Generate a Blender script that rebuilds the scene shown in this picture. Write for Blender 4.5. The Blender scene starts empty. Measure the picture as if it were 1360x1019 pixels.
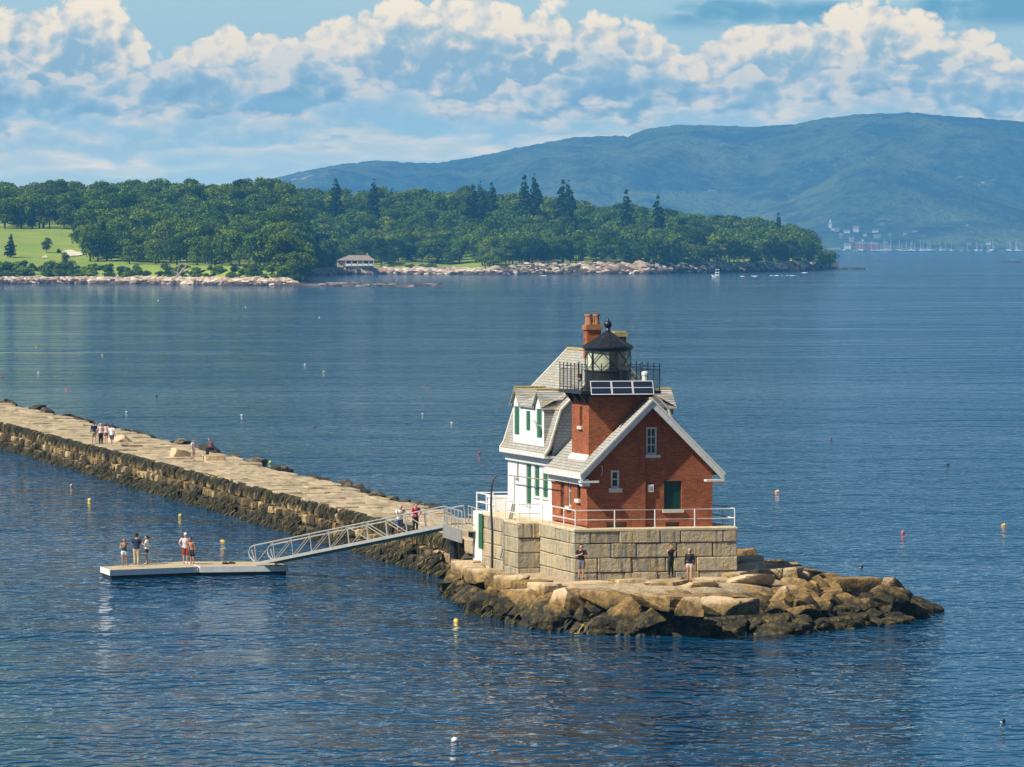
import bpy, math, random
import numpy as np
from mathutils import Vector, Matrix, noise
R = math.radians
random.seed(7)
SC = bpy.context.scene
COL = SC.collection

# ------------------------------------------------------------------ camera
F = 7000.0                      # focal length in pixels of a 1360 px wide frame
CAMH = 19.0
HOR = 323.0                     # pixel row of the sea horizon
PITCH = math.atan((509.5 - HOR) / F)
cam_d = bpy.data.cameras.new('camera')
cam_d.sensor_width = 36.0
cam_d.sensor_fit = 'HORIZONTAL'
cam_d.lens = 36.0 * F / 1360.0
cam_d.clip_start = 1.0
cam_d.clip_end = 60000.0
cam = bpy.data.objects.new('camera', cam_d)
COL.objects.link(cam)
cam.location = (0, 0, CAMH)
cam.rotation_euler = (math.pi / 2 - PITCH, 0, 0)
SC.camera = cam

# ------------------------------------------------------------------ sun, exposure
SUN_EL = R(46)
SUN_H = Vector((-0.872, -0.490, 0)).normalized()      # towards the sun, horizontally
SUN_DIR = Vector((SUN_H.x * math.cos(SUN_EL), SUN_H.y * math.cos(SUN_EL), math.sin(SUN_EL)))
sun_d = bpy.data.lights.new('sun', 'SUN')
sun_d.energy = 5.0
sun_d.angle = R(0.5)
sun_d.color = (1.0, 0.93, 0.80)
sun = bpy.data.objects.new('sun', sun_d)
COL.objects.link(sun)
sun.rotation_euler = SUN_DIR.to_track_quat('Z', 'Y').to_euler()
sun.location = (0, 0, 200)
SC.view_settings.view_transform = 'Standard'
SC.view_settings.look = 'None'
SC.view_settings.exposure = 0.52
SC.view_settings.gamma = 1.0
SC.render.engine = 'CYCLES'
SC.cycles.use_denoising = True
SC.cycles.max_bounces = 6
SC.cycles.diffuse_bounces = 2
SC.cycles.glossy_bounces = 3
SC.cycles.transmission_bounces = 4
SC.cycles.volume_bounces = 0
SC.cycles.transparent_max_bounces = 8
SC.cycles.caustics_reflective = False
SC.cycles.caustics_refractive = False


# ------------------------------------------------------------------ node helper
class NT:
    def __init__(self, tree):
        self.t = tree
        self.n = tree.nodes
        self.l = tree.links
        self.n.clear()

    def node(self, kind, **kw):
        n = self.n.new(kind)
        for k, v in kw.items():
            setattr(n, k, v)
        return n

    def put(self, sock, v):
        if isinstance(v, bpy.types.NodeSocket):
            self.l.new(v, sock)
        elif isinstance(v, (tuple, list)):
            sock.default_value = tuple(v) + ((1.0,) if len(v) == 3 and len(sock.default_value) == 4 else ())
        else:
            sock.default_value = v

    def m(self, op, a, b=None, c=None, clamp=False):
        n = self.node('ShaderNodeMath', operation=op)
        n.use_clamp = clamp
        self.put(n.inputs[0], a)
        if b is not None:
            self.put(n.inputs[1], b)
        if c is not None:
            self.put(n.inputs[2], c)
        return n.outputs[0]

    def sm(self, x, lo, hi, a=0.0, b=1.0):
        n = self.node('ShaderNodeMapRange', interpolation_type='SMOOTHSTEP')
        for i, v in enumerate((x, lo, hi, a, b)):
            self.put(n.inputs[i], v)
        return n.outputs[0]

    def mix(self, f, a, b, blend='MIX'):
        n = self.node('ShaderNodeMix', data_type='RGBA', blend_type=blend)
        self.put(n.inputs[0], f)
        self.put(n.inputs[6], a)
        self.put(n.inputs[7], b)
        return n.outputs[2]

    def xyz(self, x, y, z=0.0):
        n = self.node('ShaderNodeCombineXYZ')
        for i, v in enumerate((x, y, z)):
            self.put(n.inputs[i], v)
        return n.outputs[0]

    def sep(self, v):
        n = self.node('ShaderNodeSeparateXYZ')
        self.put(n.inputs[0], v)
        return n.outputs

    def mapp(self, v, scale=(1, 1, 1), loc=(0, 0, 0), rot=(0, 0, 0)):
        n = self.node('ShaderNodeMapping')
        self.put(n.inputs[0], v)
        n.inputs[1].default_value = loc
        n.inputs[2].default_value = rot
        n.inputs[3].default_value = scale
        return n.outputs[0]

    def noise(self, v, scale=1.0, detail=3.0, rough=0.55, dist=0.0):
        n = self.node('ShaderNodeTexNoise')
        self.put(n.inputs['Vector'], v)
        n.inputs['Scale'].default_value = scale
        n.inputs['Detail'].default_value = detail
        n.inputs['Roughness'].default_value = rough
        n.inputs['Distortion'].default_value = dist
        return n.outputs[0]

    def voro(self, v, scale=1.0, feature='F1', detail=0.0, smooth=None, out='Distance', rand=1.0):
        n = self.node('ShaderNodeTexVoronoi', feature=feature)
        self.put(n.inputs['Vector'], v)
        n.inputs['Scale'].default_value = scale
        if 'Detail' in n.inputs:
            n.inputs['Detail'].default_value = detail
        if smooth is not None:
            n.inputs['Smoothness'].default_value = smooth
        n.inputs['Randomness'].default_value = rand
        return n.outputs[out]

    def ramp(self, f, stops, interp='LINEAR'):
        n = self.node('ShaderNodeValToRGB')
        cr = n.color_ramp
        cr.interpolation = interp
        while len(cr.elements) < len(stops):
            cr.elements.new(0.5)
        for e, (p, c) in zip(cr.elements, stops):
            e.position = p
            if isinstance(c, (int, float)):
                c = (c, c, c)
            e.color = tuple(c) + ((1.0,) if len(c) == 3 else ())
        self.put(n.inputs[0], f)
        return n.outputs[0]

    def bump(self, h, dist=0.02, strength=1.0):
        n = self.node('ShaderNodeBump')
        n.inputs['Strength'].default_value = strength
        n.inputs['Distance'].default_value = dist
        self.put(n.inputs['Height'], h)
        return n.outputs[0]

    def coord(self, name='Object'):
        return self.node('ShaderNodeTexCoord').outputs[name]

    def geo(self, name='Position'):
        return self.node('ShaderNodeNewGeometry').outputs[name]

    def objrand(self):
        return self.node('ShaderNodeObjectInfo').outputs['Random']


def srgb(r, g, b):
    def f(c):
        c /= 255.0
        return c / 12.92 if c <= 0.04045 else ((c + 0.055) / 1.055) ** 2.4
    return (f(r), f(g), f(b))


# ------------------------------------------------------------------ world: clear summer sky, pale towards the horizon
W = bpy.data.worlds.new('World')
SC.world = W
W.use_nodes = True
n = NT(W.node_tree)
sky = n.node('ShaderNodeTexSky', sky_type='NISHITA')
sky.sun_disc = False
sky.sun_elevation = SUN_EL
sky.sun_rotation = math.atan2(SUN_DIR.x, SUN_DIR.y)
sky.air_density = 1.0
sky.dust_density = 0.25
sky.ozone_density = 2.2
bg = n.node('ShaderNodeBackground')
n.l.new(sky.outputs[0], bg.inputs[0])
bg.inputs[1].default_value = 0.05
wo = n.node('ShaderNodeOutputWorld')
n.l.new(bg.outputs[0], wo.inputs[0])

# ------------------------------------------------------------------ sky backdrop: banks of cumulus 30 km away
SKYR = 30000.0
skm = bpy.data.materials.new('cloudy_sky')
skm.use_nodes = True
n = NT(skm.node_tree)
geo = n.node('ShaderNodeNewGeometry').outputs['Position']
gx_, gy_, gz_ = n.sep(geo)[0:3]
HU = n.m('ARCTAN2', gx_, gy_)
U = n.m('MULTIPLY', HU, F / 100.0)                              # in hundreds of photo pixels round the horizon
V = n.m('MULTIPLY', n.m('SUBTRACT', gz_, CAMH), F / 100.0 / SKYR)    # and above it
UV = n.xyz(U, V, 0.0)
base = n.mix(n.sm(V, 0.0, 3.4), srgb(190, 208, 216), srgb(166, 192, 206))


def top_profile(pts):
    """cloud-top height over the horizon (hundreds of px) against azimuth"""
    t = n.node('ShaderNodeMapRange')
    n.put(t.inputs[0], U)
    t.inputs[1].default_value, t.inputs[2].default_value = -8.0, 8.0
    st = [((x - 680 + 800) / 1600.0, (HOR - y) / 400.0) for x, y in pts]
    r = n.ramp(t.outputs[0], st, 'LINEAR')
    return n.m('MULTIPLY', r, 4.0)


def puffs(seed, sx, sy, dx=0.0, dy=0.0, fine=0.30):
    """billowing cauliflower relief, roughly 0..1"""
    v = n.mapp(UV, (sx, sy, 1), (seed * 7.31 + dx * sx, seed * 3.17 + dy * sy, seed))
    w = n.node('ShaderNodeTexNoise')
    n.put(w.inputs['Vector'], v)
    w.inputs['Scale'].default_value = 1.6
    w.inputs['Detail'].default_value = 5
    wv = n.node('ShaderNodeVectorMath', operation='MULTIPLY_ADD')
    n.l.new(w.outputs['Color'], wv.inputs[0])
    wv.inputs[1].default_value = (0.62, 0.62, 0)
    n.l.new(v, wv.inputs[2])
    a = n.voro(wv.outputs[0], 1.0, 'F1')
    b = n.voro(wv.outputs[0], 2.7, 'F1')
    c = n.noise(wv.outputs[0], 6.0, 6, 0.62)
    s = n.m('ADD', n.m('MULTIPLY', n.m('MULTIPLY', a, a), 0.75), n.m('MULTIPLY', n.m('MULTIPLY', b, b), 0.36))
    s = n.m('SUBTRACT', 1.0, s)
    return n.m('ADD', s, n.m('MULTIPLY', n.m('SUBTRACT', c, 0.5), fine))


def bank(sky_in, pts, seed, sx, sy, amp, edge, depth, fade_lo, fade_hi, cols, alpha=1.0, gain=2.2, patch=0.7, bias=0.0, gate=None, fine=0.30):
    p = puffs(seed, sx, sy, fine=fine)
    q = puffs(seed, sx, sy, 0.10, -0.10, fine=fine)          # the same relief a little nearer the sun
    T = top_profile(pts)
    h = n.m('SUBTRACT', n.m('ADD', T, n.m('MULTIPLY', n.m('SUBTRACT', p, 0.72), amp)), V)
    a = n.sm(h, 0.0, edge)
    a = n.m('MULTIPLY', a, n.sm(V, fade_lo, fade_hi))
    a = n.m('MULTIPLY', a, alpha)
    if gate is not None:
        a = n.m('MULTIPLY', a, gate)
    rel = n.m('MULTIPLY', n.m('SUBTRACT', p, q), gain)
    lowf = n.noise(n.mapp(UV, (0.8, 1.3, 1), (seed * 5.1, seed, 0)), 1.1, 3, 0.5)
    k = n.m('ADD', n.sm(h, 0.0, depth, 0.92, 0.0), rel)
    k = n.m('ADD', k, n.m('MULTIPLY', n.m('SUBTRACT', lowf, 0.5 - bias), patch))
    col = n.ramp(n.m('ADD', k, 0.0, clamp=True), [(0.0, cols[0]), (0.34, cols[1]), (0.62, cols[2]), (0.9, cols[3])])
    return n.mix(a, sky_in, col)


C1 = (srgb(150, 173, 189), srgb(182, 192, 197), srgb(222, 214, 203), srgb(252, 234, 206))
C2 = (srgb(128, 157, 180), srgb(153, 176, 192), srgb(188, 198, 203), srgb(232, 222, 206))
C3 = (srgb(164, 190, 206), srgb(186, 202, 211), srgb(210, 212, 210), srgb(240, 228, 210))
C0 = (srgb(100, 146, 176), srgb(122, 162, 188), srgb(158, 186, 202), srgb(200, 208, 210))
s0 = base
s0 = bank(s0, [(-800, -40), (800, -5), (880, -14), (1000, -16), (1060, -12), (1200, -14), (1370, -60), (2160, -60)], 3.3, 0.8, 1.6, 0.5, 0.25, 0.4,
          2.74, 3.02, C0, 1.0, gate=n.sm(U, 1.5, 2.3))
s0 = bank(s0, [(-120, 20), (0, 12), (45, 10), (90, -6), (150, -12), (185, 26), (205, 68), (255, 58), (300, 34), (350, 42), (400, 38), (440, 28),
               (475, 12), (515, -4), (570, -12), (640, -12), (700, -8), (760, 10), (830, 10), (872, 34), (905, 66), (930, 58), (950, 40), (1000, 32),
               (1100, 16), (1160, -14), (1205, 16), (1260, 24), (1320, 50), (1370, 64), (1480, 40)], 1.0, 1.9, 2.3, 0.5, 0.10, 1.05,
          0.9, 1.9, C1, 1.0, 1.9, 0.9)
s0 = bank(s0, [(-120, 90), (0, 84), (60, 92), (120, 100), (165, 92), (215, 88), (250, 76), (300, 78), (350, 76), (400, 54), (440, 64), (470, 96),
               (520, 124), (600, 122), (660, 112), (720, 104), (770, 72), (830, 54), (890, 84), (950, 98), (1010, 84), (1060, 106), (1120, 82),
               (1175, 76), (1230, 88), (1300, 72), (1340, 88), (1400, 80), (1480, 90)], 2.0, 1.7, 2.6, 0.55, 0.10, 0.7,
          0.8, 2.0, C2, 0.96, 1.6, 0.8)
s0 = bank(s0, [(-120, 150), (0, 160), (80, 140), (150, 142), (230, 142), (300, 134), (360, 140), (420, 116), (480, 104), (545, 110), (600, 134), (660, 130),
               (720, 124), (800, 132), (880, 124), (960, 132), (1040, 138), (1120, 108), (1180, 102), (1260, 128), (1330, 132), (1480, 130)],
          4.0, 1.5, 3.0, 0.6, 0.22, 0.5, 0.6, 1.6, C3, 0.9, 1.5, 0.9, 0.06)
s0 = bank(s0, [(-120, 190), (0, 196), (120, 186), (260, 188), (400, 176), (520, 170), (660, 176), (800, 166), (960, 172), (1120, 160), (1260, 168), (1480, 170)],
          6.0, 0.8, 3.2, 0.6, 0.25, 0.45, 0.1, 1.0, C3, 0.85, 1.2, 1.1, 0.08)
st2 = n.noise(n.mapp(UV, (0.35, 2.2, 1), (1, 8, 5)), 1.2, 5, 0.55, 0.2)
stg = n.m('MULTIPLY', n.sm(st2, 0.47, 0.70), n.m('MULTIPLY', n.sm(V, 0.5, 1.0), n.sm(V, 1.7, 2.4, 1.0, 0.0)))
s0 = n.mix(n.m('MULTIPLY', stg, 0.6), s0, srgb(142, 187, 215))
em = n.node('ShaderNodeEmission')
n.l.new(n.mix(1.0, s0, n.mix(n.sm(V, 0.2, 2.8), (1.26, 1.10, 0.80), (1.19, 1.08, 0.82)), 'MULTIPLY'), em.inputs[0])
SKY_EMIT = 1.12
n.put(em.inputs[1], n.sm(V, 0.2, 3.0, SKY_EMIT * 1.38, SKY_EMIT))
tp = n.node('ShaderNodeBsdfTransparent')
mxs = n.node('ShaderNodeMixShader')
n.put(mxs.inputs[0], n.sm(V, 3.6, 8.0))
n.l.new(em.outputs[0], mxs.inputs[1])
n.l.new(tp.outputs[0], mxs.inputs[2])
so_ = n.node('ShaderNodeOutputMaterial')
n.l.new(mxs.outputs[0], so_.inputs[0])
skm.cycles.emission_sampling = 'NONE'
me = bpy.data.meshes.new('sky')
vs, fs = [], []
NS_ = 48
for i in range(NS_ + 1):
    a = R(-75 + 150 * i / NS_)
    for zz in (-400.0, 600.0, 1500.0, 4200.0):
        vs.append((SKYR * math.sin(a), SKYR * math.cos(a), zz))
for i in range(NS_):
    for j in range(3):
        fs.append((i * 4 + j, (i + 1) * 4 + j, (i + 1) * 4 + j + 1, i * 4 + j + 1))
me.from_pydata(vs, [], fs)
me.materials.append(skm)
so_ = bpy.data.objects.new('sky', me)
so_['kind'] = 'structure'
COL.objects.link(so_)


# ------------------------------------------------------------------ photograph geometry -> metres
def ray(px, py):
    xr, yr = (px - 680.0) / F, -(py - 509.5) / F
    return Vector((xr, math.cos(PITCH) + yr * math.sin(PITCH), -math.sin(PITCH) + yr * math.cos(PITCH)))


def at(px, py, z=0.0):
    r = ray(px, py)
    t = (z - CAMH) / r.z
    return Vector((r.x * t, r.y * t, z))


def at_y(px, py, Y):
    r = ray(px, py)
    t = Y / r.y
    return Vector((r.x * t, Y, CAMH + r.z * t))


def px_of(p):
    cp, sp = math.cos(PITCH), math.sin(PITCH)
    dep = p[1] * cp - (p[2] - CAMH) * sp
    up = p[1] * sp + (p[2] - CAMH) * cp
    return (680 + F * p[0] / dep, 509.5 - F * up / dep)


TH = R(14)
CT, ST = math.cos(TH), math.sin(TH)
P0 = at(762, 765, 2.2)          # near left foot of the granite pier


def B2W(u, v, z):
    return Vector((P0.x + CT * u - ST * v, P0.y + ST * u + CT * v, z))


def LV(px, u):
    k = (px - 680.0) / F
    return (P0.x + CT * u - k * (P0.y + ST * u)) / (ST + k * CT)


def LU(px, v):
    k = (px - 680.0) / F
    return (k * (P0.y + CT * v) - P0.x + ST * v) / (CT - k * ST)


def LZ(py, u, v):
    p = B2W(u, v, 0)
    return at_y(680, py, p.y).z


# ------------------------------------------------------------------ mesh builder and object helpers
class MB:
    def __init__(self):
        self.v, self.f, self.m = [], [], []

    def add(self, verts, faces, mi=0):
        b = len(self.v)
        self.v += [tuple(p) for p in verts]
        self.f += [tuple(i + b for i in q) for q in faces]
        self.m += [mi] * len(faces)
        return self

    def quad(self, *p, mi=0):
        return self.add(p, [tuple(range(len(p)))], mi)

    def box(self, x0, x1, y0, y1, z0, z1, mi=0):
        v = [(x0, y0, z0), (x1, y0, z0), (x1, y1, z0), (x0, y1, z0), (x0, y0, z1), (x1, y0, z1), (x1, y1, z1), (x0, y1, z1)]
        return self.add(v, [(0, 3, 2, 1), (4, 5, 6, 7), (0, 1, 5, 4), (1, 2, 6, 5), (2, 3, 7, 6), (3, 0, 4, 7)], mi)

    def cbox(self, x0, x1, y0, y1, z0, z1, c=0.03, mi=0, jit=0.0):
        """box with chamfered edges (a split stone)"""
        j = lambda: random.uniform(-jit, jit)
        xs, ys, zs = (x0, x1), (y0, y1), (z0, z1)
        vid, vs = {}, []
        for i in (0, 1):
            for k in (0, 1):
                for l in (0, 1):
                    X, Y, Z = xs[i], ys[k], zs[l]
                    sx, sy, sz = (1, -1)[i], (1, -1)[k], (1, -1)[l]
                    for ax, p in enumerate(((X, Y + sy * c, Z + sz * c), (X + sx * c, Y, Z + sz * c), (X + sx * c, Y + sy * c, Z))):
                        vid[i, k, l, ax] = len(vs)
                        vs.append((p[0] + j(), p[1] + j(), p[2] + j()))
        fs = []
        for i in (0, 1):
            fs.append([vid[i, 0, 0, 0], vid[i, 1, 0, 0], vid[i, 1, 1, 0], vid[i, 0, 1, 0]])
            fs.append([vid[0, i, 0, 1], vid[1, i, 0, 1], vid[1, i, 1, 1], vid[0, i, 1, 1]])
            fs.append([vid[0, 0, i, 2], vid[1, 0, i, 2], vid[1, 1, i, 2], vid[0, 1, i, 2]])
        for i in (0, 1):
            for k in (0, 1):
                fs.append([vid[i, k, 0, 0], vid[i, k, 1, 0], vid[i, k, 1, 1], vid[i, k, 0, 1]])
                fs.append([vid[i, 0, k, 0], vid[i, 1, k, 0], vid[i, 1, k, 2], vid[i, 0, k, 2]])
                fs.append([vid[0, i, k, 1], vid[1, i, k, 1], vid[1, i, k, 2], vid[0, i, k, 2]])
                for l in (0, 1):
                    fs.append([vid[i, k, l, 0], vid[i, k, l, 1], vid[i, k, l, 2]])
        cx, cy, cz = (x0 + x1) / 2, (y0 + y1) / 2, (z0 + z1) / 2
        out = []
        for q in fs:
            a, b_, c_ = (Vector(vs[t]) for t in q[:3])
            nn = (b_ - a).cross(c_ - a)
            mid = sum((Vector(vs[t]) for t in q), Vector()) / len(q) - Vector((cx, cy, cz))
            out.append(tuple(q) if nn.dot(mid) > 0 else tuple(reversed(q)))
        return self.add(vs, out, mi)

    def prism(self, poly, axis, a0, a1, mi=0):
        """extrude a 2D polygon along an axis ('x','y','z') between a0 and a1"""
        def P(p, a):
            return {'x': (a, p[0], p[1]), 'y': (p[0], a, p[1]), 'z': (p[0], p[1], a)}[axis]
        k = len(poly)
        vs = [P(p, a0) for p in poly] + [P(p, a1) for p in poly]
        fs = [tuple(range(k))[::-1], tuple(range(k, 2 * k))]
        fs += [(i, (i + 1) % k, (i + 1) % k + k, i + k) for i in range(k)]
        return self.add(vs, fs, mi)

    def tube(self, pts, r, nseg=6, caps=True, mi=0, sq=None):
        pts = [Vector(p) for p in pts]
        rs = r if isinstance(r, (list, tuple)) else [r] * len(pts)
        vs, fs = [], []
        prev = None
        for i, p in enumerate(pts):
            t = (pts[min(i + 1, len(pts) - 1)] - pts[max(i - 1, 0)])
            if t.length < 1e-9:
                t = Vector((0, 0, 1))
            t.normalize()
            if prev is None:
                a = t.cross(Vector((0, 0, 1)) if abs(t.z) < 0.95 else Vector((1, 0, 0))).normalized()
            else:
                a = (prev - t * prev.dot(t)).normalized()
            prev = a
            b = t.cross(a)
            for k in range(nseg):
                th = 2 * math.pi * (k + 0.5) / nseg
                q = p + (a * math.cos(th) + b * math.sin(th)) * rs[i]
                vs.append(q)
        for i in range(len(pts) - 1):
            for k in range(nseg):
                k2 = (k + 1) % nseg
                fs.append((i * nseg + k, i * nseg + k2, (i + 1) * nseg + k2, (i + 1) * nseg + k))
        if caps:
            fs.append(tuple(range(nseg))[::-1])
            fs.append(tuple(range((len(pts) - 1) * nseg, len(pts) * nseg)))
        return self.add(vs, fs, mi)

    def lathe(self, prof, c=(0, 0, 0), nseg=16, mi=0, sx=1.0, sy=1.0):
        vs, fs = [], []
        for r, z in prof:
            for k in range(nseg):
                th = 2 * math.pi * k / nseg
                vs.append((c[0] + r * sx * math.cos(th), c[1] + r * sy * math.sin(th), c[2] + z))
        for i in range(len(prof) - 1):
            for k in range(nseg):
                k2 = (k + 1) % nseg
                fs.append((i * nseg + k, i * nseg + k2, (i + 1) * nseg + k2, (i + 1) * nseg + k))
        if prof[0][0] > 1e-6:
            fs.append(tuple(range(nseg))[::-1])
        if prof[-1][0] > 1e-6:
            fs.append(tuple(range((len(prof) - 1) * nseg, len(prof) * nseg)))
        return self.add(vs, fs, mi)

    def ball(self, c, r, nseg=10, nr=6, sx=1, sy=1, sz=1, mi=0):
        prof = [(r * math.sin(math.pi * i / nr), -r * sz * math.cos(math.pi * i / nr)) for i in range(nr + 1)]
        prof[0] = (0.0005, prof[0][1])
        prof[-1] = (0.0005, prof[-1][1])
        return self.lathe(prof, c, nseg, mi, sx, sy)

    def map(self, fn):
        self.v = [tuple(fn(Vector(p))) for p in self.v]
        return self

    def mesh(self, name, mats, shift=(0, 0, 0), smooth=False):
        me = bpy.data.meshes.new(name)
        me.from_pydata([(p[0] + shift[0], p[1] + shift[1], p[2] + shift[2]) for p in self.v], [], self.f)
        for m_ in (mats if isinstance(mats, (list, tuple)) else [mats]):
            me.materials.append(m_)
        if any(self.m):
            me.polygons.foreach_set('material_index', self.m)
        if smooth:
            me.polygons.foreach_set('use_smooth', [True] * len(me.polygons))
        me.update()
        return me


ORG = {}


def tag(o, label=None, cat=None, group=None, kind=None):
    if label:
        o['label'] = label
    if cat:
        o['category'] = cat
    if group:
        o['group'] = group
    if kind:
        o['kind'] = kind
    return o


def place(o, origin, frame):
    if frame == 'B':
        o.location = B2W(*origin)
        o.rotation_euler = (0, 0, TH)
    else:
        o.location = origin
    ORG[o.name] = Vector(origin)


def thing(name, label, cat, origin=(0, 0, 0), frame='W', group=None):
    o = bpy.data.objects.new(name, None)
    o.empty_display_size = 0.3
    COL.objects.link(o)
    place(o, origin, frame)
    return tag(o, label, cat, group)


def part(name, mb, mats, th, parent=None, smooth=False, label=None):
    og = ORG[th.name]
    me = mb.mesh(name, mats, (-og[0], -og[1], -og[2]), smooth)
    o = bpy.data.objects.new(name, me)
    COL.objects.link(o)
    o.parent = parent or th
    if label:
        o['label'] = label
    return o


def solo(name, mb, mats, label, cat, origin=(0, 0, 0), frame='W', group=None, kind=None, smooth=False):
    me = mb.mesh(name, mats, (-origin[0], -origin[1], -origin[2]), smooth)
    o = bpy.data.objects.new(name, me)
    COL.objects.link(o)
    place(o, origin, frame)
    return tag(o, label, cat, group, kind)


def copy_thing(root, loc, rotz=0.0, scale=None, label=None, group=None):
    r = root.copy()
    COL.objects.link(r)
    r.location = loc
    r.rotation_euler = (0, 0, rotz)
    if scale is not None:
        r.scale = scale
    if label:
        r['label'] = label
    if group:
        r['group'] = group
    for ch in root.children:
        c = ch.copy()
        COL.objects.link(c)
        c.parent = r
        for g in ch.children:
            e = g.copy()
            COL.objects.link(e)
            e.parent = c
    return r


def lerp_tab(tab, x):
    if x <= tab[0][0]:
        return tab[0][1]
    for (a, b), (c, d_) in zip(tab, tab[1:]):
        if x <= c:
            return b + (d_ - b) * (x - a) / (c - a)
    return tab[-1][1]


def sstep(a, b, x):
    t = min(1.0, max(0.0, (x - a) / (b - a)))
    return t * t * (3 - 2 * t)


# ------------------------------------------------------------------ materials
def mat(name, fn):
    m_ = bpy.data.materials.new(name)
    m_.use_nodes = True
    t = NT(m_.node_tree)
    b = t.node('ShaderNodeBsdfPrincipled')
    o = t.node('ShaderNodeOutputMaterial')
    t.l.new(b.outputs[0], o.inputs[0])
    fn(t, b, o)
    return m_


def paint(name, col, rough=0.5, var=0.12, scale=3.0, metal=0.0, dirt=None, bump=0.0):
    def fn(t, b, o):
        c = t.coord()
        x = t.noise(c, scale, 4, 0.6)
        lo = tuple(k * (1 - var) for k in col)
        hi = tuple(min(1, k * (1 + var)) for k in col)
        cc = t.mix(t.sm(x, 0.3, 0.7), lo, hi)
        if dirt:
            y = t.noise(t.mapp(c, (1.5, 1.5, 0.5)), scale * 1.7, 5, 0.65)
            cc = t.mix(t.sm(y, 0.52, 0.75, 0, dirt[1]), cc, dirt[0])
        t.put(b.inputs['Base Color'], cc)
        b.inputs['Roughness'].default_value = rough
        b.inputs['Metallic'].default_value = metal
        if bump:
            t.put(b.inputs['Normal'], t.bump(x, bump))
    return mat(name, fn)


def m_brick(t, b, o):
    x, y, z = t.sep(t.coord())[0:3]
    v = t.xyz(t.m('ADD', x, y), z)
    br = t.node('ShaderNodeTexBrick')
    t.put(br.inputs['Vector'], v)
    br.inputs['Scale'].default_value = 1.0
    br.inputs['Brick Width'].default_value = 0.23
    br.inputs['Row Height'].default_value = 0.085
    br.inputs['Mortar Size'].default_value = 0.009
    br.inputs['Mortar Smooth'].default_value = 0.3
    br.inputs['Bias'].default_value = -0.1
    br.inputs['Color1'].default_value = (0.29, 0.064, 0.015, 1)
    br.inputs['Color2'].default_value = (0.48, 0.130, 0.027, 1)
    br.inputs['Mortar'].default_value = (0.34, 0.15, 0.09, 1)
    big = t.noise(v, 0.9, 4, 0.6)
    col = t.mix(t.sm(big, 0.35, 0.7), t.mix(1.0, br.outputs[0], (0.78, 0.74, 0.72), 'MULTIPLY'), br.outputs[0])
    dk = t.noise(t.mapp(v, (1.6, 0.35, 1), (4, 4, 0)), 1.6, 5, 0.7)
    col = t.mix(t.sm(dk, 0.52, 0.70, 0, 0.55), col, t.mix(1.0, col, (0.50, 0.46, 0.46), 'MULTIPLY'))
    # lime bloom and pale repairs
    sp = t.noise(t.mapp(v, (1.0, 1.8, 1)), 1.9, 6, 0.7)
    col = t.mix(t.sm(sp, 0.66, 0.80, 0, 0.55), col, (0.55, 0.36, 0.22))
    t.put(b.inputs['Base Color'], col)
    b.inputs['Roughness'].default_value = 0.85
    t.put(b.inputs['Normal'], t.bump(t.m('SUBTRACT', t.noise(v, 14, 3), t.m('MULTIPLY', br.outputs[1], 0.8)), 0.012))


def m_shingle(t, b, o):
    c = t.coord()
    x, y, z = t.sep(c)[0:3]
    nx, ny, nz = t.sep(t.geo('Normal'))[0:3]
    v = t.xyz(t.m('ADD', y, t.m('MULTIPLY', x, 0.13)), z)
    br = t.node('ShaderNodeTexBrick')
    t.put(br.inputs['Vector'], v)
    br.inputs['Scale'].default_value = 1.0
    br.inputs['Brick Width'].default_value = 0.22
    br.inputs['Row Height'].default_value = 0.13
    br.inputs['Mortar Size'].default_value = 0.010
    br.inputs['Color1'].default_value = (0.43, 0.42, 0.385, 1)
    br.inputs['Color2'].default_value = (0.29, 0.285, 0.265, 1)
    br.inputs['Mortar'].default_value = (0.10, 0.09, 0.075, 1)
    st = t.noise(t.mapp(c, (1.2, 1.2, 0.35)), 1.6, 5, 0.65)
    col = t.mix(t.sm(st, 0.48, 0.68, 0, 0.75), br.outputs[0], (0.34, 0.27, 0.10))
    li = t.noise(c, 5.0, 4, 0.7)
    col = t.mix(t.sm(li, 0.58, 0.72, 0, 0.5), col, (0.50, 0.49, 0.43))
    t.put(b.inputs['Base Color'], col)
    b.inputs['Roughness'].default_value = 0.9
    t.put(b.inputs['Normal'], t.bump(br.outputs[1], -0.02))


def m_slate(t, b, o):
    x, y, z = t.sep(t.coord())[0:3]
    v = t.xyz(x, z)
    br = t.node('ShaderNodeTexBrick')
    t.put(br.inputs['Vector'], v)
    br.inputs['Brick Width'].default_value = 0.26
    br.inputs['Row Height'].default_value = 0.16
    br.inputs['Scale'].default_value = 1.0
    br.inputs['Mortar Size'].default_value = 0.012
    br.inputs['Color1'].default_value = (0.42, 0.46, 0.50, 1)
    br.inputs['Color2'].default_value = (0.34, 0.38, 0.42, 1)
    br.inputs['Mortar'].default_value = (0.16, 0.18, 0.2, 1)
    gap = t.noise(v, 3.0, 4, 0.7)
    col = t.mix(t.sm(gap, 0.64, 0.7), br.outputs[0], (0.10, 0.11, 0.13))
    t.put(b.inputs['Base Color'], col)
    b.inputs['Roughness'].default_value = 0.8


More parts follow.
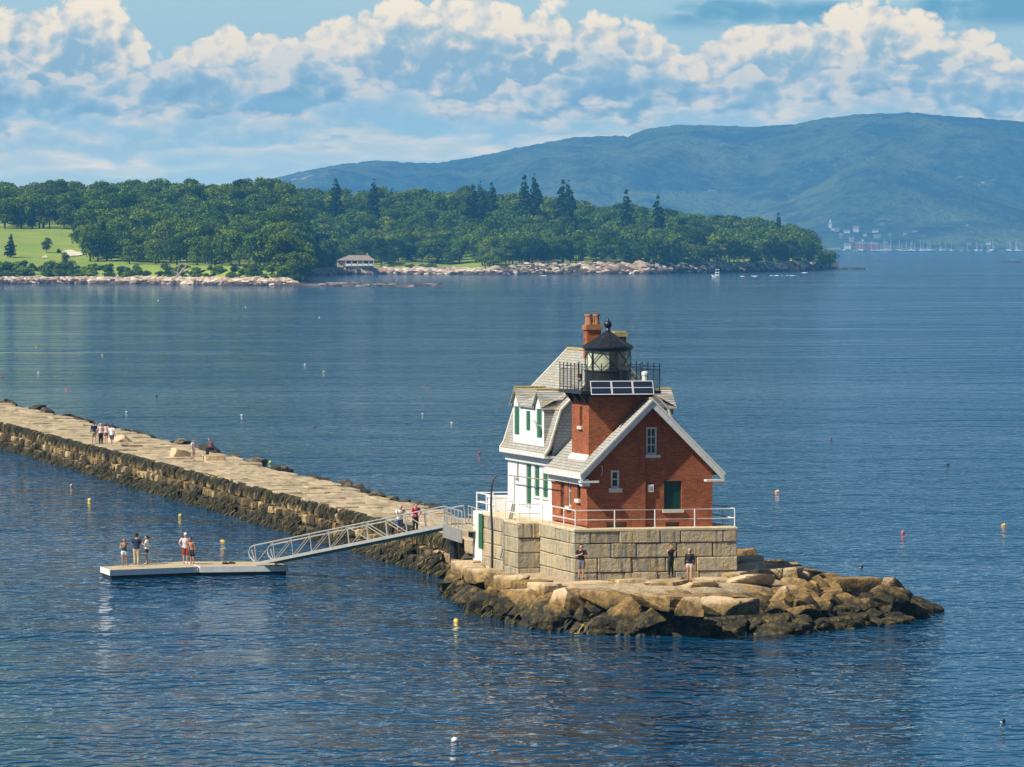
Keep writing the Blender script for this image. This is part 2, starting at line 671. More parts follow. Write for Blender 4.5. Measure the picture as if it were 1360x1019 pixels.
def m_granite(t, b, o):
    c = t.coord()
    r = t.geo('Random Per Island')
    x, y, z = t.sep(c)[0:3]
    f = t.noise(c, 22, 4, 0.7)
    g = t.noise(t.mapp(c, (1.3, 1.3, 0.35)), 2.2, 5, 0.65)
    col = t.ramp(r, [(0.0, (0.25, 0.24, 0.215)), (0.35, (0.54, 0.46, 0.32)), (0.6, (0.33, 0.315, 0.27)), (1.0, (0.62, 0.51, 0.33))])
    col = t.mix(t.sm(f, 0.4, 0.75, 0, 0.4), col, (0.16, 0.155, 0.14))
    col = t.mix(t.sm(g, 0.42, 0.62, 0, 0.85), col, (0.54, 0.41, 0.21))
    w = t.noise(t.mapp(c, (3.5, 3.5, 0.25), (3, 5, 1)), 1.5, 5, 0.7)
    col = t.mix(t.sm(w, 0.50, 0.66, 0, 0.7), col, (0.10, 0.095, 0.075))
    ru = t.noise(t.mapp(c, (1.6, 1.6, 0.3), (9, 2, 4)), 1.2, 3, 0.6)
    col = t.mix(t.sm(ru, 0.68, 0.78, 0, 0.7), col, (0.40, 0.24, 0.06))
    t.put(b.inputs['Base Color'], col)
    b.inputs['Roughness'].default_value = 0.85
    h = t.m('ADD', t.noise(c, 3.0, 5, 0.65), t.m('MULTIPLY', f, 0.25))
    t.put(b.inputs['Normal'], t.bump(h, 0.16))


def rip_color(t, z, c, r, wet=0.95, top=(0.60, 0.46, 0.285)):
    """bare pale granite above the tide, tan stain lower, then weed"""
    n1 = t.noise(c, 0.8, 5, 0.65)
    n2 = t.noise(c, 2.6, 5, 0.7)
    zz = t.m('ADD', z, t.m('MULTIPLY', t.m('SUBTRACT', n1, 0.5), 1.5))
    zz = t.m('ADD', zz, t.m('MULTIPLY', t.m('SUBTRACT', r, 0.5), 0.6))
    pale = t.ramp(r, [(0, tuple(k * 0.80 for k in top)), (0.5, top), (1, (top[0] * 1.06, top[1] * 1.0, top[2] * 0.94))])
    pale = t.mix(t.sm(n2, 0.52, 0.75, 0, 0.45), pale, (0.27, 0.21, 0.14))
    tan = t.mix(t.sm(n2, 0.35, 0.65), (0.115, 0.068, 0.022), (0.30, 0.185, 0.055))
    weed = t.mix(t.sm(n2, 0.44, 0.72), (0.012, 0.011, 0.005), (0.145, 0.098, 0.014))
    col = t.mix(t.sm(zz, wet + 0.35, wet + 1.0), tan, pale)
    col = t.mix(t.sm(zz, wet - 0.35, wet + 0.15), weed, col)
    return col, n2


def m_riprap(t, b, o):
    p = t.geo('Position')
    x, y, z = t.sep(p)[0:3]
    col, n2 = rip_color(t, z, p, t.objrand(), 1.34)
    t.put(b.inputs['Base Color'], col)
    b.inputs['Roughness'].default_value = 0.85
    h = t.m('ADD', t.noise(p, 2.0, 6, 0.65), t.m('MULTIPLY', t.noise(p, 9, 4, 0.6), 0.3))
    t.put(b.inputs['Normal'], t.bump(h, 0.16))


def m_darkrock(t, b, o):
    p = t.geo('Position')
    n2 = t.noise(p, 1.8, 5, 0.7)
    r = t.objrand()
    col = t.mix(t.sm(n2, 0.35, 0.7), (0.018, 0.015, 0.010), t.ramp(r, [(0, (0.05, 0.04, 0.022)), (0.75, (0.10, 0.078, 0.04)), (1, (0.40, 0.32, 0.20))]))
    t.put(b.inputs['Base Color'], col)
    b.inputs['Roughness'].default_value = 0.85
    t.put(b.inputs['Normal'], t.bump(n2, 0.2))


def m_slab(t, b, o):
    p = t.geo('Position')
    x, y, z = t.sep(p)[0:3]
    r = t.geo('Random Per Island')
    col, n2 = rip_color(t, z, p, r, 0.35, (0.46, 0.365, 0.23))
    st = t.noise(t.mapp(p, (0.9, 0.15, 1)), 0.9, 7, 0.75)
    col = t.mix(t.sm(st, 0.46, 0.60, 0, 0.72), col, (0.20, 0.15, 0.085))
    t.put(b.inputs['Base Color'], col)
    b.inputs['Roughness'].default_value = 0.9
    t.put(b.inputs['Normal'], t.bump(t.noise(p, 2.5, 6, 0.65), 0.10))


def m_wallstone(t, b, o):
    p = t.geo('Position')
    x, y, z = t.sep(p)[0:3]
    r = t.geo('Random Per Island')
    n1 = t.noise(p, 0.9, 5, 0.7)
    col = t.ramp(r, [(0, (0.035, 0.028, 0.012)), (0.4, (0.11, 0.075, 0.024)), (0.75, (0.27, 0.18, 0.065)), (1.0, (0.46, 0.34, 0.18))])
    weed = t.mix(n1, (0.012, 0.012, 0.006), (0.05, 0.042, 0.012))
    zz = t.m('ADD', z, t.m('MULTIPLY', t.m('SUBTRACT', n1, 0.5), 2.2))
    col = t.mix(t.sm(zz, 0.35, 1.0), weed, col)
    t.put(b.inputs['Base Color'], col)
    b.inputs['Roughness'].default_value = 0.85
    t.put(b.inputs['Normal'], t.bump(t.noise(p, 3, 5, 0.65), 0.12))


def m_weed(t, b, o):
    r = t.geo('Random Per Island')
    col = t.ramp(r, [(0, (0.008, 0.009, 0.004)), (0.55, (0.024, 0.022, 0.008)), (0.85, (0.09, 0.068, 0.014)), (1, (0.22, 0.15, 0.025))])
    t.put(b.inputs['Base Color'], col)
    b.inputs['Roughness'].default_value = 0.7


def m_mound(t, b, o):
    p = t.geo('Position')
    x, y, z = t.sep(p)[0:3]
    n1 = t.noise(p, 1.6, 6, 0.7)
    col = t.mix(t.sm(n1, 0.35, 0.7), (0.014, 0.012, 0.007), (0.075, 0.058, 0.020))
    col = t.mix(t.sm(z, 1.3, 1.9), col, t.mix(t.sm(n1, 0.3, 0.7), (0.32, 0.24, 0.14), (0.56, 0.43, 0.26)))
    t.put(b.inputs['Base Color'], col)
    b.inputs['Roughness'].default_value = 0.9
    t.put(b.inputs['Normal'], t.bump(n1, 0.3))


def leafmat(name, dark, mid, light, hue=0.35, refs=0.05):
    def fn(t, b, o):
        r = t.geo('Random Per Island')
        q = t.objrand()
        col = t.ramp(r, [(0, dark), (0.55, mid), (1, light)])
        col = t.mix(1.0, col, t.ramp(q, [(0, 0.55), (0.5, 1.0), (1, 1.5)]), 'MULTIPLY')
        yel = t.mix(1.0, col, (1.35, 1.12, 0.55), 'MULTIPLY')
        blu = t.mix(1.0, col, (0.62, 0.82, 0.95), 'MULTIPLY')
        col = t.mix(t.sm(q, 0.55, 1.0, 0, hue * 1.6), col, yel)
        col = t.mix(t.sm(q, 0.0, 0.45, hue * 1.8, 0), col, blu)
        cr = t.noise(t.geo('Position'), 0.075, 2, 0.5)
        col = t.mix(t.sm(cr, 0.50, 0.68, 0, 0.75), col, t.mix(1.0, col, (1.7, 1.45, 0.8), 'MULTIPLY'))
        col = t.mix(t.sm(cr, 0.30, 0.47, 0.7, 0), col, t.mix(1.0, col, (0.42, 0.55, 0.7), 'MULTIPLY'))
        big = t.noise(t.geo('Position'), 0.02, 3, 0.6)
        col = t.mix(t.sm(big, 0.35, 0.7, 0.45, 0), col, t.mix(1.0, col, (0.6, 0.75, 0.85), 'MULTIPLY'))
        df = t.node('ShaderNodeBsdfDiffuse')
        tr = t.node('ShaderNodeBsdfTranslucent')
        t.put(df.inputs[0], col)
        t.put(tr.inputs[0], t.mix(1.0, col, (1.2, 1.3, 0.6), 'MULTIPLY'))
        mx = t.node('ShaderNodeMixShader')
        mx.inputs[0].default_value = 0.22
        t.l.new(df.outputs[0], mx.inputs[1])
        t.l.new(tr.outputs[0], mx.inputs[2])
        t.l.new(mx.outputs[0], o.inputs[0])
    return mat(name, fn)


def m_land(t, b, o):
    """lawn, scrub bank and stony shore of the headland"""
    p = t.geo('Position')
    x, y, z = t.sep(p)[0:3]
    n1 = t.noise(p, 0.03, 5, 0.6)
    n2 = t.noise(p, 0.3, 5, 0.7)
    lawn = t.mix(t.sm(n1, 0.35, 0.65), (0.18, 0.27, 0.016), (0.27, 0.33, 0.028))
    mow = t.noise(t.mapp(p, (0.01, 0.10, 0.0)), 1.0, 2, 0.5)
    lawn = t.mix(t.sm(mow, 0.45, 0.6, 0, 0.4), lawn, (0.20, 0.24, 0.06))
    rock = t.mix(t.sm(n2, 0.35, 0.65), (0.30, 0.22, 0.15), (0.62, 0.50, 0.38))
    wet = (0.06, 0.045, 0.035)
    zz = t.m('ADD', z, t.m('MULTIPLY', t.m('SUBTRACT', n2, 0.5), 1.6))
    sh = t.mix(t.sm(zz, 0.9, 1.5), wet, rock)
    sh = t.mix(t.sm(zz, 3.2, 4.2), sh, lawn)
    t.put(b.inputs['Base Color'], sh)
    b.inputs['Roughness'].default_value = 0.95
    t.put(b.inputs['Normal'], t.bump(n2, 0.5))


def m_hill(t, b, o):
    p = t.geo('Position')
    big = t.noise(p, 0.0016, 5, 0.6)
    fine = t.noise(p, 0.03, 5, 0.75)
    fine2 = t.noise(p, 0.008, 5, 0.65)
    col = t.mix(t.sm(fine, 0.35, 0.65), (0.012, 0.032, 0.018), (0.075, 0.125, 0.045))
    col = t.mix(t.sm(big, 0.42, 0.60, 0.0, 0.75), col, (0.16, 0.20, 0.050))
    col = t.mix(t.sm(fine2, 0.48, 0.62, 0.0, 0.8), col, (0.008, 0.026, 0.022))
    cl = t.m('MULTIPLY', t.sm(t.noise(p, 0.0035, 4, 0.65), 0.62, 0.70), t.sm(t.noise(t.mapp(p, (1, 1, 3)), 0.018, 4, 0.7), 0.54, 0.62))
    col = t.mix(t.m('MULTIPLY', cl, 0.9), col, (0.55, 0.48, 0.42))
    t.put(b.inputs['Base Color'], col)
    b.inputs['Roughness'].default_value = 1.0
    t.put(b.inputs['Normal'], t.bump(t.m('ADD', fine, t.m('MULTIPLY', fine2, 3.0)), 24.0))


def m_water(t, b, o):
    p = t.geo('Position')
    x, y, z = t.sep(p)[0:3]
    # wind lanes: long bands of smoother and rougher water
    lane = t.noise(t.mapp(p, (0.0045, 0.011, 0), (0, 0, 0), (0, 0, R(8))), 1.0, 5, 0.6, 0.3)
    lane2 = t.noise(t.mapp(p, (0.002, 0.0085, 0), (7, 3, 0), (0, 0, R(-4))), 1.0, 3, 0.5)
    rough = t.m('ADD', t.m('MULTIPLY', lane, 0.7), t.m('MULTIPLY', lane2, 0.3))
    k = t.sm(rough, 0.38, 0.62, 0.55, 1.15)
    sl1 = t.noise(t.mapp(p, (0.0050, 0.014, 0), (2, 9, 0), (0, 0, R(5))), 1.0, 4, 0.6, 0.2)
    sl2 = t.noise(t.mapp(p, (0.010, 0.06, 0), (5, 2, 0), (0, 0, R(-3))), 1.0, 4, 0.6, 0.2)
    slick = t.m('MULTIPLY', t.m('MAXIMUM', t.sm(sl1, 0.52, 0.70), t.m('MULTIPLY', t.sm(sl2, 0.56, 0.64), 0.6)), t.sm(y, 330, 620))
    k = t.m('MULTIPLY', k, t.m('SUBTRACT', 1.0, t.m('MULTIPLY', slick, 0.88)))
    w1 = t.noise(t.mapp(p, (0.085, 0.070, 0), (0, 0, 0), (0, 0, R(12))), 1.0, 5, 0.5, 0.4)
    w2 = t.noise(t.mapp(p, (0.62, 0.46, 0), (3, 1, 0), (0, 0, R(-14))), 1.0, 2, 0.45, 0.4)
    w2 = t.m('SUBTRACT', 1.0, t.m('ABSOLUTE', t.m('SUBTRACT', t.m('MULTIPLY', w2, 2.0), 1.0)))
    w2 = t.m('POWER', w2, 1.6)
    h = t.m('ADD', t.m('MULTIPLY', w1, t.sm(y, 300, 1300, 2.2, 4.2)), t.m('MULTIPLY', w2, 0.42))
    h = t.m('MULTIPLY', h, k)
    deep = t.mix(lane, (0.0006, 0.034, 0.082), (0.0010, 0.050, 0.118))
    t.put(b.inputs['Base Color'], deep)
    b.inputs['Roughness'].default_value = 0.06
    b.inputs['IOR'].default_value = 1.333
    b.inputs['Specular IOR Level'].default_value = 0.33
    t.put(b.inputs['Normal'], t.bump(h, 1.0))


def m_glass(t, b, o):
    g = t.node('ShaderNodeBsdfGlossy')
    g.inputs['Roughness'].default_value = 0.03
    tp = t.node('ShaderNodeBsdfTransparent')
    tp.inputs[0].default_value = (0.94, 0.97, 0.92, 1)
    mx = t.node('ShaderNodeMixShader')
    mx.inputs[0].default_value = 0.10
    t.l.new(tp.outputs[0], mx.inputs[1])
    t.l.new(g.outputs[0], mx.inputs[2])
    t.l.new(mx.outputs[0], o.inputs[0])


def m_lens(t, b, o):
    b.inputs['Base Color'].default_value = (0.42, 0.56, 0.52, 1)
    b.inputs['Roughness'].default_value = 0.08
    z = t.sep(t.coord())[2]
    t.put(b.inputs['Normal'], t.bump(t.m('SINE', t.m('MULTIPLY', z, 70.0)), 0.02))


def m_panel(t, b, o):
    c = t.coord()
    x, y, z = t.sep(c)[0:3]
    gx = t.m('FRACT', t.m('MULTIPLY', x, 7.5))
    gz = t.m('FRACT', t.m('MULTIPLY', z, 7.5))
    ln = t.m('MAXIMUM', t.m('LESS_THAN', gx, 0.09), t.m('LESS_THAN', gz, 0.09))
    col = t.mix(ln, (0.012, 0.018, 0.045), (0.055, 0.065, 0.095))
    t.put(b.inputs['Base Color'], col)
    b.inputs['Roughness'].default_value = 0.25


M = dict(
    brick=mat('red_brick', m_brick), shingle=mat('weathered_shingle', m_shingle), slate=mat('grey_slate', m_slate),
    granite=mat('cut_granite', m_granite), riprap=mat('tidal_granite', m_riprap), slab=mat('granite_paving', m_slab),
    wallstone=mat('tidal_wall_stone', m_wallstone), darkrock=mat('dark_rock', m_darkrock), weed=mat('rockweed', m_weed), mound=mat('rubble', m_mound),
    land=mat('headland_ground', m_land), hill=mat('wooded_hill', m_hill), water=mat('sea_water', m_water),
    glass=mat('lantern_glass', m_glass), lens=mat('lens_glass', m_lens), panel=mat('solar_cells', m_panel),
    white=paint('white_paint', (0.76, 0.75, 0.72), 0.5, 0.05, 2.0, dirt=((0.52, 0.49, 0.43), 0.5)),
    clap=paint('white_siding', (0.80, 0.80, 0.79), 0.55, 0.03, 1.0, dirt=((0.62, 0.60, 0.56), 0.35)),
    trim=paint('white_trim', (0.70, 0.69, 0.66), 0.5, 0.06, 4.0, dirt=((0.42, 0.39, 0.33), 0.7)),
    sill=paint('stone_sill', (0.62, 0.58, 0.50), 0.8, 0.12, 6.0),
    green=paint('green_paint', (0.020, 0.125, 0.048), 0.45, 0.15, 5.0),
    dkgreen=paint('dark_green_door', (0.005, 0.052, 0.036), 0.4, 0.2, 5.0),
    black=paint('black_ironwork', (0.014, 0.016, 0.018), 0.4, 0.3, 4.0),
    darkmetal=paint('dark_metal', (0.03, 0.033, 0.036), 0.5, 0.25, 4.0),
    pane=paint('dark_pane', (0.012, 0.022, 0.026), 0.08, 0.2, 2.0),
    alu=paint('aluminium', (0.46, 0.45, 0.42), 0.45, 0.1, 3.0, metal=0.35),
    grey=paint('grey_steel', (0.27, 0.26, 0.235), 0.6, 0.12, 3.0),
    deck=paint('deck_boards', (0.50, 0.41, 0.25), 0.85, 0.18, 2.5, dirt=((0.26, 0.21, 0.13), 0.5)),
    float_=paint('dock_float', (0.02, 0.02, 0.018), 0.6, 0.3, 4.0),
    terra=paint('terracotta', (0.34, 0.15, 0.065), 0.8, 0.2, 8.0),
    yellowstone=paint('lichen_cap', (0.42, 0.33, 0.14), 0.85, 0.25, 5.0),
    lichen=paint('lichen_ridge', (0.40, 0.29, 0.10), 0.9, 0.3, 5.0),
    sand=paint('bunker_sand', (0.66, 0.58, 0.43), 0.95, 0.1, 0.2),
    bark=paint('bark', (0.10, 0.075, 0.055), 0.95, 0.3, 2.0),
    deadwood=paint('bleached_wood', (0.36, 0.31, 0.26), 0.9, 0.15, 2.0),
    boatwhite=paint('boat_white', (0.80, 0.80, 0.80), 0.35, 0.03, 1.0),
    townred=paint('red_boathouse', (0.38, 0.085, 0.06), 0.8, 0.1, 0.1),
    townroof=paint('town_roof', (0.20, 0.19, 0.19), 0.9, 0.15, 0.1),
    foam=paint('foam', (0.80, 0.82, 0.82), 0.8, 0.05, 1.0),
    paving_dark=paint('dark_core', (0.05, 0.04, 0.028), 0.95, 0.3, 1.0),
)
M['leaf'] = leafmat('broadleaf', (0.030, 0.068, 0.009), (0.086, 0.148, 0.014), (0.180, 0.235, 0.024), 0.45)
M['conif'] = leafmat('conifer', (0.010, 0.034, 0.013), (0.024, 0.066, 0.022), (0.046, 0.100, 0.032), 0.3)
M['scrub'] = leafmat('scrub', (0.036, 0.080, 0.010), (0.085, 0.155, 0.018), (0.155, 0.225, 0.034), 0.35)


# ------------------------------------------------------------------ sea
w = MB()
w.quad((-9000, -400, 0), (9000, -400, 0), (9000, 17000, 0), (-9000, 17000, 0))
solo('sea', w, M['water'], None, None, kind='structure')


# ------------------------------------------------------------------ rock shapes
def rock_mesh(seed, sx, sy, sz, square=3.2, cuts=4, rough=0.05, nsub=5, cutdepth=(0.62, 0.9)):
    rnd = random.Random(seed)
    idx, vs, fs = {}, [], []

    def vid(p):
        k = tuple(round(c, 5) for c in p)
        if k not in idx:
            idx[k] = len(vs)
            vs.append(Vector(p))
        return idx[k]
    for ax in range(3):
        for sgn in (-1, 1):
            for i in range(nsub):
                for j in range(nsub):
                    q = []
                    for a, b in ((i, j), (i + 1, j), (i + 1, j + 1), (i, j + 1)):
                        p = [0, 0, 0]
                        p[ax] = sgn
                        p[(ax + 1) % 3] = -1 + 2 * a / nsub
                        p[(ax + 2) % 3] = -1 + 2 * b / nsub
                        q.append(vid(p))
                    fs.append(tuple(q) if sgn > 0 else tuple(reversed(q)))
    out = []
    for p in vs:
        e = square
        k = (abs(p.x) ** e + abs(p.y) ** e + abs(p.z) ** e) ** (1 / e)
        out.append(p / k)
    for c in range(cuts):
        nrm = Vector((rnd.uniform(-1, 1), rnd.uniform(-1, 1), rnd.uniform(-0.5, 0.9))).normalized()
        dd = rnd.uniform(*cutdepth)
        out = [p - nrm * max(0.0, p.dot(nrm) - dd) for p in out]
    off = Vector((seed * 3.7, seed * 1.3, seed * 0.7))
    out = [p * (1 + rough * 2 * noise.noise(p * 1.6 + off)) + noise.noise_vector(p * 3.3 + off) * rough * 0.6 for p in out]
    mb = MB()
    mb.add([(p.x * sx / 2, p.y * sy / 2, p.z * sz / 2) for p in out], fs)
    return mb


ROCKS = [rock_mesh(i + 1, 1, 1, 1, random.uniform(9.0, 16.0), random.randint(8, 12), 0.014, 8, (0.56, 0.95)).mesh('granite_block', M['riprap']) for i in range(12)]
SLABS = [rock_mesh(i + 40, 1, 1, 1, 16.0, 5, 0.014, 6, (0.80, 1.1)).mesh('granite_slab', M['riprap']) for i in range(6)]
DARKR = [rock_mesh(i + 90, 1, 1, 1, random.uniform(5.0, 9.0), 5, 0.04, 5, (0.6, 0.95)).mesh('edge_boulder', M['darkrock']) for i in range(7)]
WEEDY = [rock_mesh(i + 70, 1, 1, 1, 3.0, 4, 0.14, 8).mesh('weedy_rock', M['riprap']) for i in range(6)]


def rock(me, name, loc, size, rot, label, cat, group):
    o = bpy.data.objects.new(name, me)
    COL.objects.link(o)
    o.location = loc
    o.rotation_euler = rot
    o.scale = size
    return tag(o, label, cat, group)


# ------------------------------------------------------------------ the rock island
front = [(588, 788), (606, 808), (630, 818), (658, 824), (700, 836), (760, 842), (850, 847), (950, 845), (1050, 844), (1130, 837), (1190, 831), (1226, 821)]
ISLE = [at(x, y, 0).xy for x, y in front]
ISLE += [Vector(q) for q in ((22.3, 272), (20.2, 281), (17.5, 293), (14, 303), (7, 307), (0, 307), (-2.4, 301), (-3.4, 291))]


def seg_dist(p, a, b):
    ab = b - a
    t = max(0, min(1, (p - a).dot(ab) / ab.length_squared))
    return (a + ab * t - p).length


def isle_in(p):
    inside = False
    dmin = 1e9
    nI = len(ISLE)
    for i in range(nI):
        a, b = ISLE[i], ISLE[(i + 1) % nI]
        if (a.y > p.y) != (b.y > p.y) and p.x < (b.x - a.x) * (p.y - a.y) / (b.y - a.y) + a.x:
            inside = not inside
        dmin = min(dmin, seg_dist(p, a, b))
    return dmin if inside else -dmin


def isle_wd(x):
    return 2.7 + 5.0 * sstep(1.5, 9, x)


def isle_z(x, y):
    p = Vector((x, y))
    di = isle_in(p)
    wd = isle_wd(x)
    top = 2.02 - 1.0 * sstep(12.0, 20.5, x)
    if di < 0:
        return -0.5 + 0.25 * max(-2, di)
    return -0.5 + (top + 0.5) * min(1.0, (di / wd)) ** 0.85


mound = MB()
gx = np.arange(-8, 24, 0.55)
gy = np.arange(250, 310, 0.55)
vs = []
for y in gy:
    for x in gx:
        z = isle_z(x, y)
        q = Vector((x * 0.8, y * 0.8, 0))
        amp = 0.35 * (1 - sstep(1.5, 1.9, z)) + 0.03
        vs.append((x, y, z + amp * noise.noise(q) + 0.4 * amp * noise.noise(q * 2.7) - 0.1))
fs = []
nx = len(gx)
for j in range(len(gy) - 1):
    for i in range(nx - 1):
        a = j * nx + i
        if max(vs[a][2], vs[a + 1][2], vs[a + nx][2]) > -0.75:
            fs.append((a, a + 1, a + nx + 1, a + nx))
mound.add(vs, fs)
solo('rubble_mound', mound, M['mound'], None, None, kind='structure')

GR_TOP = 'pale coping slabs round the lighthouse pier'
GR_MID = 'tumbled granite blocks on the island slope'
GR_LOW = 'weed covered boulders at the waterline'
LB_TOP = 'flat pale granite slab on the walkway ledge beneath the stone pier'
LB_MID = 'tumbled tan granite block on the rocky slope below the ledge'
LB_LOW = 'dark boulder covered in brown rockweed at the water edge of the islet'
rr = random.Random(11)
# coping blocks along the lip of the walkway
lip = [(596, 741), (640, 757), (690, 769), (740, 776), (800, 782), (850, 785), (905, 790), (965, 795), (1020, 790)]
lipw = [at(x, y, 2.1) for x, y in lip]


def walk(poly, step):
    out, i, pos = [], 0, poly[0].copy()
    d_left = step()
    res = []
    a = poly[0]
    for b in poly[1:]:
        seg = b - a
        L = seg.length
        t = 0
        while t + d_left < L:
            t += d_left
            res.append((a + seg * (t / L), seg.normalized(), d_left))
            d_left = step()
        d_left -= (L - t)
        d_left = max(d_left, 0.4)
        a = b
    return res


last = lipw[0]
for p, dr, ln in walk(lipw, lambda: rr.uniform(1.9, 4.2)):
    mid = (last + p) / 2
    L = (p - last).length
    dv = (p - last).normalized()
    inw = Vector((-dv.y, dv.x, 0))
    dpt = rr.uniform(1.3, 1.9)
    h = rr.uniform(0.75, 1.0)
    c = mid + inw * (dpt * 0.5 - 0.1 + rr.uniform(-0.15, 0.12))
    rock(rr.choice(SLABS), 'coping_slab', (c.x, c.y, 2.02 - h / 2 + rr.uniform(-0.08, 0.06)), (L * 1.04, dpt, h),
         (rr.uniform(-0.05, 0.05), rr.uniform(-0.05, 0.05), math.atan2(dv.y, dv.x) + rr.uniform(-0.05, 0.05)), LB_TOP, 'granite slab', GR_TOP)
    last = p
# flat slabs of the walkway
taken = []
tries = 0
while tries < 900 and len(taken) < 46:
    tries += 1
    x, y = rr.uniform(-3, 18.5), rr.uniform(258, 284)
    di = isle_in(Vector((x, y)))
    if di < isle_wd(x) + 0.3:
        continue
    # not under the pier
    rel = Vector((x - P0.x, y - P0.y))
    uu, vv = rel.x * CT + rel.y * ST, -rel.x * ST + rel.y * CT
    if -1.6 < uu < 8.9 and vv > -0.7:
        continue
    if any((Vector((x, y)) - q).length < 1.55 for q in taken):
        continue
    taken.append(Vector((x, y)))
    z = isle_z(x, y)
    tilt = 0.03 if x < 11 else 0.14
    hh = rr.uniform(0.5, 0.8)
    rock(rr.choice(SLABS), 'coping_slab', (x, y, z + 0.06 - hh / 2 + rr.uniform(-0.04, 0.05) + (0.22 if x > 11 else 0)),
         (rr.uniform(2.0, 3.4), rr.uniform(1.3, 2.0), hh),
         (rr.uniform(-tilt, tilt), rr.uniform(-tilt, tilt), rr.choice((0.2, 0.3, -0.25, 1.1, 0.05)) + rr.uniform(-0.2, 0.2)), LB_TOP, 'granite slab', GR_TOP)
# tumbled blocks and weedy boulders on the slope
pts = []
tries = 0
while tries < 9000 and len(pts) < 300:
    tries += 1
    x, y = rr.uniform(-7, 23), rr.uniform(251, 307)
    p = Vector((x, y))
    di = isle_in(p)
    wd = isle_wd(x)
    if di < 0.65 or di > wd - 0.7:
        continue
    if y > 292 and x < 3:
        continue
    if any((p - q).length < (1.05 if di < 2 else 1.4) for q in pts):
        continue
    pts.append(p)
lowtest = 0
for p in pts:
    di = isle_in(p)
    z = isle_z(p.x, p.y)
    if z < 0.35:
        s = rr.uniform(1.1, 2.0)
        rock(rr.choice(WEEDY), 'weedy_boulder', (p.x, p.y, z + 0.18), (s * rr.uniform(0.9, 1.4), s, s * rr.uniform(0.55, 0.8)),
             (rr.uniform(-0.3, 0.3), rr.uniform(-0.3, 0.3), rr.uniform(0, 6.3)), LB_LOW, 'boulder', GR_LOW)
    else:
        s = rr.uniform(1.3, 2.3)
        hh = s * rr.uniform(0.5, 0.85)
        rock(rr.choice(ROCKS), 'granite_block', (p.x, p.y, min(z + rr.uniform(-0.05, 0.25), 1.72 - hh * 0.5)), (s * rr.uniform(1.0, 1.7), s * rr.uniform(0.8, 1.1), hh),
             (rr.uniform(-0.45, 0.45), rr.uniform(-0.45, 0.45), rr.uniform(0, 6.3)), LB_MID, 'granite block', GR_MID)


def key_rock(px, py, z, size, rot, label, me, name='granite_block'):
    p = at(px, py, z)
    rock(me, name, p, size, rot, label, 'boulder', None)


key_rock(1187, 802, 0.75, (2.5, 2.2, 1.5), (0.1, 0.3, 0.4), 'large yellow-brown weedy boulder under the pointed stone at the right tip of the islet', WEEDY[0], 'weedy_boulder')
key_rock(1184, 782, 1.35, (1.3, 0.9, 1.5), (0.25, -0.5, 0.3), 'small pointed stone standing upright at the right tip of the islet', ROCKS[3])
key_rock(1210, 813, 0.3, (1.7, 1.5, 1.0), (0.0, 0.4, 0.8), 'lowest rounded dark boulder at the far right end of the islet', WEEDY[2], 'weedy_boulder')
key_rock(1148, 782, 1.1, (3.4, 1.3, 1.2), (0.05, 0.0, 0.15), 'long dark upright block with a flat top beside the pointed stone', SLABS[1])
key_rock(945, 798, 1.45, (4.0, 1.7, 0.75), (0.1, 0.06, 0.25), 'longest pale slab tilted at the front lip below the woman in shorts', SLABS[2], 'coping_slab')
key_rock(880, 815, 1.05, (3.2, 1.2, 0.6), (0.55, -0.35, 0.7), 'dark plank-like stone leaning down the slope beneath the longest pale slab', SLABS[4])

# rockweed draped over the lower boulders
wk = MB()
for i in range(16000):
    x, y = rr.uniform(-8, 24), rr.uniform(251, 300)
    p = Vector((x, y))
    di = isle_in(p)
    if di < -0.2 or di > 4.6 or (y > 285 and x > 0):
        continue
    z = isle_z(x, y) + rr.uniform(-0.05, 0.55)
    if z > 1.0 + 0.6 * noise.noise(Vector((x * 0.5, y * 0.5, 2))) or noise.noise(Vector((x * 0.35, y * 0.35, 7))) < -0.18:
        continue
    e = 0.4
    g = Vector((isle_in(p + Vector((e, 0))) - isle_in(p - Vector((e, 0))), isle_in(p + Vector((0, e))) - isle_in(p - Vector((0, e)))))
    if g.length < 1e-4:
        continue
    g = -g.normalized()
    o3, sd_ = Vector((g.x, g.y, 0)), Vector((-g.y, g.x, 0))
    q = Vector((x, y, z))
    L = rr.uniform(0.25, 0.7)
    hw_ = rr.uniform(0.05, 0.14)
    wk.add([q - sd_ * hw_ - o3 * 0.12, q + sd_ * hw_ - o3 * 0.12, q + sd_ * hw_ + o3 * 0.14 - Vector((0, 0, L * 0.35)), q - sd_ * hw_ + o3 * 0.14 - Vector((0, 0, L * 0.35)),
            q + o3 * 0.3 + sd_ * rr.uniform(-0.1, 0.1) - Vector((0, 0, L))], [(0, 1, 2, 3), (3, 2, 4)])
solo('rockweed', wk, M['weed'], 'brown and black rockweed draped over the lowest boulders of the islet', 'seaweed', kind='stuff')

# ------------------------------------------------------------------ breakwater
BWE = at(600, 712, 2.2)                     # near corner of its end
BWD = Vector((-0.2245, 0.9745, 0)).normalized()
BWP = Vector((BWD.y, -BWD.x, 0))            # across, towards the open sea
BWL = 470.0


def bw_width(t):
    return 5.6 + 2.4 * sstep(20, 170, t)


def BW(t, wd, z):
    return BWE + BWD * t + BWP * wd + Vector((0, 0, z - 2.2))


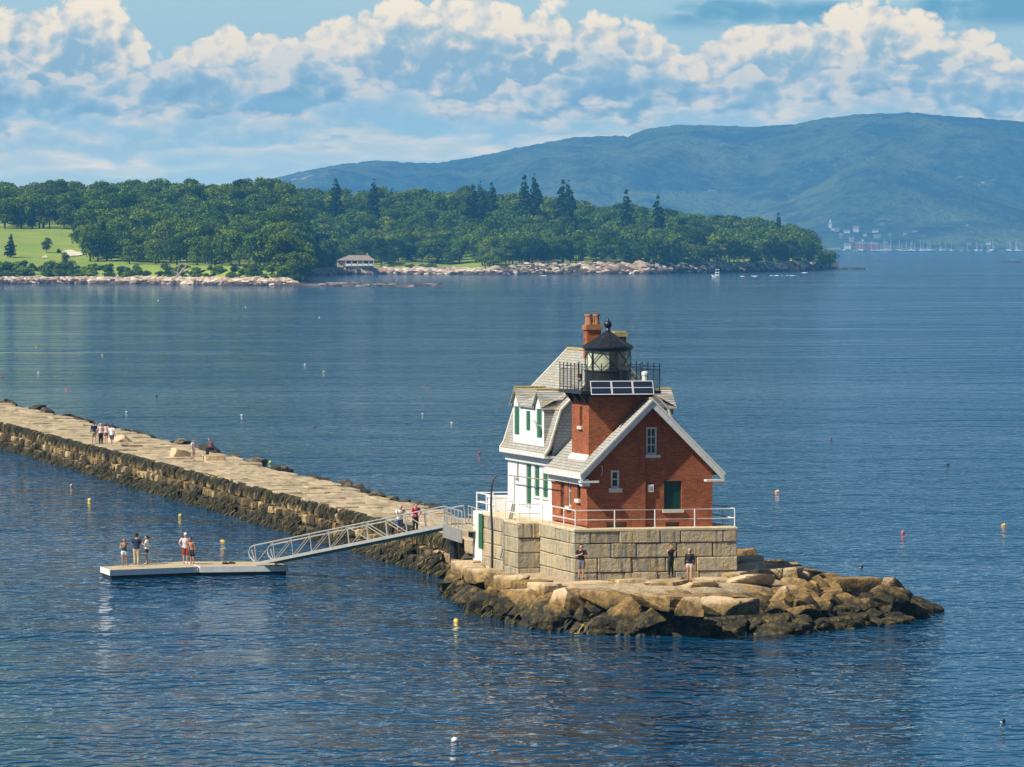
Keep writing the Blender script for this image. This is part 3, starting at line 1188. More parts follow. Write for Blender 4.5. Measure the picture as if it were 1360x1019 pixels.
bwr = random.Random(5)
bw = thing('breakwater', 'long granite breakwater running away behind the gangway with a pale stone walkway on top', 'breakwater', (BWE.x, BWE.y, 0))
core = MB()
tt = [-12 + 12 * i for i in range(int((BWL + 12) / 12) + 1)]
for a, b in zip(tt, tt[1:]):
    wa, wb = bw_width(a), bw_width(b)
    P = [(BW(a, 0.35, 1.75), BW(a, wa, 1.75), BW(b, wb, 1.75), BW(b, 0.35, 1.75)), (BW(a, 0.35, 1.75), BW(b, 0.35, 1.75), BW(b, -1.45, -1.0), BW(a, -1.45, -1.0)),
         (BW(a, wa, 1.75), BW(a, wa + 2.4, -1.0), BW(b, wb + 2.4, -1.0), BW(b, wb, 1.75))]
    for q in P:
        core.quad(*q)
core.quad(BW(-12, 0.35, 1.75), BW(-12, -1.45, -1), BW(-12, 8, -1), BW(-12, 5.6, 1.75))
part('core_fill', core, M['paving_dark'], bw)
pav = MB()
t = -12.0
row_t = [-12.0] * 4
for k in range(4):
    t = -12.0 + bwr.uniform(0, 2)
    while t < BWL:
        ln = bwr.uniform(1.4, 4.2)
        zt = 2.2 + bwr.uniform(-0.07, 0.07)
        w0, w1 = k / 4.0, (k + 1) / 4.0
        ww = bw_width(t)
        b0 = MB()
        b0.cbox(t + 0.04, t + ln - 0.04, w0 * ww + 0.03 + (bwr.uniform(-0.15, 0.2) if k == 0 else 0), w1 * ww - 0.03 + (bwr.uniform(-0.6, 0.3) if k == 3 else 0), 1.5, zt, 0.05, jit=0.035)
        b0.map(lambda p: BW(p.x, p.y, p.z))
        pav.add(b0.v, b0.f)
        t += ln
part('paving_slabs', pav, M['slab'], bw)
side = MB()
for k in range(5):
    t = -3.0
    while t < BWL:
        ln = bwr.uniform(0.45, 1.2)
        z0 = 1.75 - 0.55 * k
        hh = bwr.uniform(0.42, 0.56)
        out = -0.05 - 0.33 * k - bwr.uniform(0, 0.28)
        b0 = MB()
        b0.cbox(t + 0.05, t + ln - 0.05, out, out + 0.9, z0 - hh, z0 + bwr.uniform(-0.05, 0.08), 0.07, jit=0.07)
        b0.map(lambda p: BW(p.x, p.y, p.z))
        side.add(b0.v, b0.f)
        t += ln
part('side_stones', side, M['wallstone'], bw)
wd = MB()
for i in range(15000):
    t = -3.0 + (bwr.random() ** 1.25) * 330
    r_ = bwr.random()
    z0 = 2.16 if r_ < 0.55 else bwr.uniform(0.15, 1.4)
    patch = noise.noise(Vector((t * 0.16, z0 * 0.8, 3.0)))
    if r_ < 0.55 and noise.noise(Vector((t * 1.1, 1.0, 8.0))) < -0.22:
        continue
    if r_ >= 0.55 and patch < 0.10 and z0 > 0.45:
        continue
    L = bwr.uniform(0.3, 0.85) if r_ < 0.55 else bwr.uniform(0.25, 0.6)
    out = -0.12 - (2.0 - z0) * 0.62 - bwr.uniform(0.0, 0.2)
    hw = bwr.uniform(0.05, 0.13)
    sl = bwr.uniform(-0.1, 0.1)
    a0, a1 = BW(t - hw, out + 0.22, z0 + 0.03), BW(t + hw, out + 0.22, z0 + 0.03)
    b0, b1 = BW(t - hw, out - 0.1, z0 - L * 0.35), BW(t + hw, out - 0.1, z0 - L * 0.35)
    c0 = BW(t + sl, out - 0.32 * L - 0.05, z0 - L)
    wd.add([a0, a1, b1, b0, c0], [(0, 1, 2, 3), (3, 2, 4)])
wo_ = part('hanging_rockweed', wd, M['weed'], bw, label='dark fringe of rockweed hanging down the near side of the breakwater')
wo_['kind'] = 'stuff'
# dark boulders along the seaward edge
GB = 'boulders along the seaward edge of the breakwater'
for i in range(120):
    t = 12 + i * 2.6 + bwr.uniform(-1.2, 1.2)
    if bwr.random() < 0.12:
        continue
    big = bwr.random() < 0.3
    s = (bwr.uniform(1.2, 1.8) if big else bwr.uniform(0.7, 1.3)) * (0.75 if t < 40 else 1.0)
    p = BW(t, bw_width(t) + bwr.uniform(0.1, 1.1), 0)
    rock(bwr.choice(DARKR), 'edge_boulder', (p.x, p.y, 1.6 + bwr.uniform(-0.3, 0.35)), (s * 1.4, s, s * 0.7),
         (bwr.uniform(-0.4, 0.4), bwr.uniform(-0.4, 0.4), bwr.uniform(0, 6)), 'rough boulder lying along the far edge of the breakwater walkway', 'boulder', GB)

# ------------------------------------------------------------------ granite pier under the buildings
ZT = LZ(703, 0, 0)              # top of the pier
pier = thing('granite_pier', 'square pier of large grey granite blocks carrying the lighthouse', 'stone pier', (0, 0, 2.0), 'B')
pb = MB()
pr = random.Random(3)


def course_wall(mb, a, b, inward, z0, z1, nc, jig=0.03):
    """blocks from a to b (u,v), thickness along inward"""
    a, b, inw = Vector(a), Vector(b), Vector(inward)
    L = (b - a).length
    dr = (b - a) / L
    for c in range(nc):
        za, zb = z0 + (z1 - z0) * c / nc, z0 + (z1 - z0) * (c + 1) / nc
        s = 0.0
        first = True
        while s < L - 0.01:
            ln = pr.uniform(0.9, 2.3)
            if first and c % 2:
                ln *= 0.6
            first = False
            if L - (s + ln) < 0.6:
                ln = L - s
            o = pr.uniform(-0.025, 0.03)
            bb = MB()
            bb.cbox(s + 0.016, s + ln - 0.016, o, 0.55, za + 0.014, zb - 0.014, 0.04, jit=0.014)
            bb.map(lambda p: Vector((a.x + dr.x * p.x + inw.x * p.y, a.y + dr.y * p.x + inw.y * p.y, p.z)))
            mb.add(bb.v, bb.f)
            s += ln


PU = LU(980, 0.0)
VA = LV(716.5, 0)               # where the side steps out
UB = LU(687, VA)
VB = LV(667.5, UB)
UC = UB + 0.55
VC1 = LV(641.5, UC)
VC2 = LV(630.0, UC)
course_wall(pb, (0, 0), (PU, 0), (0, 1), 1.6, ZT - 0.02, 4)
course_wall(pb, (0, 0.4), (0, VA), (1, 0), 1.6, ZT - 0.025, 4)
course_wall(pb, (UB, VA), (0.3, VA), (0, 1), 1.4, ZT - 0.05, 4)
course_wall(pb, (UB, VA + 0.4), (UB, VB), (1, 0), 1.4, ZT - 0.055, 4)
course_wall(pb, (UC, VB), (UC, VC1), (1, 0), 1.5, ZT - 0.06, 4)
course_wall(pb, (PU, 0.4), (PU, VC2), (-1, 0), 1.6, ZT - 0.03, 4)
course_wall(pb, (UC, VC2), (PU, VC2), (0, -1), 1.6, ZT - 0.03, 4)
part('block_walls', pb, M['granite'], pier)
pf = MB()
pf.box(0.42, PU - 0.42, 0.42, VC2 - 0.42, 1.4, ZT - 0.16)
pf.box(UC + 0.44, 0.40, VA + 0.45, VC2 - 0.44, 1.4, ZT - 0.17)
pf.box(UB + 0.44, UC + 0.42, VA + 0.46, VB - 0.05, 1.4, ZT - 0.18)
part('fill', pf, M['paving_dark'], pier)
pt = MB()
for (a, b, c, d_) in ((-0.02, PU + 0.02, -0.02, 7.0), (-0.02, PU + 0.02, 7.02, VC2), (UC - 0.02, -0.03, VA + 0.02, VC2 - 0.01), (UB - 0.02, UC - 0.04, VA + 0.03, VB)):
    pt.cbox(a, b, c, d_, ZT - 0.15, ZT, 0.03)
part('top_paving', pt, paint('pier_top', (0.56, 0.46, 0.29), 0.9, 0.15, 1.5, dirt=((0.36, 0.27, 0.13), 0.6)), pier)
en = MB()
en.box(UC - 0.06, UC + 0.5, VC1 + 0.02, VC2 + 0.05, 1.7, ZT + 0.03)
ent = part('white_end_wall', en, M['white'], pier)
dg = MB()
v0, v1 = LV(641.5, UC - 0.06), LV(636.3, UC - 0.06)
dg.box(UC - 0.10, UC - 0.062, v0 + 0.1, v1, LZ(729, UC, v0), LZ(683, UC, v0))
part('door', dg, M['green'], pier, ent, label='green door in the white end wall')


# ------------------------------------------------------------------ walls with real openings
def clip(poly, ax, val, keep_less):
    out = []
    for i in range(len(poly)):
        p, q = poly[i], poly[(i + 1) % len(poly)]
        ip = (p[ax] <= val) if keep_less else (p[ax] >= val)
        iq = (q[ax] <= val) if keep_less else (q[ax] >= val)
        if ip:
            out.append(p)
        if ip != iq:
            t_ = (val - p[ax]) / (q[ax] - p[ax])
            out.append((p[0] + (q[0] - p[0]) * t_, p[1] + (q[1] - p[1]) * t_))
    return out


def wall(mb, poly, holes, to3, depth):
    """planar wall with rectangular holes (a0,a1,b0,b1) and reveals running back by depth"""
    xs = sorted({min(p[0] for p in poly), max(p[0] for p in poly)} | {h[0] for h in holes} | {h[1] for h in holes})
    ys = sorted({min(p[1] for p in poly), max(p[1] for p in poly)} | {h[2] for h in holes} | {h[3] for h in holes})
    for x0, x1 in zip(xs, xs[1:]):
        for y0, y1 in zip(ys, ys[1:]):
            cx, cy = (x0 + x1) / 2, (y0 + y1) / 2
            if any(h[0] < cx < h[1] and h[2] < cy < h[3] for h in holes):
                continue
            q = clip(clip(clip(clip(poly, 0, x0, False), 0, x1, True), 1, y0, False), 1, y1, True)
            if len(q) >= 3:
                mb.quad(*[to3(p[0], p[1], 0) for p in q])
    for a0, a1, b0, b1 in holes:
        for (p, q) in (((a0, b0), (a1, b0)), ((a1, b0), (a1, b1)), ((a1, b1), (a0, b1)), ((a0, b1), (a0, b0))):
            mb.quad(to3(p[0], p[1], 0), to3(q[0], q[1], 0), to3(q[0], q[1], depth), to3(p[0], p[1], depth))


def window(th, parent, to3, hole, depth, frame=0.09, bars=(1, 1), fm='white', pm='pane', name='window'):
    a0, a1, b0, b1 = hole
    fr = MB()

    def bar(x0, x1, y0, y1, d0, d1):
        vs = [to3(x, y, dd) for dd in (d0, d1) for (x, y) in ((x0, y0), (x1, y0), (x1, y1), (x0, y1))]
        fr.add(vs, [(0, 1, 2, 3), (7, 6, 5, 4), (0, 4, 5, 1), (1, 5, 6, 2), (2, 6, 7, 3), (3, 7, 4, 0)])
    d0, d1 = depth - 0.07, depth + 0.01
    bar(a0, a0 + frame, b0, b1, d0, d1)
    bar(a1 - frame, a1, b0, b1, d0, d1)
    bar(a0 + frame, a1 - frame, b1 - frame, b1, d0, d1)
    bar(a0 + frame, a1 - frame, b0, b0 + frame, d0, d1)
    for i in range(1, bars[0]):
        x = a0 + frame + (a1 - a0 - 2 * frame) * i / bars[0]
        bar(x - 0.022, x + 0.022, b0 + frame, b1 - frame, d0 + 0.015, d1)
    for i in range(1, bars[1]):
        y = b0 + frame + (b1 - b0 - 2 * frame) * i / bars[1]
        bar(a0 + frame, a1 - frame, y - 0.022, y + 0.022, d0 + 0.018, d1)
    f_ = part(name, fr, M[fm], th, parent)
    pn = MB()
    pn.quad(to3(a0, b0, depth - 0.015), to3(a1, b0, depth - 0.015), to3(a1, b1, depth - 0.015), to3(a0, b1, depth - 0.015))
    part('pane', pn, M[pm], th, f_)
    return f_


def sill(th, parent, to3, a0, a1, b0, b1, out=0.10):
    s_ = MB()
    vs = [to3(x, y, dd) for dd in (-out, 0.12) for (x, y) in ((a0, b0), (a1, b0), (a1, b1), (a0, b1))]
    s_.add(vs, [(0, 1, 2, 3), (7, 6, 5, 4), (0, 4, 5, 1), (1, 5, 6, 2), (2, 6, 7, 3), (3, 7, 4, 0)])
    return part('sill', s_, M['sill'], th, parent)


# ------------------------------------------------------------------ brick lighthouse
lh = thing('lighthouse', 'red brick lighthouse with a square tower, black lantern and white trimmed front gable', 'lighthouse', (4.23, 4.5, ZT), 'B')
BL, BR = LU(780, 0.9), LU(947.6, 0.9)
BM = (BL + BR) / 2
VF, VBK = 0.9, LV(733, BL)
SEAM = LU(857.5, VF)
VF2 = VF + 0.16
OV = 0.5                                    # front edge of the roof
zE = LZ(629, BL - 0.4, OV)
zR = LZ(530.5, BM, OV)
eu = 0.42                                   # side overhang
slope = (zR - zE) / (BM - BL + eu)
rt = 0.16 * math.sqrt(1 + slope * slope)    # vertical thickness of the roof
roof_z = lambda u: zR - slope * abs(u - BM)
wz = lambda u: roof_z(u) - rt - 0.012
frontA = lambda a, b, dd: (a, VF + dd, b)
frontB = lambda a, b, dd: (a, VF2 + dd, b)
leftB = lambda a, b, dd: (BL + dd, a, b)
uwin = (LU(857, VF2) + 0.06, LU(873, VF2), LZ(604, 4.2, VF2), LZ(567.5, 4.2, VF2))
swin = (LU(811.5, VF), LU(823, VF), LZ(648.5, 2, VF), LZ(625, 2, VF))
gdoor = (LU(882, VF2), LU(905.5, VF2), LZ(677, 5, VF2), LZ(639, 5, VF2))
arch1 = (LU(806, VF), LU(833, VF), ZT - 0.01, LZ(693.5, 2, VF))
arch2 = (LU(884.5, VF2), LU(902.5, VF2), ZT - 0.01, LZ(693.5, 5, VF2))
bw_ = MB()
wall(bw_, [(BL, ZT - 0.05), (SEAM, ZT - 0.05), (SEAM, wz(SEAM)), (BL, wz(BL))], [swin, arch1], frontA, 0.22)
wall(bw_, [(SEAM, ZT - 0.05), (BR, ZT - 0.05), (BR, wz(BR)), (BM, wz(BM)), (SEAM, wz(SEAM))], [uwin, gdoor, arch2], frontB, 0.22)
bw_.quad((SEAM, VF, ZT - 0.05), (SEAM, VF2, ZT - 0.05), (SEAM, VF2, wz(SEAM)), (SEAM, VF, wz(SEAM)))
# left side openings
ld1 = (LV(749.5, BL), LV(744.5, BL), LZ(686, BL, 5), LZ(634, BL, 5))
ld2 = (LV(758.5, BL), LV(754.0, BL), LZ(673, BL, 4), LZ(633, BL, 4))
ld3 = (LV(771.2, BL), LV(766.7, BL), LZ(663, BL, 2.5), LZ(637.5, BL, 2.5))
wall(bw_, [(VF, ZT - 0.05), (VBK, ZT - 0.05), (VBK, wz(BL)), (VF, wz(BL))], [ld1, ld2, ld3], leftB, 0.22)
bw_.quad((BR, VF2, ZT - 0.05), (BR, VBK, ZT - 0.05), (BR, VBK, wz(BR)), (BR, VF2, wz(BR)))
# dark inside behind the basement arches
bwall = part('brick_walls', bw_, M['brick'], lh)
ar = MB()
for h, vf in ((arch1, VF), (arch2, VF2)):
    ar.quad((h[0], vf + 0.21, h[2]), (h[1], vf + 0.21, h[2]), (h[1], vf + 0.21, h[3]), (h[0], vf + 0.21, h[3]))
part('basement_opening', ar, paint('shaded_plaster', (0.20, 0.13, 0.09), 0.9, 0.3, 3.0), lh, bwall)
window(lh, bwall, frontB, uwin, 0.16, 0.09, (2, 3))
window(lh, bwall, frontA, swin, 0.14, 0.10, (1, 2))
sill(lh, bwall, frontB, uwin[0] - 0.12, uwin[1] + 0.16, uwin[2] - 0.16, uwin[2] - 0.005)
sill(lh, bwall, frontA, swin[0] - 0.12, swin[1] + 0.12, swin[2] - 0.22, swin[2] - 0.005)
sill(lh, bwall, frontB, gdoor[0] - 0.08, gdoor[1] + 0.1, gdoor[2] - 0.16, gdoor[2] - 0.005)
gd = MB()
for i in range(6):
    a0 = gdoor[0] + (gdoor[1] - gdoor[0]) * i / 6
    a1 = gdoor[0] + (gdoor[1] - gdoor[0]) * (i + 1) / 6 - 0.012
    gd.box(a0, a1, VF2 + 0.14, VF2 + 0.2, gdoor[2], gdoor[3])
part('green_hatch', gd, M['dkgreen'], lh, bwall)
vb = MB()
va = (LU(860, VF2), LU(868, VF2), LZ(653.7, 4, VF2), LZ(643.7, 4, VF2))
vb.cbox(va[0], va[1], VF2 - 0.10, VF2 + 0.01, va[2], va[3], 0.02)
vbo = part('vent_box', vb, M['white'], lh, bwall)
vg = MB()
vg.box(va[0] + 0.09, va[1] - 0.09, VF2 - 0.112, VF2 - 0.09, va[2] + 0.1, va[3] - 0.1)
part('vent_grille', vg, M['grey'], lh, bwall)
dd_ = MB()
dd_.box(BL + 0.12, BL + 0.18, ld1[0], ld1[1], ld1[2], ld1[3])
part('side_door', dd_, paint('brown_door', (0.10, 0.055, 0.03), 0.6, 0.2, 3.0), lh, bwall)
window(lh, bwall, leftB, ld2, 0.14, 0.06, (1, 2), 'sill')
sill(lh, bwall, leftB, ld2[0] - 0.1, ld2[1] + 0.1, ld2[2] - 0.18, ld2[2] - 0.005, 0.14)
window(lh, bwall, leftB, ld3, 0.14, 0.06, (1, 2), 'darkmetal')
sill(lh, bwall, leftB, ld3[0] - 0.1, ld3[1] + 0.1, ld3[2] - 0.18, ld3[2] - 0.005, 0.14)
wi = MB()     # dangling wire beside the small window
wp = [(LU(799, VF), VF - 0.05, LZ(618, 1.5, VF)), (LU(800, VF), VF - 0.06, LZ(626, 1.5, VF)), (LU(798.5, VF), VF - 0.05, LZ(632, 1.5, VF))]
wi.tube(wp, 0.018, 5)
part('loose_wire', wi, M['white'], lh, bwall)

# roof of the brick wing
ro = MB()
prof = [(BL - eu, zE), (BM, zR), (BR + eu, zE), (BR + eu, zE - rt), (BM, zR - rt), (BL - eu, zE - rt)]
ro.prism(prof, 'y', OV + 0.06, VBK - 0.02)
roof = part('roof', ro, M['shingle'], lh)
fa = MB()
fw = 0.46
for sgn in (-1, 1):
    e = BM + sgn * (BM - BL + eu + 0.03)
    ze = zE - slope * 0.03
    p = [(BM, zR + 0.03), (e, ze + 0.03), (e, ze + 0.03 - fw), (BM, zR + 0.03 - fw)]
    fa.prism(p, 'y', OV - 0.05, OV + 0.055)
    p2 = [(BM, zR + 0.05), (e + sgn * 0.05, ze + 0.0), (e + sgn * 0.05, ze - 0.12), (BM, zR - 0.07)]
    fa.prism(p2, 'y', OV - 0.11, OV - 0.052)
    # cornice return
    x0, x1 = sorted((e + sgn * 0.02, e - sgn * 0.95))
    fa.box(x0, x1, OV - 0.075, VF - 0.01, ze - fw + 0.01, ze - fw + 0.11)
    x0, x1 = sorted((e - sgn * 0.04, e - sgn * 0.48))
    fa.box(x0, x1, OV - 0.03, VF - 0.012, ze - fw - 0.16, ze - fw + 0.008)
part('rake_boards', fa, M['trim'], lh, roof)
so = MB()
so.box(BL - eu - 0.05, BL - eu + 0.06, OV + 0.06, VBK, zE - 0.30, zE + 0.02)
so.box(BL - 0.20, BL - 0.005, OV + 0.06, VBK, zE - 0.62, zE - 0.30)
part('eave_board', so, M['trim'], lh, roof)
dv = MB()
dv.tube([(BM, OV, zR + 0.035), (BM, VBK - 0.1, zR + 0.035)], 0.06, 6)
part('ridge_cap', dv, M['lichen'], lh, roof)

# tower
TL, TR = 1.30, 4.62
TV0, TV1 = 1.95, 5.35
zD = LZ(523.5, 1.5, 1.5)
twl = lambda a, b, dd: (TL + dd, a, b)
tw = MB()
twin = (LV(773.4, TL), LV(769.9, TL), LZ(566, TL, 3.5), LZ(540, TL, 3.5))
wall(tw, [(TV0, roof_z(TL) - 0.9), (TV1, roof_z(TL) - 0.9), (TV1, zD), (TV0, zD)], [twin], twl, 0.25)
tw.quad((TL, TV0, roof_z(TL) - 0.9), (TR, TV0, roof_z(TL) - 0.9), (TR, TV0, zD), (TL, TV0, zD))
tw.quad((TR, TV0, roof_z(TL) - 0.9), (TR, TV1, roof_z(TL) - 0.9), (TR, TV1, zD), (TR, TV0, zD))
tw.quad((TR, TV1, roof_z(TL) - 0.9), (TL, TV1, roof_z(TL) - 0.9), (TL, TV1, zD), (TR, TV1, zD))
tower = part('tower', tw, M['brick'], lh)
window(lh, tower, twl, twin, 0.2, 0.05, (1, 1), 'darkmetal')
sill(lh, tower, twl, twin[0] - 0.1, twin[1] + 0.12, twin[2] - 0.16, twin[2] - 0.005, 0.12)
fl = MB()
zt0 = roof_z(TL) - 0.02
fl.prism([(TL - 0.004, zt0 + 0.12), (TL - 0.03, zt0 + 0.10), (TL - 0.2, zt0 - slope * 0.2 + 0.04), (TL - 0.19, zt0 - slope * 0.19 - 0.05), (TL - 0.004, zt0 - 0.02)], 'y', TV0 - 0.05, TV1 + 0.1)
part('flashing', fl, M['sill'], lh, tower)
co = MB()
co.box(TL - 0.08, TR + 0.08, TV0 - 0.08, TV1 + 0.08, zD - 0.16, zD - 0.02)
for v_ in (TV0 + 0.2, (TV0 + TV1) / 2, TV1 - 0.2):
    co.prism([(TL - 0.002, zD - 0.55), (TL - 0.45, zD - 0.01), (TL - 0.002, zD - 0.01)], 'y', v_ - 0.05, v_ + 0.05)
part('corbel', co, M['black'], lh, tower)
DU0, DU1, DV0, DV1 = 0.74, 4.95, 1.35, 5.95
de = MB()
de.box(DU0, DU1, DV0, DV1, zD, zD + 0.16)
gal = part('gallery', de, M['black'], lh)
ra = MB()
zr0 = zD + 0.16
hR = 1.22


def rail_run(mb, a, b, n_posts, balus):
    a, b = Vector(a), Vector(b)
    for i in range(n_posts + 1):
        p = a + (b - a) * (i / n_posts)
        mb.tube([(p.x, p.y, zr0 - 0.02), (p.x, p.y, zr0 + hR + 0.12)], 0.024, 6)
        mb.ball((p.x, p.y, zr0 + hR + 0.14), 0.04, 6, 4)
    for zz, rad in ((hR, 0.015), (hR * 0.87, 0.012), (0.12, 0.012)):
        mb.tube([(a.x, a.y, zr0 + zz), (b.x, b.y, zr0 + zz)], rad, 6)
    for i in range(1, balus):
        p = a + (b - a) * (i / balus)
        mb.tube([(p.x, p.y, zr0 + 0.12), (p.x, p.y, zr0 + hR * 0.87)], 0.006, 4, False)


i_ = 0.06
rail_run(ra, (DU0 + i_, DV0 + i_), (DU0 + i_, DV1 - i_), 6, 34)
rail_run(ra, (DU1 - i_, DV0 + i_), (DU1 - i_, DV1 - i_), 4, 34)
rail_run(ra, (DU0 + i_, DV0 + i_), (DU1 - i_, DV0 + i_), 4, 32)
rail_run(ra, (DU0 + i_, DV1 - i_), (DU1 - i_, DV1 - i_), 4, 32)
part('railing', ra, M['black'], lh, gal)
px0, px1 = LU(783.5, DV0 - 0.1), LU(867.5, DV0 - 0.1)
zp0, zp1 = LZ(524.0, 3, DV0 - 0.2), LZ(505.8, 3, DV0 - 0.05)
for i in range(3):
    a0 = px0 + (px1 - px0) * i / 3 + 0.01
    a1 = px0 + (px1 - px0) * (i + 1) / 3 - 0.01
    tl = lambda p: Vector((p.x, DV0 - 0.34 + (p.z - zp0) / (zp1 - zp0) * 0.26 + p.y, p.z))
    g = MB()
    g.box(a0, a1, 0.0, 0.035, zp0, zp1)
    g.map(tl)
    so_ = part('solar_panel', g, M['panel'], lh, gal)
    g = MB()
    e = 0.035
    for q in ((a0, a0 + e, zp0, zp1), (a1 - e, a1, zp0, zp1), (a0 + e, a1 - e, zp0, zp0 + e), (a0 + e, a1 - e, zp1 - e, zp1), (a0 + e, a1 - e, (zp0 + zp1) / 2 - 0.015, (zp0 + zp1) / 2 + 0.015)):
        g.box(q[0], q[1], -0.012, 0.04, q[2], q[3])
    g.map(tl)
    part('panel_frame', g, M['white'], lh, gal)
fg = MB()
fu = LU(857, 2.0)
zf = LZ(493, fu, 2.0)
fg.lathe([(0.001, zf), (0.15, zf - 0.02), (0.19, zf - 0.09), (0.19, zf - 0.22), (0.165, zf - 0.25), (0.165, zf - 0.55), (0.19, zf - 0.58), (0.19, zr0)], (fu, 2.0, 0), 14)
part('fog_signal', fg, M['white'], lh, gal)
lp = MB()
lu_, lv_ = LU(769.8, 4.2), 4.2
zl = LZ(503.6, lu_, lv_)
lp.ball((lu_, lv_, zl), 0.12, 10, 6)
lp.tube([(lu_, lv_, zr0), (lu_, lv_, zl - 0.08)], 0.03, 6)
part('beacon', lp, M['white'], lh, gal)
lp = MB()
lp.lathe([(0.11, zl + 0.07), (0.11, zl + 0.26), (0.001, zl + 0.3)], (lu_, lv_, 0), 10)
part('beacon_cap', lp, paint('dull_red', (0.18, 0.035, 0.03), 0.5), lh, gal)
# lantern room
LCV = 3.62
LCU = LU(807.5, LCV)
LR = 1.17
z_par = LZ(492.5, LCU, LCV - LR)
z_gl = LZ(467, LCU, LCV - LR)
z_eave = LZ(462.5, LCU, LCV - 1.3)
z_cone = LZ(440.5, LCU, LCV)
z_ball = LZ(431.0, LCU, LCV)
z_tip = LZ(422.0, LCU, LCV)
la = MB()
la.lathe([(LR + 0.02, zr0 - 0.01), (LR + 0.02, z_par - 0.06), (LR + 0.07, z_par - 0.05), (LR + 0.07, z_par), (0.2, z_par + 0.002)], (LCU, LCV, 0), 28)
lan = part('lantern_room', la, M['black'], lh, smooth=False)
gl = MB()
for k in range(28):
    a, b = 2 * math.pi * k / 28, 2 * math.pi * (k + 1) / 28
    gl.quad((LCU + LR * math.cos(a), LCV + LR * math.sin(a), z_par), (LCU + LR * math.cos(b), LCV + LR * math.sin(b), z_par),
            (LCU + LR * math.cos(b), LCV + LR * math.sin(b), z_gl), (LCU + LR * math.cos(a), LCV + LR * math.sin(a), z_gl))
part('glazing', gl, M['glass'], lh, lan)
la = MB()
nd = 8
for sgn in (-1, 1):
    for k in range(nd):
        pts_ = []
        for j in range(7):
            a = 2 * math.pi * (k + 0.3) / nd + sgn * (j / 6) * 2 * math.pi / nd
            pts_.append((LCU + (LR + 0.012) * math.cos(a), LCV + (LR + 0.012) * math.sin(a), z_par + (z_gl - z_par) * j / 6))
        la.tube(pts_, 0.021, 5)
part('glazing_bars', la, M['black'], lh, lan)
le = MB()
zc = (z_par + z_gl) / 2
le.lathe([(0.10, z_par - 0.05), (0.12, zc - 0.34), (0.20, zc - 0.28), (0.27, zc - 0.12), (0.30, zc), (0.27, zc + 0.12), (0.20, zc + 0.26), (0.1, zc + 0.32), (0.001, zc + 0.33)], (LCU, LCV, 0), 18)
part('lens', le, M['lens'], lh, lan, smooth=True)
cu = MB()   # pale blinds and a red-brown screen just inside the panes
def blind(d0, d1, rad, mi, z1=0.0):
    nn_ = max(2, int(abs(d1 - d0) / 8))
    for k_ in range(nn_):
        a, b = R(d0 + (d1 - d0) * k_ / nn_), R(d0 + (d1 - d0) * (k_ + 1) / nn_)
        cu.quad((LCU + rad * math.cos(a), LCV + rad * math.sin(a), z_par), (LCU + rad * math.cos(b), LCV + rad * math.sin(b), z_par),
                (LCU + rad * math.cos(b), LCV + rad * math.sin(b), z_gl - 0.02), (LCU + rad * math.cos(a), LCV + rad * math.sin(a), z_gl - 0.02), mi=mi)
blind(188, 206, LR - 0.05, 2)
blind(214, 258, LR - 0.07, 0)
blind(284, 312, LR - 0.07, 1)
blind(318, 345, LR - 0.07, 0)
blind(20, 160, LR - 0.1, 0)
part('inner_screens', cu, [paint('pale_screen', (0.50, 0.50, 0.36), 0.7, 0.1), paint('brown_screen', (0.42, 0.27, 0.19), 0.7, 0.1), paint('cream_screen', (0.80, 0.78, 0.64), 0.7, 0.1)], lh, lan)
la = MB()
RR = LR + 0.16
la.lathe([(LR - 0.05, z_gl - 0.01), (LR + 0.05, z_gl), (LR + 0.05, z_gl + 0.1), (RR, z_eave - 0.02), (RR, z_eave + 0.06), (RR * 0.93, z_eave + 0.12), (0.62, z_eave + (z_cone - z_eave) * 0.56), (0.22, z_cone - 0.05), (0.15, z_cone)],
         (LCU, LCV, 0), 28)
rf_ = part('lantern_roof', la, M['black'], lh, lan)
la = MB()
for k in range(14):
    a = 2 * math.pi * k / 14
    la.tube([(LCU + r_ * math.cos(a), LCV + r_ * math.sin(a), z_) for r_, z_ in ((RR, z_eave + 0.07), (RR * 0.93, z_eave + 0.13), (0.62, z_eave + (z_cone - z_eave) * 0.56 + 0.01), (0.22, z_cone - 0.04))], 0.014, 4)
part('roof_seams', la, M['darkmetal'], lh, lan)
la = MB()
rb = 0.205
la.lathe([(0.15, z_cone - 0.02), (0.11, z_cone + 0.05), (0.12, z_ball - 0.20)] + [(rb * math.sin(math.pi * i / 8), z_ball - rb * math.cos(math.pi * i / 8)) for i in range(1, 8)] +
         [(0.07, z_ball + rb), (0.06, z_ball + rb + 0.06), (0.012, z_tip)], (LCU, LCV, 0), 16)
part('ventilator_ball', la, M['black'], lh, lan, smooth=True)

# ------------------------------------------------------------------ keeper's house
kh = thing('keepers_house', 'white keeper house with green shutters under a weathered gambrel roof behind the brick tower', 'house', (4.23, 13.4, ZT), 'B')
HV0, HV1 = VBK, LV(674.8, BL)
HE = LZ(604, BL - 0.45, HV0)
HB, HBz = BL + 0.42, LZ(545, BL + 0.42, HV0)
HRz = LZ(463.6, BM, HV1)
he = BL - 0.42
khl = lambda a, b, dd: (BL - 0.012 + dd, a, b)
hw_ = MB()
sd = (LV(706, BL), LV(699, BL), LZ(671, BL, 12), LZ(617.5, BL, 12))
s1 = (LV(716.8, BL), LV(710, BL), LZ(659.5, BL, 11), LZ(618.8, BL, 11))
s2 = (LV(728, BL), LV(721, BL), LZ(661, BL, 9.5), LZ(620.0, BL, 9.5))
wall(hw_, [(HV0, ZT - 0.05), (HV1, ZT - 0.05), (HV1, HE), (HV0, HE)], [sd, s1, s2], khl, 0.12)
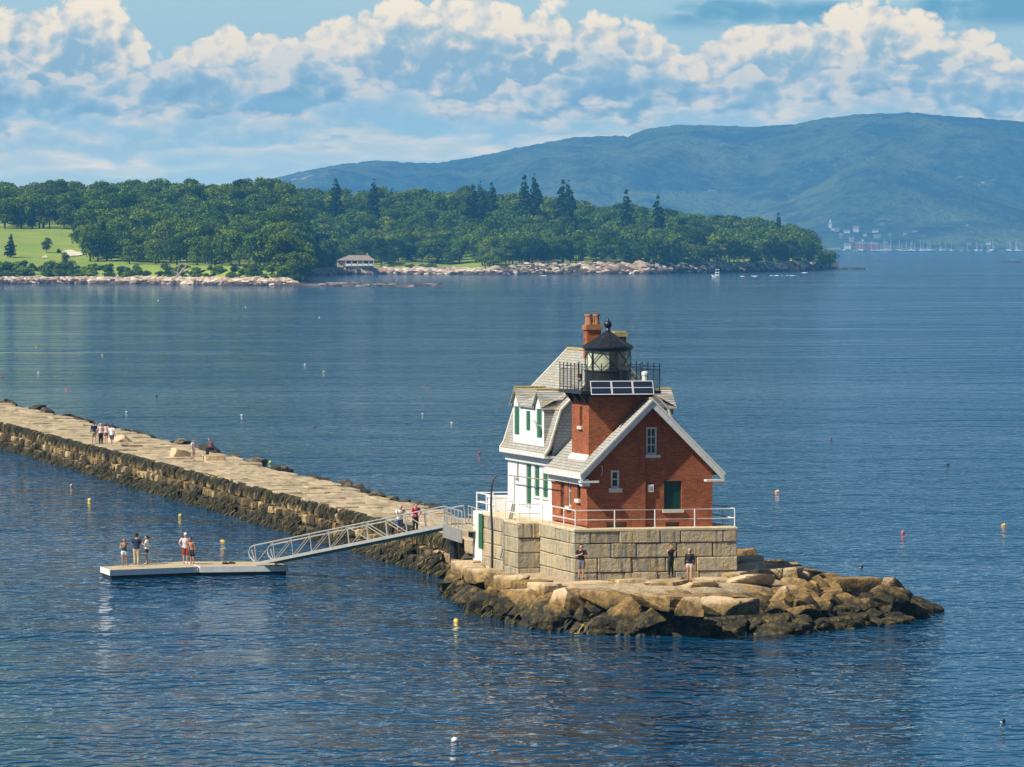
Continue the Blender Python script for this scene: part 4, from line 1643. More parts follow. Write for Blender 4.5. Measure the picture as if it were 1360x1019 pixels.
hw_.quad((BR, HV0, ZT - 0.05), (BR, HV1, ZT - 0.05), (BR, HV1, HE), (BR, HV0, HE))
hw_.quad((BL, HV1, ZT - 0.05), (BR, HV1, ZT - 0.05), (BR, HV1, HE), (BL, HV1, HE))
kwall = part('siding', hw_, M['clap'], kh)
for h in (sd, s1, s2):
    g = MB()
    half = (h[1] - h[0]) / 2
    for i in range(2):
        a0 = h[0] + half * i + 0.012
        g.box(BL + 0.05, BL + 0.085, a0, a0 + half - 0.024, h[2], h[3])
        zz = h[2] + 0.08
        while zz < h[3] - 0.12:
            g.box(BL + 0.035, BL + 0.049, a0 + 0.07, a0 + half - 0.095, zz, zz + 0.06)
            zz += 0.1
    part('shutter', g, M['green'], kh, kwall)
    g = MB()
    g.box(BL - 0.09, BL + 0.04, h[0] - 0.08, h[1] + 0.08, h[2] - 0.09, h[2] - 0.004)
    part('sill', g, M['white'], kh, kwall)
cg = MB()
gprof = [(BL - 0.02, HE - 0.2), (BR + 0.02, HE - 0.2), (BM + (BM - HB) + 0.02, HBz - 0.14), (BM, HRz - 0.16), (HB - 0.02, HBz - 0.14)]
cg.prism(gprof, 'y', HV0 + 0.0, HV0 + 0.1)
part('slated_gable', cg, M['slate'], kh)
cg = MB()
cg.prism(gprof, 'y', HV1 - 0.1, HV1 - 0.01)
part('rear_gable', cg, M['shingle'], kh)
kr = MB()
mir = lambda u: 2 * BM - u
outer = [(he, HE), (he + 0.22, HE + 0.32), (HB, HBz), (BM, HRz), (mir(HB), HBz), (mir(he + 0.22), HE + 0.32), (mir(he), HE)]
inner = [(mir(he) - 0.02, HE - 0.16), (mir(he + 0.34), HE + 0.26), (mir(HB + 0.14), HBz - 0.1), (BM, HRz - 0.15), (HB + 0.14, HBz - 0.1), (he + 0.34, HE + 0.26), (he + 0.02, HE - 0.16)]
RV0, RV1 = HV0 - 0.22, HV1 + 0.06
kn = len(outer)
vs = [(p[0], RV0, p[1]) for p in outer + inner] + [(p[0], RV1, p[1]) for p in outer + inner]
n2_ = 2 * kn
fs = [(i, i + 1, i + 1 + n2_, i + n2_) for i in range(kn - 1)] + [(kn + i, kn + i + 1, kn + i + 1 + n2_, kn + i + n2_) for i in range(kn - 1)]
for off in (0, n2_):
    for i in range(kn - 1):
        fs.append((off + i, off + i + 1, off + n2_ - 2 - i, off + n2_ - 1 - i))
fs.append((0, n2_ - 1, 2 * n2_ - 1, n2_))
fs.append((kn - 1, kn, kn + n2_, kn - 1 + n2_))
kr.add(vs, fs)
kroof = part('gambrel_roof', kr, M['shingle'], kh)
tr = MB()
tr.box(he - 0.05, he + 0.03, RV0 - 0.03, RV1 + 0.03, HE - 0.20, HE + 0.03)
tr.box(BL - 0.16, BL - 0.02, HV0, HV1 + 0.02, HE - 0.62, HE - 0.2)
tr.box(mir(he) - 0.03, mir(he) + 0.05, RV0 - 0.03, RV1 + 0.03, HE - 0.20, HE + 0.03)
tr.box(he - 0.04, BL + 0.2, RV0 - 0.02, HV0 + 0.0, HE - 0.2, HE - 0.08)
part('eave_board', tr, M['trim'], kh, kroof)
for v_ in (RV0 - 0.02, RV1 + 0.02):
    tr = MB()
    o_ = [(p[0], v_, p[1] + 0.03) for p in outer]
    tr.tube(o_, 0.07, 5)
    part('rake_trim', tr, M['sill'], kh, kroof)
tr = MB()
tr.tube([(BM, RV0, HRz + 0.03), (BM, RV1, HRz + 0.03)], 0.08, 6)
for u_ in (HB, mir(HB)):
    tr.tube([(u_, RV0, HBz + 0.02), (u_, RV1, HBz + 0.02)], 0.05, 6)
part('ridge_cap', tr, M['lichen'], kh, kroof)


def dormer(sign, nm):
    mu = (lambda u: u) if sign < 0 else mir
    DU = HB - 0.60
    dv0, dv1 = LV(722.5, DU), LV(681.5, DU)
    zt = LZ(541, DU, dv0)
    zb = HE + 0.75
    c1, c2 = LV(716.2, DU), LV(686.5, DU)
    hwid = 0.95
    za = LZ(519.5, DU, c1)
    plane = lambda a, b, dd: (mu(DU + dd), a, b)
    k = MB()
    w1 = (c1 - 0.55, c1 + 0.55, zb + 0.05, zt - 0.12)
    w2 = (c2 - 0.55, c2 + 0.55, zb + 0.05, zt - 0.12)
    cm = (c1 + c2) / 2 - 0.05
    w3 = (cm - 0.45, cm + 0.45, zb + 0.35, zt - 0.30)
    wall(k, [(dv0, zb - 0.5), (dv1, zb - 0.5), (dv1, zt), (dv0, zt)], [w1, w2, w3], plane, 0.1)
    for c in (c1, c2):
        k.quad(plane(c - hwid, zt, 0), plane(c + hwid, zt, 0), plane(c, za, 0))
    part_wall = part('dormer', k, M['clap'], kh, kroof)
    k = MB()
    for h in (w1, w2, w3):
        m_ = (h[0] + h[1]) / 2
        for a0, a1 in ((h[0], m_ - 0.015), (m_ + 0.015, h[1])):
            vs = [plane(x, y, dd) for dd in (0.03, 0.09) for (x, y) in ((a0, h[2]), (a1, h[2]), (a1, h[3]), (a0, h[3]))]
            k.add(vs, [(0, 1, 2, 3), (7, 6, 5, 4), (0, 4, 5, 1), (1, 5, 6, 2), (2, 6, 7, 3), (3, 7, 4, 0)])
    part('dormer_shutters', k, M['green'], kh, kroof)
    k = MB()
    # cheeks
    for v_ in (dv0, dv1):
        k.quad((mu(DU), v_, zb - 0.5), (mu(DU), v_, zt), (mu(DU + 1.6), v_, zt + 0.6), (mu(DU + 1.6), v_, zb - 0.5))
    part('dormer_cheeks', k, M['shingle'], kh, kroof)
    k = MB()
    ub = DU + 2.4
    for c in (c1, c2):
        lo = zt - 0.06
        e0 = DU - 0.16
        for s_ in (-1, 1):
            a = (mu(e0), c, za + 0.06)
            b = (mu(e0), c + s_ * (hwid + 0.12), lo)
            c_ = (mu(ub), c + s_ * (hwid + 0.12), lo + 0.0)
            d_ = (mu(ub), c, za + 0.06)
            k.quad(a, b, c_, d_)
            lowv = [(p[0], p[1], p[2] - 0.09) for p in (a, b, c_, d_)]
            k.quad(*lowv[::-1])
            k.quad(a, b, lowv[1], lowv[0])
            k.quad(b, c_, lowv[2], lowv[1])
    # low roof between the gablets and outside of them
    for a, b in ((c1 + hwid - 0.2, c2 - hwid + 0.2), (dv0 - 0.05, c1 - hwid + 0.3), (c2 + hwid - 0.3, dv1 + 0.05)):
        if b > a:
            k.quad((mu(DU - 0.12), a, zt - 0.01), (mu(DU - 0.12), b, zt - 0.01), (mu(ub - 0.2), b, zt + 1.25), (mu(ub - 0.2), a, zt + 1.25))
            k.quad((mu(DU - 0.12), a, zt - 0.10), (mu(DU - 0.12), b, zt - 0.10), (mu(DU - 0.12), b, zt - 0.01), (mu(DU - 0.12), a, zt - 0.01))
    part('dormer_roof', k, M['shingle'], kh, kroof)
    k = MB()
    for c in (c1, c2):
        k.tube([(mu(DU - 0.16), c, za + 0.08), (mu(ub), c, za + 0.08)], 0.06, 5)
    part('dormer_ridges', k, M['lichen'], kh, kroof)


dormer(-1, 'a')
dormer(1, 'b')


def chimney(px, py_top, w_, u_, pots, m_cap, label=None):
    v_ = LV(px, u_)
    zt = LZ(py_top, u_, v_)
    k = MB()
    k.box(u_ - w_, u_ + w_, v_ - w_, v_ + w_, HRz - 2.4, zt - 0.28)
    c = part('chimney', k, M['brick'], kh, kroof)
    k = MB()
    k.box(u_ - w_ - 0.07, u_ + w_ + 0.07, v_ - w_ - 0.07, v_ + w_ + 0.07, zt - 0.28, zt - 0.08)
    k.box(u_ - w_ - 0.02, u_ + w_ + 0.02, v_ - w_ - 0.02, v_ + w_ + 0.02, zt - 0.08, zt)
    part('chimney_cap', k, M[m_cap], kh, kroof)
    for (a, b) in pots:
        k = MB()
        k.lathe([(0.16, 0), (0.15, 0.1), (0.13, 0.3), (0.13, 0.42), (0.16, 0.45), (0.16, 0.55), (0.10, 0.55), (0.10, 0.40)], (u_ + a, v_ + b, zt - 0.002), 12)
        part('chimney_pot', k, M['terra'], kh, kroof)


chimney(786.5, 431.0, 0.38, BM, [(-0.2, -0.2), (-0.2, 0.2), (0.2, -0.2), (0.2, 0.2)], 'terra')
chimney(822.5, 440.0, 0.30, BM + 1.2, [], 'yellowstone')
bh = MB()
hv0, hv1 = LV(674.8, BL - 0.6), LV(669.5, BL - 0.6)
bh.box(BL - 0.9, BL + 1.0, HV1 + 0.02, HV1 + 0.9, ZT - 0.02, LZ(661, BL, HV1))
bh.box(BL - 0.97, BL + 1.05, HV1 + 0.0, HV1 + 0.97, LZ(661, BL, HV1) + 0.002, LZ(661, BL, HV1) + 0.09)
part('bulkhead', bh, M['clap'], kh, kwall)
sl_ = MB()
vlm = LV(689, BL)
sl_.tube([(BL - 0.06, vlm, LZ(614, BL, vlm)), (BL - 0.08, vlm, LZ(634, BL, vlm))], 0.04, 6)
sl_.ball((BL - 0.09, vlm, LZ(636, BL, vlm)), 0.10, 8, 6)
part('wall_lamp', sl_, M['grey'], kh, kwall)
di_ = MB()
vdi = LV(717, HB - 0.7)
zdi = LZ(564, HB, vdi)
di_.lathe([(0.001, 0.05), (0.12, 0.02), (0.24, -0.06), (0.26, -0.10), (0.24, -0.09), (0.12, 0.0)], (0, 0, 0), 14)
di_.map(lambda p: Vector((HB - 0.9 + p.z, vdi + p.x, zdi + p.y)))
di_.tube([(HB - 0.85, vdi, zdi), (HB - 0.55, vdi, zdi - 0.1)], 0.03, 5)
part('dish_antenna', di_, M['white'], kh, kroof)

# ------------------------------------------------------------------ things on the pier
gr_ = thing('guard_railing', 'white pipe guard railing around the top edge of the granite pier', 'railing', (0.12, 0.12, ZT), 'B')
rp = []
path = [(PU - 0.12, VC2 - 0.3), (PU - 0.12, 0.12), (0.12, 0.12), (0.12, VA + 0.15), (UB + 0.12, VA + 0.15), (UB + 0.12, VB - 0.1), (UC + 0.15, VB + 0.05)]
HRL = 0.93
k = MB()
for zz in (HRL, HRL * 0.48):
    k.tube([(p[0], p[1], ZT + zz) for p in path], 0.028, 6)
part('rails', k, M['white'], gr_)
posts = [(LU(x, 0.12), 0.12) for x in (816.5, 870, 923)] + [(PU - 0.12, 0.12), (0.12, 0.12)]
posts += [(0.12, LV(x, 0.12)) for x in (749, 733.5, 720)] + [(UB + 0.12, VA + 0.15), (UB + 0.12, VB - 0.1), (-0.5, VA + 0.15)]
posts += [(PU - 0.12, v_) for v_ in (2.3, 4.5, 6.7, 9, 12, 15)]
for u_, v_ in posts:
    k = MB()
    k.tube([(u_, v_, ZT - 0.01), (u_, v_, ZT + HRL + 0.02)], 0.032, 6)
    part('post', k, M['white'], gr_)
g2 = thing('guard_railing', 'taller white railing at the far left corner of the pier above the green door', 'railing', (UC + 0.1, VC2 - 0.2, ZT), 'B')
k = MB()
cs = [(UC + 0.10, VC2 - 0.15), (UC + 0.10, LV(646, UC + 0.1)), (UC + 0.10, LV(658, UC + 0.1))]
for zz in (1.0, 0.52):
    k.tube([(cs[0][0] + 2.2, cs[0][1], ZT + zz)] + [(p[0], p[1], ZT + zz) for p in cs], 0.032, 6)
part('rails', k, M['white'], g2)
for u_, v_ in cs + [(cs[0][0] + 0.9, cs[0][1]), (cs[0][0] + 2.2, cs[0][1])]:
    k = MB()
    k.tube([(u_, v_, ZT - 0.01), (u_, v_, ZT + 1.04)], 0.038, 6)
    part('post', k, M['white'], g2)
ld = thing('boat_ladder', 'steep grey metal ladder leaning in the recess of the pier wall beside the white house', 'ladder', (UB + 0.25, VB + 0.3, 2.0), 'B')
zl0, zl1 = LZ(742, UB, VB + 0.3), LZ(669, UB, VB + 0.3)
ub_, ut_ = LU(666, VB + 0.25), LU(683, VB + 0.25)
for dv_ in (0.0, 0.42):
    k = MB()
    k.tube([(ub_, VB + 0.12 + dv_, zl0), (ut_, VB + 0.12 + dv_, zl1)], 0.05, 6)
    part('stringer', k, M['grey'], ld)
for i in range(1, 10):
    f_ = i / 10
    k = MB()
    k.tube([(ub_ + (ut_ - ub_) * f_, VB + 0.12, zl0 + (zl1 - zl0) * f_), (ub_ + (ut_ - ub_) * f_, VB + 0.54, zl0 + (zl1 - zl0) * f_)], 0.025, 6)
    part('rung', k, M['grey'], ld)
b0 = at(653.5, 757, 1.95)
bent = [(653.5, 757), (654, 710), (652, 672), (653, 645), (655.3, 637.5), (658.5, 632.5), (661.5, 630.4)]
k = MB()
k.tube([at_y(x, y, b0.y) for x, y in bent], [0.07, 0.065, 0.06, 0.055, 0.055, 0.05, 0.05], 7)
solo('davit_pole', k, M['darkmetal'], 'tall thin dark pole with a bent top standing on the ledge left of the pier', 'pole', tuple(b0))
bo = thing('boom_pole', 'slim horizontal boom on a thin upright pole before the white house wall', 'boom', (BL - 0.5, LV(683.6, BL - 0.5), ZT), 'B')
ubm = BL - 0.5
k = MB()
k.tube([(ubm, LV(674, ubm), LZ(631, ubm, LV(674, ubm))), (ubm, LV(737.5, ubm), LZ(639.2, ubm, LV(737.5, ubm)))], 0.032, 6)
part('arm', k, M['grey'], bo)
k = MB()
k.tube([(ubm, LV(683.6, ubm), ZT), (ubm, LV(683.6, ubm), LZ(631.5, ubm, LV(683.6, ubm)))], 0.035, 6)
part('upright', k, M['alu'], bo)

# ------------------------------------------------------------------ landing stage, gangway, dock
GA = at(353, 748, 0.62)           # foot of the gangway
GU = at(606, 697, 3.55)           # head of the gangway
lg = thing('landing_walkway', 'short railed grey walkway joining the gangway head to the pier', 'walkway', (GU.x, GU.y, 0))
E2 = B2W(UC - 0.1, VC2 - 0.4, 0)
E2.z = GU.z
dl = (E2 - GU)
dl.z = 0
dL = dl.length
dn = dl.normalized()
pn_ = Vector((-dn.y, dn.x, 0))
LW = lambda s, q, z: GU + dn * s + pn_ * q + Vector((0, 0, z))


def lbox(mb, s0, s1, q0, q1, z0, z1):
    b = MB()
    b.box(s0, s1, q0, q1, z0, z1)
    b.map(lambda p: LW(p.x, p.y, p.z))
    mb.add(b.v, b.f)


k = MB()
lbox(k, -0.1, dL + 0.2, -0.7, 0.7, -0.08, 0.0)
part('deck', k, M['deck'], lg)
k = MB()
lbox(k, -0.06, dL + 0.15, -0.75, -0.68, -0.68, 0.03)
lbox(k, -0.06, dL + 0.15, 0.68, 0.75, -0.68, 0.03)
part('girder', k, M['grey'], lg)
k = MB()
for q in (-0.68, 0.68):
    for zz in (1.02, 0.55):
        k.tube([LW(-0.1, q, zz), LW(dL, q, zz)], 0.03, 6)
part('rails', k, M['alu'], lg)
for q in (-0.68, 0.68):
    for i in range(6):
        k = MB()
        k.tube([LW(dL * i / 5, q, 0), LW(dL * i / 5, q, 1.03)], 0.03, 6)
        part('post', k, M['alu'], lg)
pl = at(604, 752, 0.2)
k = MB()
b_ = Vector((GU.x - 0.1, GU.y - 0.6, 0))
k.lathe([(0.26, -0.8), (0.26, GU.z - 0.1), (0.22, GU.z - 0.05)], (b_.x, b_.y, 0), 12)
solo('mooring_pile', k, M['black'], 'stout black pile under the head of the gangway', 'pile', (b_.x, b_.y, 0))

gw = thing('gangway', 'long aluminium truss gangway sloping down from the pier to the floating dock', 'gangway', tuple(GA))
gd_ = GU - GA
gl_ = gd_.length
gx_ = gd_.normalized()
gy_ = Vector((-gx_.y, gx_.x, 0)).normalized()
gz_ = gx_.cross(gy_)
GW = lambda s, q, h: GA + gx_ * s + gy_ * q + gz_ * h
hw2 = 0.62
HG = 1.05
k = MB()
b = MB()
b.box(0, gl_, -hw2, hw2, -0.02, 0.03)
b.map(lambda p: GW(p.x, p.y, p.z))
k.add(b.v, b.f)
part('walkway_deck', k, M['deck'], gw)
NB = 10
for q in (-hw2 - 0.05, hw2 + 0.05):
    k = MB()
    b = MB()
    b.box(-0.1, gl_ + 0.05, q - 0.05, q + 0.05, -0.10, 0.07)
    b.map(lambda p: GW(p.x, p.y, p.z))
    k.add(b.v, b.f)
    part('bottom_chord', k, M['alu'], gw)
    k = MB()
    tp = [GW(-0.55, q, 0.45), GW(-0.62, q, 0.72), GW(-0.45, q, HG - 0.08), GW(-0.1, q, HG), GW(gl_ - 0.4, q, HG), GW(gl_ + 0.05, q, HG - 0.02)]
    k.tube(tp, 0.04, 7)
    k.tube([GW(-0.55, q, 0.45), GW(-0.1, q, 0.06)], 0.04, 6)
    k.tube([GW(-0.3, q, HG - 0.22), GW(-0.12, q, 0.1)], 0.035, 6)
    part('top_rail', k, M['alu'], gw)
    k = MB()
    for i in range(NB + 1):
        s = gl_ * i / NB
        k.tube([GW(s, q, 0.05), GW(s, q, HG)], 0.026, 6)
        if i < NB:
            k.tube([GW(s, q, 0.06), GW(s + gl_ / NB, q, HG - 0.02)] if i < NB / 2 else [GW(s, q, HG - 0.02), GW(s + gl_ / NB, q, 0.06)], 0.024, 6)
    part('lattice_bars', k, M['alu'], gw)
# floating dock in two sections
dk = thing('floating_dock', 'low white edged floating dock with wooden deck and a slight bend in the middle', 'floating dock', tuple(at(262, 760, 0)))


def dock_section(fl_, fr, br_, bl_, lab):
    """corner pixels of the deck at 0.5 m: front-left, front-right, back-right, back-left"""
    z = 0.5
    c = [at(x, y, z) for x, y in (fl_, fr, br_, bl_)]
    k = MB()
    cc = sum(c, Vector()) / 4

    def ring(sc, zz):
        return [Vector((cc.x + (p.x - cc.x) * sc, cc.y + (p.y - cc.y) * sc, zz)) for p in c]

    def slab(sc, z0, z1):
        m_ = MB()
        m_.add(ring(sc, z0) + ring(sc, z1), [(3, 2, 1, 0), (4, 5, 6, 7), (0, 1, 5, 4), (1, 2, 6, 5), (2, 3, 7, 6), (3, 0, 4, 7)])
        return m_
    d0 = part('dock_section', slab(0.985, 0.40, 0.5), M['deck'], dk)
    # rubbing strake round the edge
    m_ = MB()
    o0, o1, i1 = ring(1.0, 0.19), ring(1.0, 0.515), ring(0.982, 0.515)
    m_.add(o0 + o1 + i1, [(0, 1, 5, 4), (1, 2, 6, 5), (2, 3, 7, 6), (3, 0, 4, 7), (4, 5, 9, 8), (5, 6, 10, 9), (6, 7, 11, 10), (7, 4, 8, 11), (0, 3, 2, 1)])
    part('edge_board', m_, M['white'], dk, d0)
    part('float', slab(0.965, -0.35, 0.19), M['float_'], dk, d0)
    # plank lines
    m_ = MB()
    for i in range(1, 24):
        t_ = i / 24
        a = c[0].lerp(c[1], t_)
        b = c[3].lerp(c[2], t_)
        a, b = a.lerp(b, 0.03), b.lerp(a, 0.03)
        dx_ = (c[1] - c[0]).normalized() * 0.012
        m_.quad(a - dx_ + Vector((0, 0, 0.004)), a + dx_ + Vector((0, 0, 0.004)), b + dx_ + Vector((0, 0, 0.004)), b - dx_ + Vector((0, 0, 0.004)))
    part('plank_gaps', m_, M['paving_dark'], dk, d0)


dock_section((146, 757.6), (263.5, 753.2), (243, 745.8), (133, 753.0), 'a')
dock_section((265.5, 753.3), (382.5, 751.6), (363, 746.2), (245.5, 745.8), 'b')


# ------------------------------------------------------------------ people
SKIN = paint('skin', (0.50, 0.27, 0.17), 0.6, 0.06, 20.0)
SKIN2 = paint('tanned_skin', (0.42, 0.20, 0.11), 0.6, 0.06, 20.0)
CL = {k: paint('cloth_' + k, v, 0.85, 0.08, 8.0) for k, v in dict(
    navy=(0.012, 0.022, 0.070), khaki=(0.46, 0.37, 0.25), white=(0.74, 0.73, 0.72), paleblue=(0.55, 0.66, 0.74), red=(0.26, 0.035, 0.03),
    black=(0.010, 0.010, 0.012), pink=(0.66, 0.55, 0.54), magenta=(0.42, 0.02, 0.10), teal=(0.05, 0.13, 0.15), lime=(0.55, 0.62, 0.06),
    grey=(0.16, 0.16, 0.17), blush=(0.62, 0.45, 0.42), blue=(0.05, 0.09, 0.22), cream=(0.62, 0.56, 0.45), plum=(0.13, 0.04, 0.09), beige=(0.45, 0.36, 0.27)).items()}
HAIR = {k: paint('hair_' + k, v, 0.6, 0.2, 30.0) for k, v in dict(dark=(0.02, 0.013, 0.01), brown=(0.07, 0.035, 0.018), blonde=(0.42, 0.28, 0.11), grey=(0.35, 0.34, 0.33)).items()}


def remesh(o, vox):
    m_ = o.modifiers.new('one_surface', 'REMESH')
    m_.mode = 'VOXEL'
    m_.voxel_size = vox
    m_.use_smooth_shade = True


def ellring(mb, rings, n_=14):
    """stack of ellipses (centre, rx, ry)"""
    vs, fs = [], []
    for c, rx, ry in rings:
        for k in range(n_):
            a = 2 * math.pi * k / n_
            vs.append(Vector(c) + Vector((rx * math.cos(a), ry * math.sin(a), 0)))
    for i in range(len(rings) - 1):
        for k in range(n_):
            k2 = (k + 1) % n_
            fs.append((i * n_ + k, i * n_ + k2, (i + 1) * n_ + k2, (i + 1) * n_ + k))
    fs.append(tuple(range(n_))[::-1])
    fs.append(tuple(range((len(rings) - 1) * n_, len(rings) * n_)))
    mb.add(vs, fs)


def limb(mb, a, b, ra, rb, k=10):
    mb.tube([a, a.lerp(b, 0.3), a.lerp(b, 0.7), b], [ra, ra * 0.97 + rb * 0.03, ra * 0.4 + rb * 0.6, rb], k)
    mb.ball(a, ra, 8, 6)
    mb.ball(b, rb, 8, 6)


def person(pos, face, label, h=1.72, top=('white', 'tee'), bottom=('navy', 'shorts'), shoes='white', hair=('brown', 'short'), skin=SKIN,
           arms=None, lean=0.0, sit=False, legs=None, hat=None, headturn=0.0, female=False, stripe=None):
    """face: heading in degrees, 0 looks towards the camera (-y), 90 looks right (+x)"""
    th = bpy.data.objects.new('person', None)
    COL.objects.link(th)
    th.location = pos
    th.rotation_euler = (0, 0, R(face))
    th['label'] = label
    th['category'] = 'person'
    H = h
    drop = 0.0
    sw = 0.105 if female else 0.118        # half shoulder width
    hipx = 0.052
    J = {}
    for s, nm in ((1, 'L'), (-1, 'R')):
        J['hip' + nm] = Vector((s * hipx, 0, 0.50))
        J['knee' + nm] = Vector((s * 0.056, -0.012, 0.275))
        J['ank' + nm] = Vector((s * 0.058, 0.012, 0.042))
        J['sh' + nm] = Vector((s * sw, 0.004, 0.805))
        J['elb' + nm] = Vector((s * (sw + 0.03), 0.015, 0.635))
        J['wr' + nm] = Vector((s * (sw + 0.032), -0.035, 0.495))
    if legs:
        for k_, v_ in legs.items():
            J[k_] = Vector(v_)
    if sit:
        drop = 0.235
        for s, nm in ((1, 'L'), (-1, 'R')):
            J['knee' + nm] = J['hip' + nm] + Vector((s * 0.02, -0.235, 0.01))
            J['ank' + nm] = Vector((s * 0.07, -0.225, 0.042 + drop))
    if arms:
        for k_, v_ in arms.items():
            J[k_] = Vector(v_)

    lr = R(lean)

    def up(p):
        """lean the upper body forward about the hips"""
        q = Vector(p)
        if lean and q.z > 0.5:
            y, z = q.y, q.z - 0.5
            q = Vector((q.x, y * math.cos(lr) - z * math.sin(lr), 0.5 + z * math.cos(lr) + y * math.sin(lr)))
        return q

    def fin(p):
        q = Vector(p)
        return Vector((q.x * H, q.y * H, (q.z - drop) * H))
    for k_ in list(J):
        if k_[:2] in ('sh', 'el', 'wr') and not (arms and k_ in arms and lean):
            J[k_] = up(J[k_])
    g = 0.93 if female else 1.0
    wa = 0.068 if female else 0.078
    TOR = [((0, 0.004, 0.465), 0.070, 0.052), ((0, 0.006, 0.50), 0.090, 0.062), ((0, 0.004, 0.545), 0.092, 0.062), ((0, 0, 0.62), wa, 0.053), ((0, -0.004, 0.70), 0.086 * g, 0.062),
           ((0, 0, 0.765), 0.102 * g, 0.060), ((0, 0.004, 0.805), 0.100 * g, 0.048), ((0, 0.006, 0.832), 0.055, 0.040), ((0, 0.002, 0.855), 0.030, 0.031), ((0, -0.004, 0.885), 0.028, 0.031)]
    body = MB()
    b = MB()
    ellring(b, TOR)
    b.map(up)
    body.add(b.v, b.f)
    hc = up(Vector((0, -0.008, 0.932)))
    b = MB()
    b.ball((0, 0, 0), 0.066, 16, 12, 0.78, 0.98, 1.0)
    b.ball((0, -0.022, -0.030), 0.040, 12, 8, 0.9, 0.9, 0.95)          # jaw
    b.ball((0, -0.066, -0.008), 0.0095, 8, 6, 0.8, 1.0, 1.3)           # nose
    for s in (1, -1):
        b.ball((s * 0.053, 0.004, -0.004), 0.0125, 8, 6, 0.5, 0.8, 1.3)   # ear
    ht = Matrix.Rotation(R(headturn), 3, 'Z')
    b.map(lambda p: ht @ p + hc)
    body.add(b.v, b.f)
    for nm, s in (('L', 1), ('R', -1)):
        limb(body, J['hip' + nm] + Vector((0, 0, -0.01)), J['knee' + nm], 0.052, 0.033)
        limb(body, J['knee' + nm], J['ank' + nm], 0.033, 0.020)
        b = J['ank' + nm]
        body.tube([b + Vector((0, 0.018, -0.018)), b + Vector((0, -0.03, -0.020)), b + Vector((s * 0.004, -0.085, -0.030))], [0.021, 0.022, 0.013], 8)
        limb(body, J['sh' + nm], J['elb' + nm], 0.028, 0.0215)
        limb(body, J['elb' + nm], J['wr' + nm], 0.0215, 0.0145)
        fd = (J['wr' + nm] - J['elb' + nm]).normalized()
        side = fd.cross(Vector((s * 1.0, 0.2, 0.1))).normalized()
        nrm = side.cross(fd)
        w0 = J['wr' + nm]
        p1 = w0 + fd * 0.05
        for q in (-0.013, -0.004, 0.005, 0.0135):
            body.tube([w0 + side * q * 0.6, p1 + side * q], [0.009, 0.0085], 6)
        for q, L in ((-0.0155, 0.037), (-0.005, 0.045), (0.0055, 0.042), (0.0155, 0.032)):
            m1 = p1 + side * q + fd * L * 0.5 - nrm * 0.004 * s
            body.tube([p1 + side * q * 0.95, m1, m1 + fd * L * 0.42 - nrm * 0.012 * s], [0.0062, 0.0058, 0.005], 6)
        t0 = w0 + fd * 0.018 - side * 0.012
        t1 = t0 + fd * 0.020 - side * 0.020
        body.tube([t0, t1, t1 + fd * 0.022 - side * 0.004], [0.0075, 0.0066, 0.0055], 6)
    body.map(fin)

    def child(name, mb, m_, vox=None, parent=None, smooth=True, lab=None):
        me = mb.mesh(name, m_, smooth=smooth)
        o = bpy.data.objects.new(name, me)
        COL.objects.link(o)
        o.parent = parent or th
        if vox:
            remesh(o, vox)
        if lab:
            o['label'] = lab
        return o
    bo_ = child('body', body, skin, 0.0085)
    # face
    for s in (1, -1):
        e = MB()
        e.ball((0, 0, 0), 0.0062, 8, 6)
        e.map(lambda p: fin(ht @ (p + Vector((s * 0.022, -0.0605, 0.006))) + hc))
        child('eye', e, HAIR['dark'], None, bo_)
    e = MB()
    e.ball((0, 0, 0), 0.014, 8, 4, 1.0, 0.35, 0.28)
    e.map(lambda p: fin(ht @ (p + Vector((0, -0.0585, -0.036))) + hc))
    child('mouth', e, CL['blush'], None, bo_)
    # clothes
    if top:
        c_, style = top
        b = MB()
        lo = 0.475 if style != 'crop' else 0.60
        if style == 'swim':
            lo = 0.53
        k = 0.016 if style in ('loose', 'polo') else 0.010
        rg = [(c, rx + k, ry + k) for c, rx, ry in TOR if lo <= c[2] <= 0.835]
        if style == 'swim':
            rg = [r_ for r_ in rg if r_[0][2] < 0.78]
        else:
            rg[-1] = (rg[-1][0], 0.052, 0.044)
        ellring(b, rg)
        b.map(up)
        if style not in ('swim', 'tank'):
            for nm in 'LR':
                sh, el, wr = J['sh' + nm], J['elb' + nm], J['wr' + nm]
                if style == 'long':
                    limb(b, sh, el, 0.037, 0.030)
                    limb(b, el, el.lerp(wr, 0.93), 0.030, 0.022)
                else:
                    limb(b, sh, sh.lerp(el, 0.62), 0.038, 0.036)
        b.map(fin)
        child('shirt', b, CL[c_], 0.016)
    if bottom:
        c_, style = bottom
        b = MB()
        ellring(b, [(c, rx + 0.012, ry + 0.012) for c, rx, ry in TOR if c[2] <= 0.60] if style != 'skirt' else
                [((0, 0, 0.36), 0.115, 0.085), ((0, 0, 0.47), 0.105, 0.078), ((0, 0.004, 0.56), 0.092, 0.064), ((0, 0, 0.61), 0.078, 0.058)])
        if style != 'skirt':
            for nm in 'LR':
                hp, kn, an = J['hip' + nm], J['knee' + nm], J['ank' + nm]
                f_ = dict(brief=0.28, shorts=0.75, long=1.0, pants=1.0, tight=1.0)[style]
                w_ = 0.010 if style == 'tight' else 0.017
                limb(b, hp, hp.lerp(kn, f_), 0.052 + w_, 0.036 + w_ + 0.012 * (1 - f_))
                if style in ('pants', 'tight'):
                    limb(b, kn, kn.lerp(an, 0.93 if style == 'pants' else 0.8), 0.034 + w_, 0.023 + w_ * (1.0 if style == 'pants' else 0.6))
        b.map(fin)
        o = child('skirt' if style == 'skirt' else ('trousers' if style in ('pants', 'tight') else 'shorts'), b, CL[c_], 0.016)
